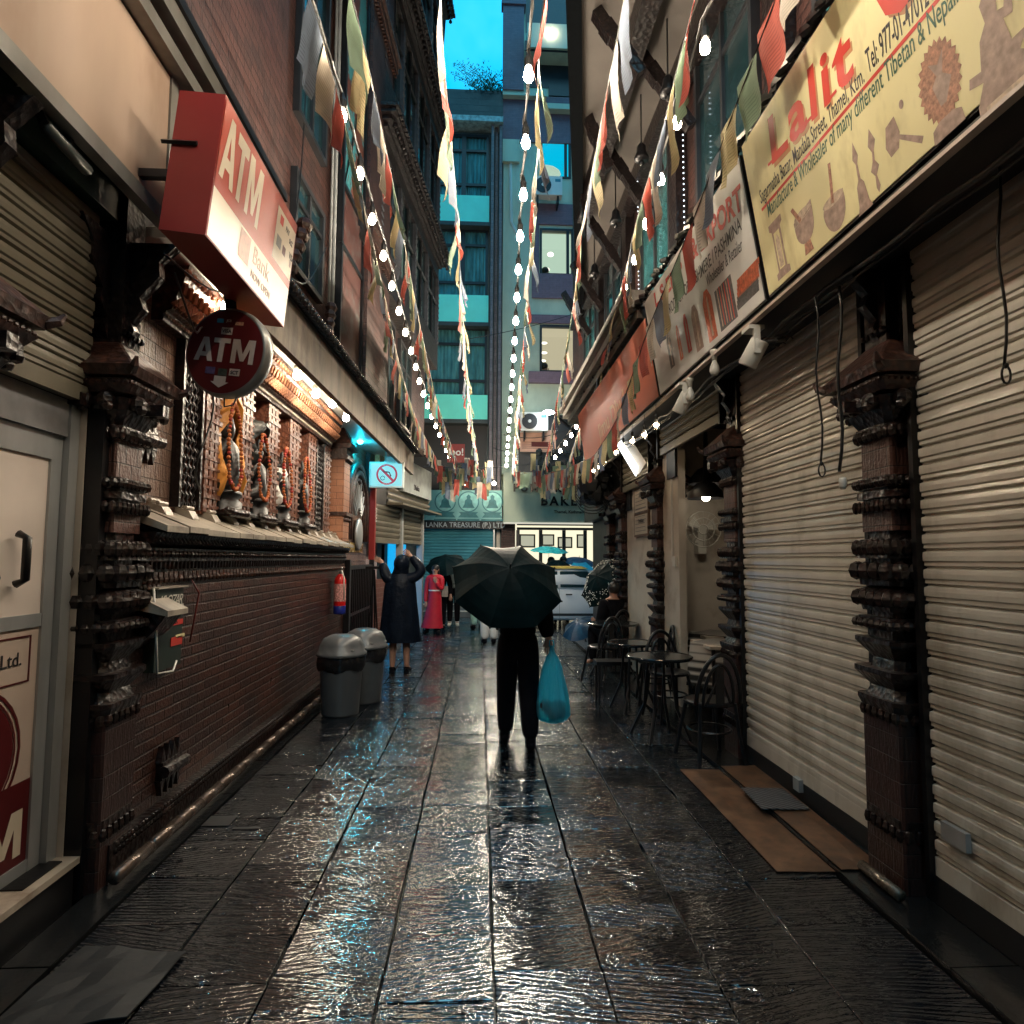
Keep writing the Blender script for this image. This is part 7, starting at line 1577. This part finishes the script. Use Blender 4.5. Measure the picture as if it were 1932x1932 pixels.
MB().raw([(X0+.9, Y0+.2, 1.462), (X0+2.1, Y0+.2, 1.462), (X0+2.1, Y1-.2, 1.462), (X0+.9, Y1-.2, 1.462), (X0+.8, Y0+.16, 1.41), (X0+2.25, Y0+.16, 1.4), (X0+2.25, Y1-.16, 1.4), (X0+.8, Y1-.16, 1.41)], [(0, 1, 2, 3), (4, 5, 1, 0), (5, 6, 2, 1), (6, 7, 3, 2), (7, 4, 0, 3)]).build('roof_panel', YL, g)
for a, b, c_, d_ in ((X0+.72, X0+1.5, X0+.95, X0+1.5), (X0+1.56, X0+2.75, X0+1.56, X0+2.22)):
    MB().raw([(a, Y0+.028, .97), (b, Y0+.028, .95), (d_, Y0+.15, 1.34), (c_, Y0+.15, 1.34)], [(0, 1, 2, 3)]).build('window', M_['glass_dark'], g)
for x_ in (X0+.72, X0+3.1):
    w = MB().at(x_, Y0+.09, .3, rx=math.pi/2).lathe([(.3, -.09), (.31, -.05), (.31, .06), (.3, .09)], n=20).build('tyre', M_['black'], g, True)
    r = MB().at(x_, Y0-.005, .3, rx=math.pi/2).lathe([(.19, 0), (.17, .01), (.05, .02)], n=16).build('rim', M_['steel']); r.parent = w; r.matrix_parent_inverse = Matrix.Identity(4)
for x_ in (X0+1.68, X0+.85): MB().tube([(x_, Y0-.01, .8), (x_+.1, Y0-.02, .8), (x_+.15, Y0-.01, .8)], .018, 6).build('door_handle', M_['black_metal'], g)
MB().box(X0+1.53, Y0-.003, .25, X0+1.535, Y0+.02, .93).box(X0+2.6, Y0-.003, .25, X0+2.605, Y0+.02, .9).box(X0+.6, Y0-.004, .3, X0+3.2, Y0+.02, .36).build('door_seam', M_['black'], g)
MB().ball((X0+2.7, Y0-.05, .98), .08, 8, 6, 1, .8, .7).build('wing_mirror', M_['black_metal'], g, True)
# ================================================================ furniture
def chair(label, x, y, rz):
    g = thing('cafe_chair', label, 'chair', (x, y, .03), rz, 'black bentwood cafe chairs', local=True)
    BM = M_['black_metal']
    MB().lathe([(.19, .44), (.2, .45), (.2, .465), (.18, .475)], n=20).build('seat', BM, g)
    for sx in (-1, 1):
        MB().tube([(sx*.13, .13, .44), (sx*.17, .17, .2), (sx*.2, .2, 0)], .016, 6).build('leg', BM, g); MB().tube([(sx*.15, -.14, .46), (sx*.17, -.17, .2), (sx*.2, -.21, 0)], .016, 6).build('leg', BM, g)
    def hoop(w, h0, h1): return [(w*math.cos(a), -.15-.06*math.sin(a)*(h1-h0)*2, h0+(h1-h0)*math.sin(a)) for a in [math.pi*k/16 for k in range(17)]]
    MB().tube(hoop(.19, .46, .85), .018, 8).tube(hoop(.13, .46, .77), .014, 8).build('back_hoop', BM, g, True)
    MB().box(-.035, -.185, .46, .035, -.175, .78).tube([(-.1, -.16, .47), (.0, -.18, .7), (.1, -.16, .47)], .012, 5).build('back_splat', BM, g)
    MB().tube([(.17*math.cos(a), .17*math.sin(a), .24) for a in [2*math.pi*k/20 for k in range(21)]], .01, 5).build('stretcher', BM, g)
chair('black cafe chair nearest the camera with its hooped back towards us', 1.86, 5.15, .15)
chair('black cafe chair behind the nearest round table', 1.93, 6.45, math.pi+.2)
chair('black cafe chair beside the second table against the column', 1.98, 7.15, 1.4)
chair('black cafe chair on the alley side of the farthest table', 1.62, 8.35, .5)
chair('black cafe chair where the umbrella holder sits at the farthest table', 2.02, 9.5, .5)
def table(label, x, y, r, h=.72):
    g = thing('cafe_table', label, 'table', (x, y, .03 if x > 1.86 else 0), 0, 'black metal cafe tables', local=True)
    MB().lathe([(r*.98, h), (r, h+.008), (r, h+.022), (r*.97, h+.028), (r*.9, h+.022)], n=32).build('table_top', mat('wet_black_table', (.02, .022, .024), .12, .3, .2, 5, .05), g)
    for q in range(4):
        a = math.pi/4+q*math.pi/2+.2; MB().tube([(r*.35*math.cos(a), r*.35*math.sin(a), h), (r*.5*math.cos(a), r*.5*math.sin(a), h*.4), (r*.95*math.cos(a), r*.95*math.sin(a), .0)], .014, 6).build('leg', M_['black_metal'], g)
table('nearest round black cafe table with wet shiny top', 1.66, 5.85, .3); table('second round black cafe table', 1.68, 6.95, .28, .7); table('farthest round black cafe table by the seated person', 1.86, 8.85, .36, .72)
g = thing('low_bench', 'low black bench between the first and second cafe tables', 'bench', (1.5, 7.3, 0)); MB().box(1.32, 7.15, .44, 1.72, 7.4, .48).build('seat', M_['black_metal'], g)
for x_ in (1.35, 1.69):
    for y_ in (7.18, 7.37): MB().tube([(x_, y_, .44), (x_, y_, 0)], .013, 6).build('leg', M_['black_metal'], g)
# cafe interior
n = N('black_white_gingham'); x, y, z = n.xyz(n.pos())
ck = n.math('ADD', n.math('PINGPONG', n.math('MULTIPLY', n.math('ADD', x, y), 24.0), 1.0), n.math('PINGPONG', n.math('MULTIPLY', z, 24.0), 1.0))
n.set(Base_Color=n.mix(n.ramp(ck, .7, 1.2), (.02, .02, .02), (.55, .52, .48)), Roughness=.7)
for i, (x_, y_, lab) in enumerate(((2.6, 6.6, 'cafe table under black and white checked cloth, nearer the opening'), (2.85, 7.4, 'cafe table under black and white checked cloth, deeper in the cafe'))):
    g = thing('covered_table', lab, 'table', (x_, y_, .03), 0, 'checked cloth tables inside the cafe', local=True)
    MB().box(-.3, -.3, .7, .3, .3, .73).build('table_top', M_['cream'], g); m = MB().loft([(.3, 0, 0, .45, .45), (.6, 0, 0, .42, .42), (.74, 0, 0, .4, .4)], 4); m.build('tablecloth', n.mat, g)
    for sx in (-1, 1):
        for sy in (-1, 1): MB().tube([(sx*.25, sy*.25, .7), (sx*.25, sy*.25, 0)], .02, 6).build('leg', M_['black_metal'], g)
for i, (x_, y_, z_, lab) in enumerate(((2.5, 6.9, 2.3, 'black dome pendant lamp lit inside the cafe, lower one'), (2.62, 7.2, 2.5, 'black dome pendant lamp lit inside the cafe, higher one'))):
    g = thing('pendant_lamp', lab, 'lamp', (x_, y_, z_), local=True, group='dome pendant lamps in the cafe'); MB().lathe([(.2, 0), (.18, .08), (.1, .17), (.03, .2), (.01, .8)], n=18, cap=False).build('lamp_shade', M_['black_metal'], g, True); MB().ball((0, 0, .02), .05, 8, 6).build('bulb', emit('lit_cafe_bulb%d' % i, (1, .85, .65), 45), g, True)
g = thing('wall_fan', 'cream wall fan on the inner cafe wall', 'fan', (2.75, 7.8, 2.0))
m = MB()
for r in (.06, .14, .22): m.tube([(2.75+r*math.cos(t*math.pi/10), 7.7, 2.0+r*math.sin(t*math.pi/10)) for t in range(21)], .006, 4)
for k in range(16): a = k*math.pi/8; m.tube([(2.75+.05*math.cos(a), 7.68, 2+.05*math.sin(a)), (2.75+.22*math.cos(a), 7.7, 2+.22*math.sin(a))], .003, 4)
m.build('guard', M_['white_plastic'], g); m = MB()
for k in range(3): a = k*2.09; m.prism([(2.75, 2.0), (2.75+.19*math.cos(a), 2+.19*math.sin(a)), (2.75+.19*math.cos(a+.8), 2+.19*math.sin(a+.8))], 7.73, 7.735, 'y')
m.build('blades', M_['white_plastic'], g); MB().box(2.7, 7.74, 1.7, 2.8, 7.89, 2.05).build('mount', M_['white_plastic'], g)
# ================================================================ bins
GP = mat('grey_wet_bin_plastic', (.08, .09, .1), .35, 0, .12, 4, .1); GL = mat('grey_bin_lid', (.085, .09, .095), .3, 0, .12, 4, .1)
def bin_(label, x, y, rz):
    g = thing('litter_bin', label, 'litter bin', (x, y, 0), rz, 'grey swing lid bins', local=True)
    MB().lathe([(.185, 0), (.19, .02), (.225, .56), (.235, .6)], n=28).build('body', GP, g, True)
    m = MB(); k = 40; vs = []
    for z, r in ((.6, .24), (.56, .25), (.5, .245), (.46, .225)):
        for j_ in range(k): a = 2*math.pi*j_/k; rr = r*(1+.03*math.sin(9*a)+.02*math.sin(17*a)); vs.append((rr*math.cos(a), rr*math.sin(a), z+.015*math.sin(5*a)))
    m.raw(vs, [(i*k+j_, (i+1)*k+j_, (i+1)*k+(j_+1) % k, i*k+(j_+1) % k) for i in range(3) for j_ in range(k)]); m.build('bin_liner', mat('black_bin_liner', (.012, .012, .014), .2, 0, .3, 20, .3), g, True)
    MB().lathe([(.25, .6), (.262, .61), (.262, .635), (.24, .65), (.225, .72), (.19, .78), (.12, .815), (.02, .825)], n=28).build('lid', GL, g, True)
    MB().raw([(-.13, -.2, .68), (.13, -.2, .68), (.1, -.08, .815), (-.1, -.08, .815)], [(0, 1, 2, 3)]).box(-.13, -.21, .67, .13, -.2, .68).build('swing_flap', mat('pale_worn_flap', (.35, .34, .32), .3), g)
bin_('grey litter bin with black liner, the front one of the pair', -1.44, 6.87, 1.2); bin_('grey litter bin with wet shiny flap, the rear one of the pair', -1.3, 7.45, 1.0)
# loose wires on the left and rain
for i, (pts, lab) in enumerate((([(-1.6, 3.3, 3.1), (-1.62, 3.6, 2.9), (-1.7, 3.9, 3.0), (-1.75, 4.2, 2.6), (-1.8, 4.1, 2.2), (-1.85, 4.3, 2.05)], 'thin wire straggling from the light box down past the lattice'), ([(-1.66, 3.3, 3.2), (-1.6, 3.9, 3.25), (-1.5, 4.6, 3.7), (-1.45, 5.2, 3.9), (-1.5, 6, 4.6)], 'black wire running from the ATM light box along the tile edge'), ([(-1.6, 5.05, 3.8), (-1.58, 5.3, 4.6), (-1.6, 5.5, 5.5), (-1.62, 5.6, 7)], 'thin looping wire in front of the dark windows above the canopy'))):
    o = MB().tube(smoothpts([Vector(p) for p in pts], 5), .006, 5).build('loose_wire', M_['wire'], smooth=True); tag(o, lab, 'cable', 'loose wires on the left side')
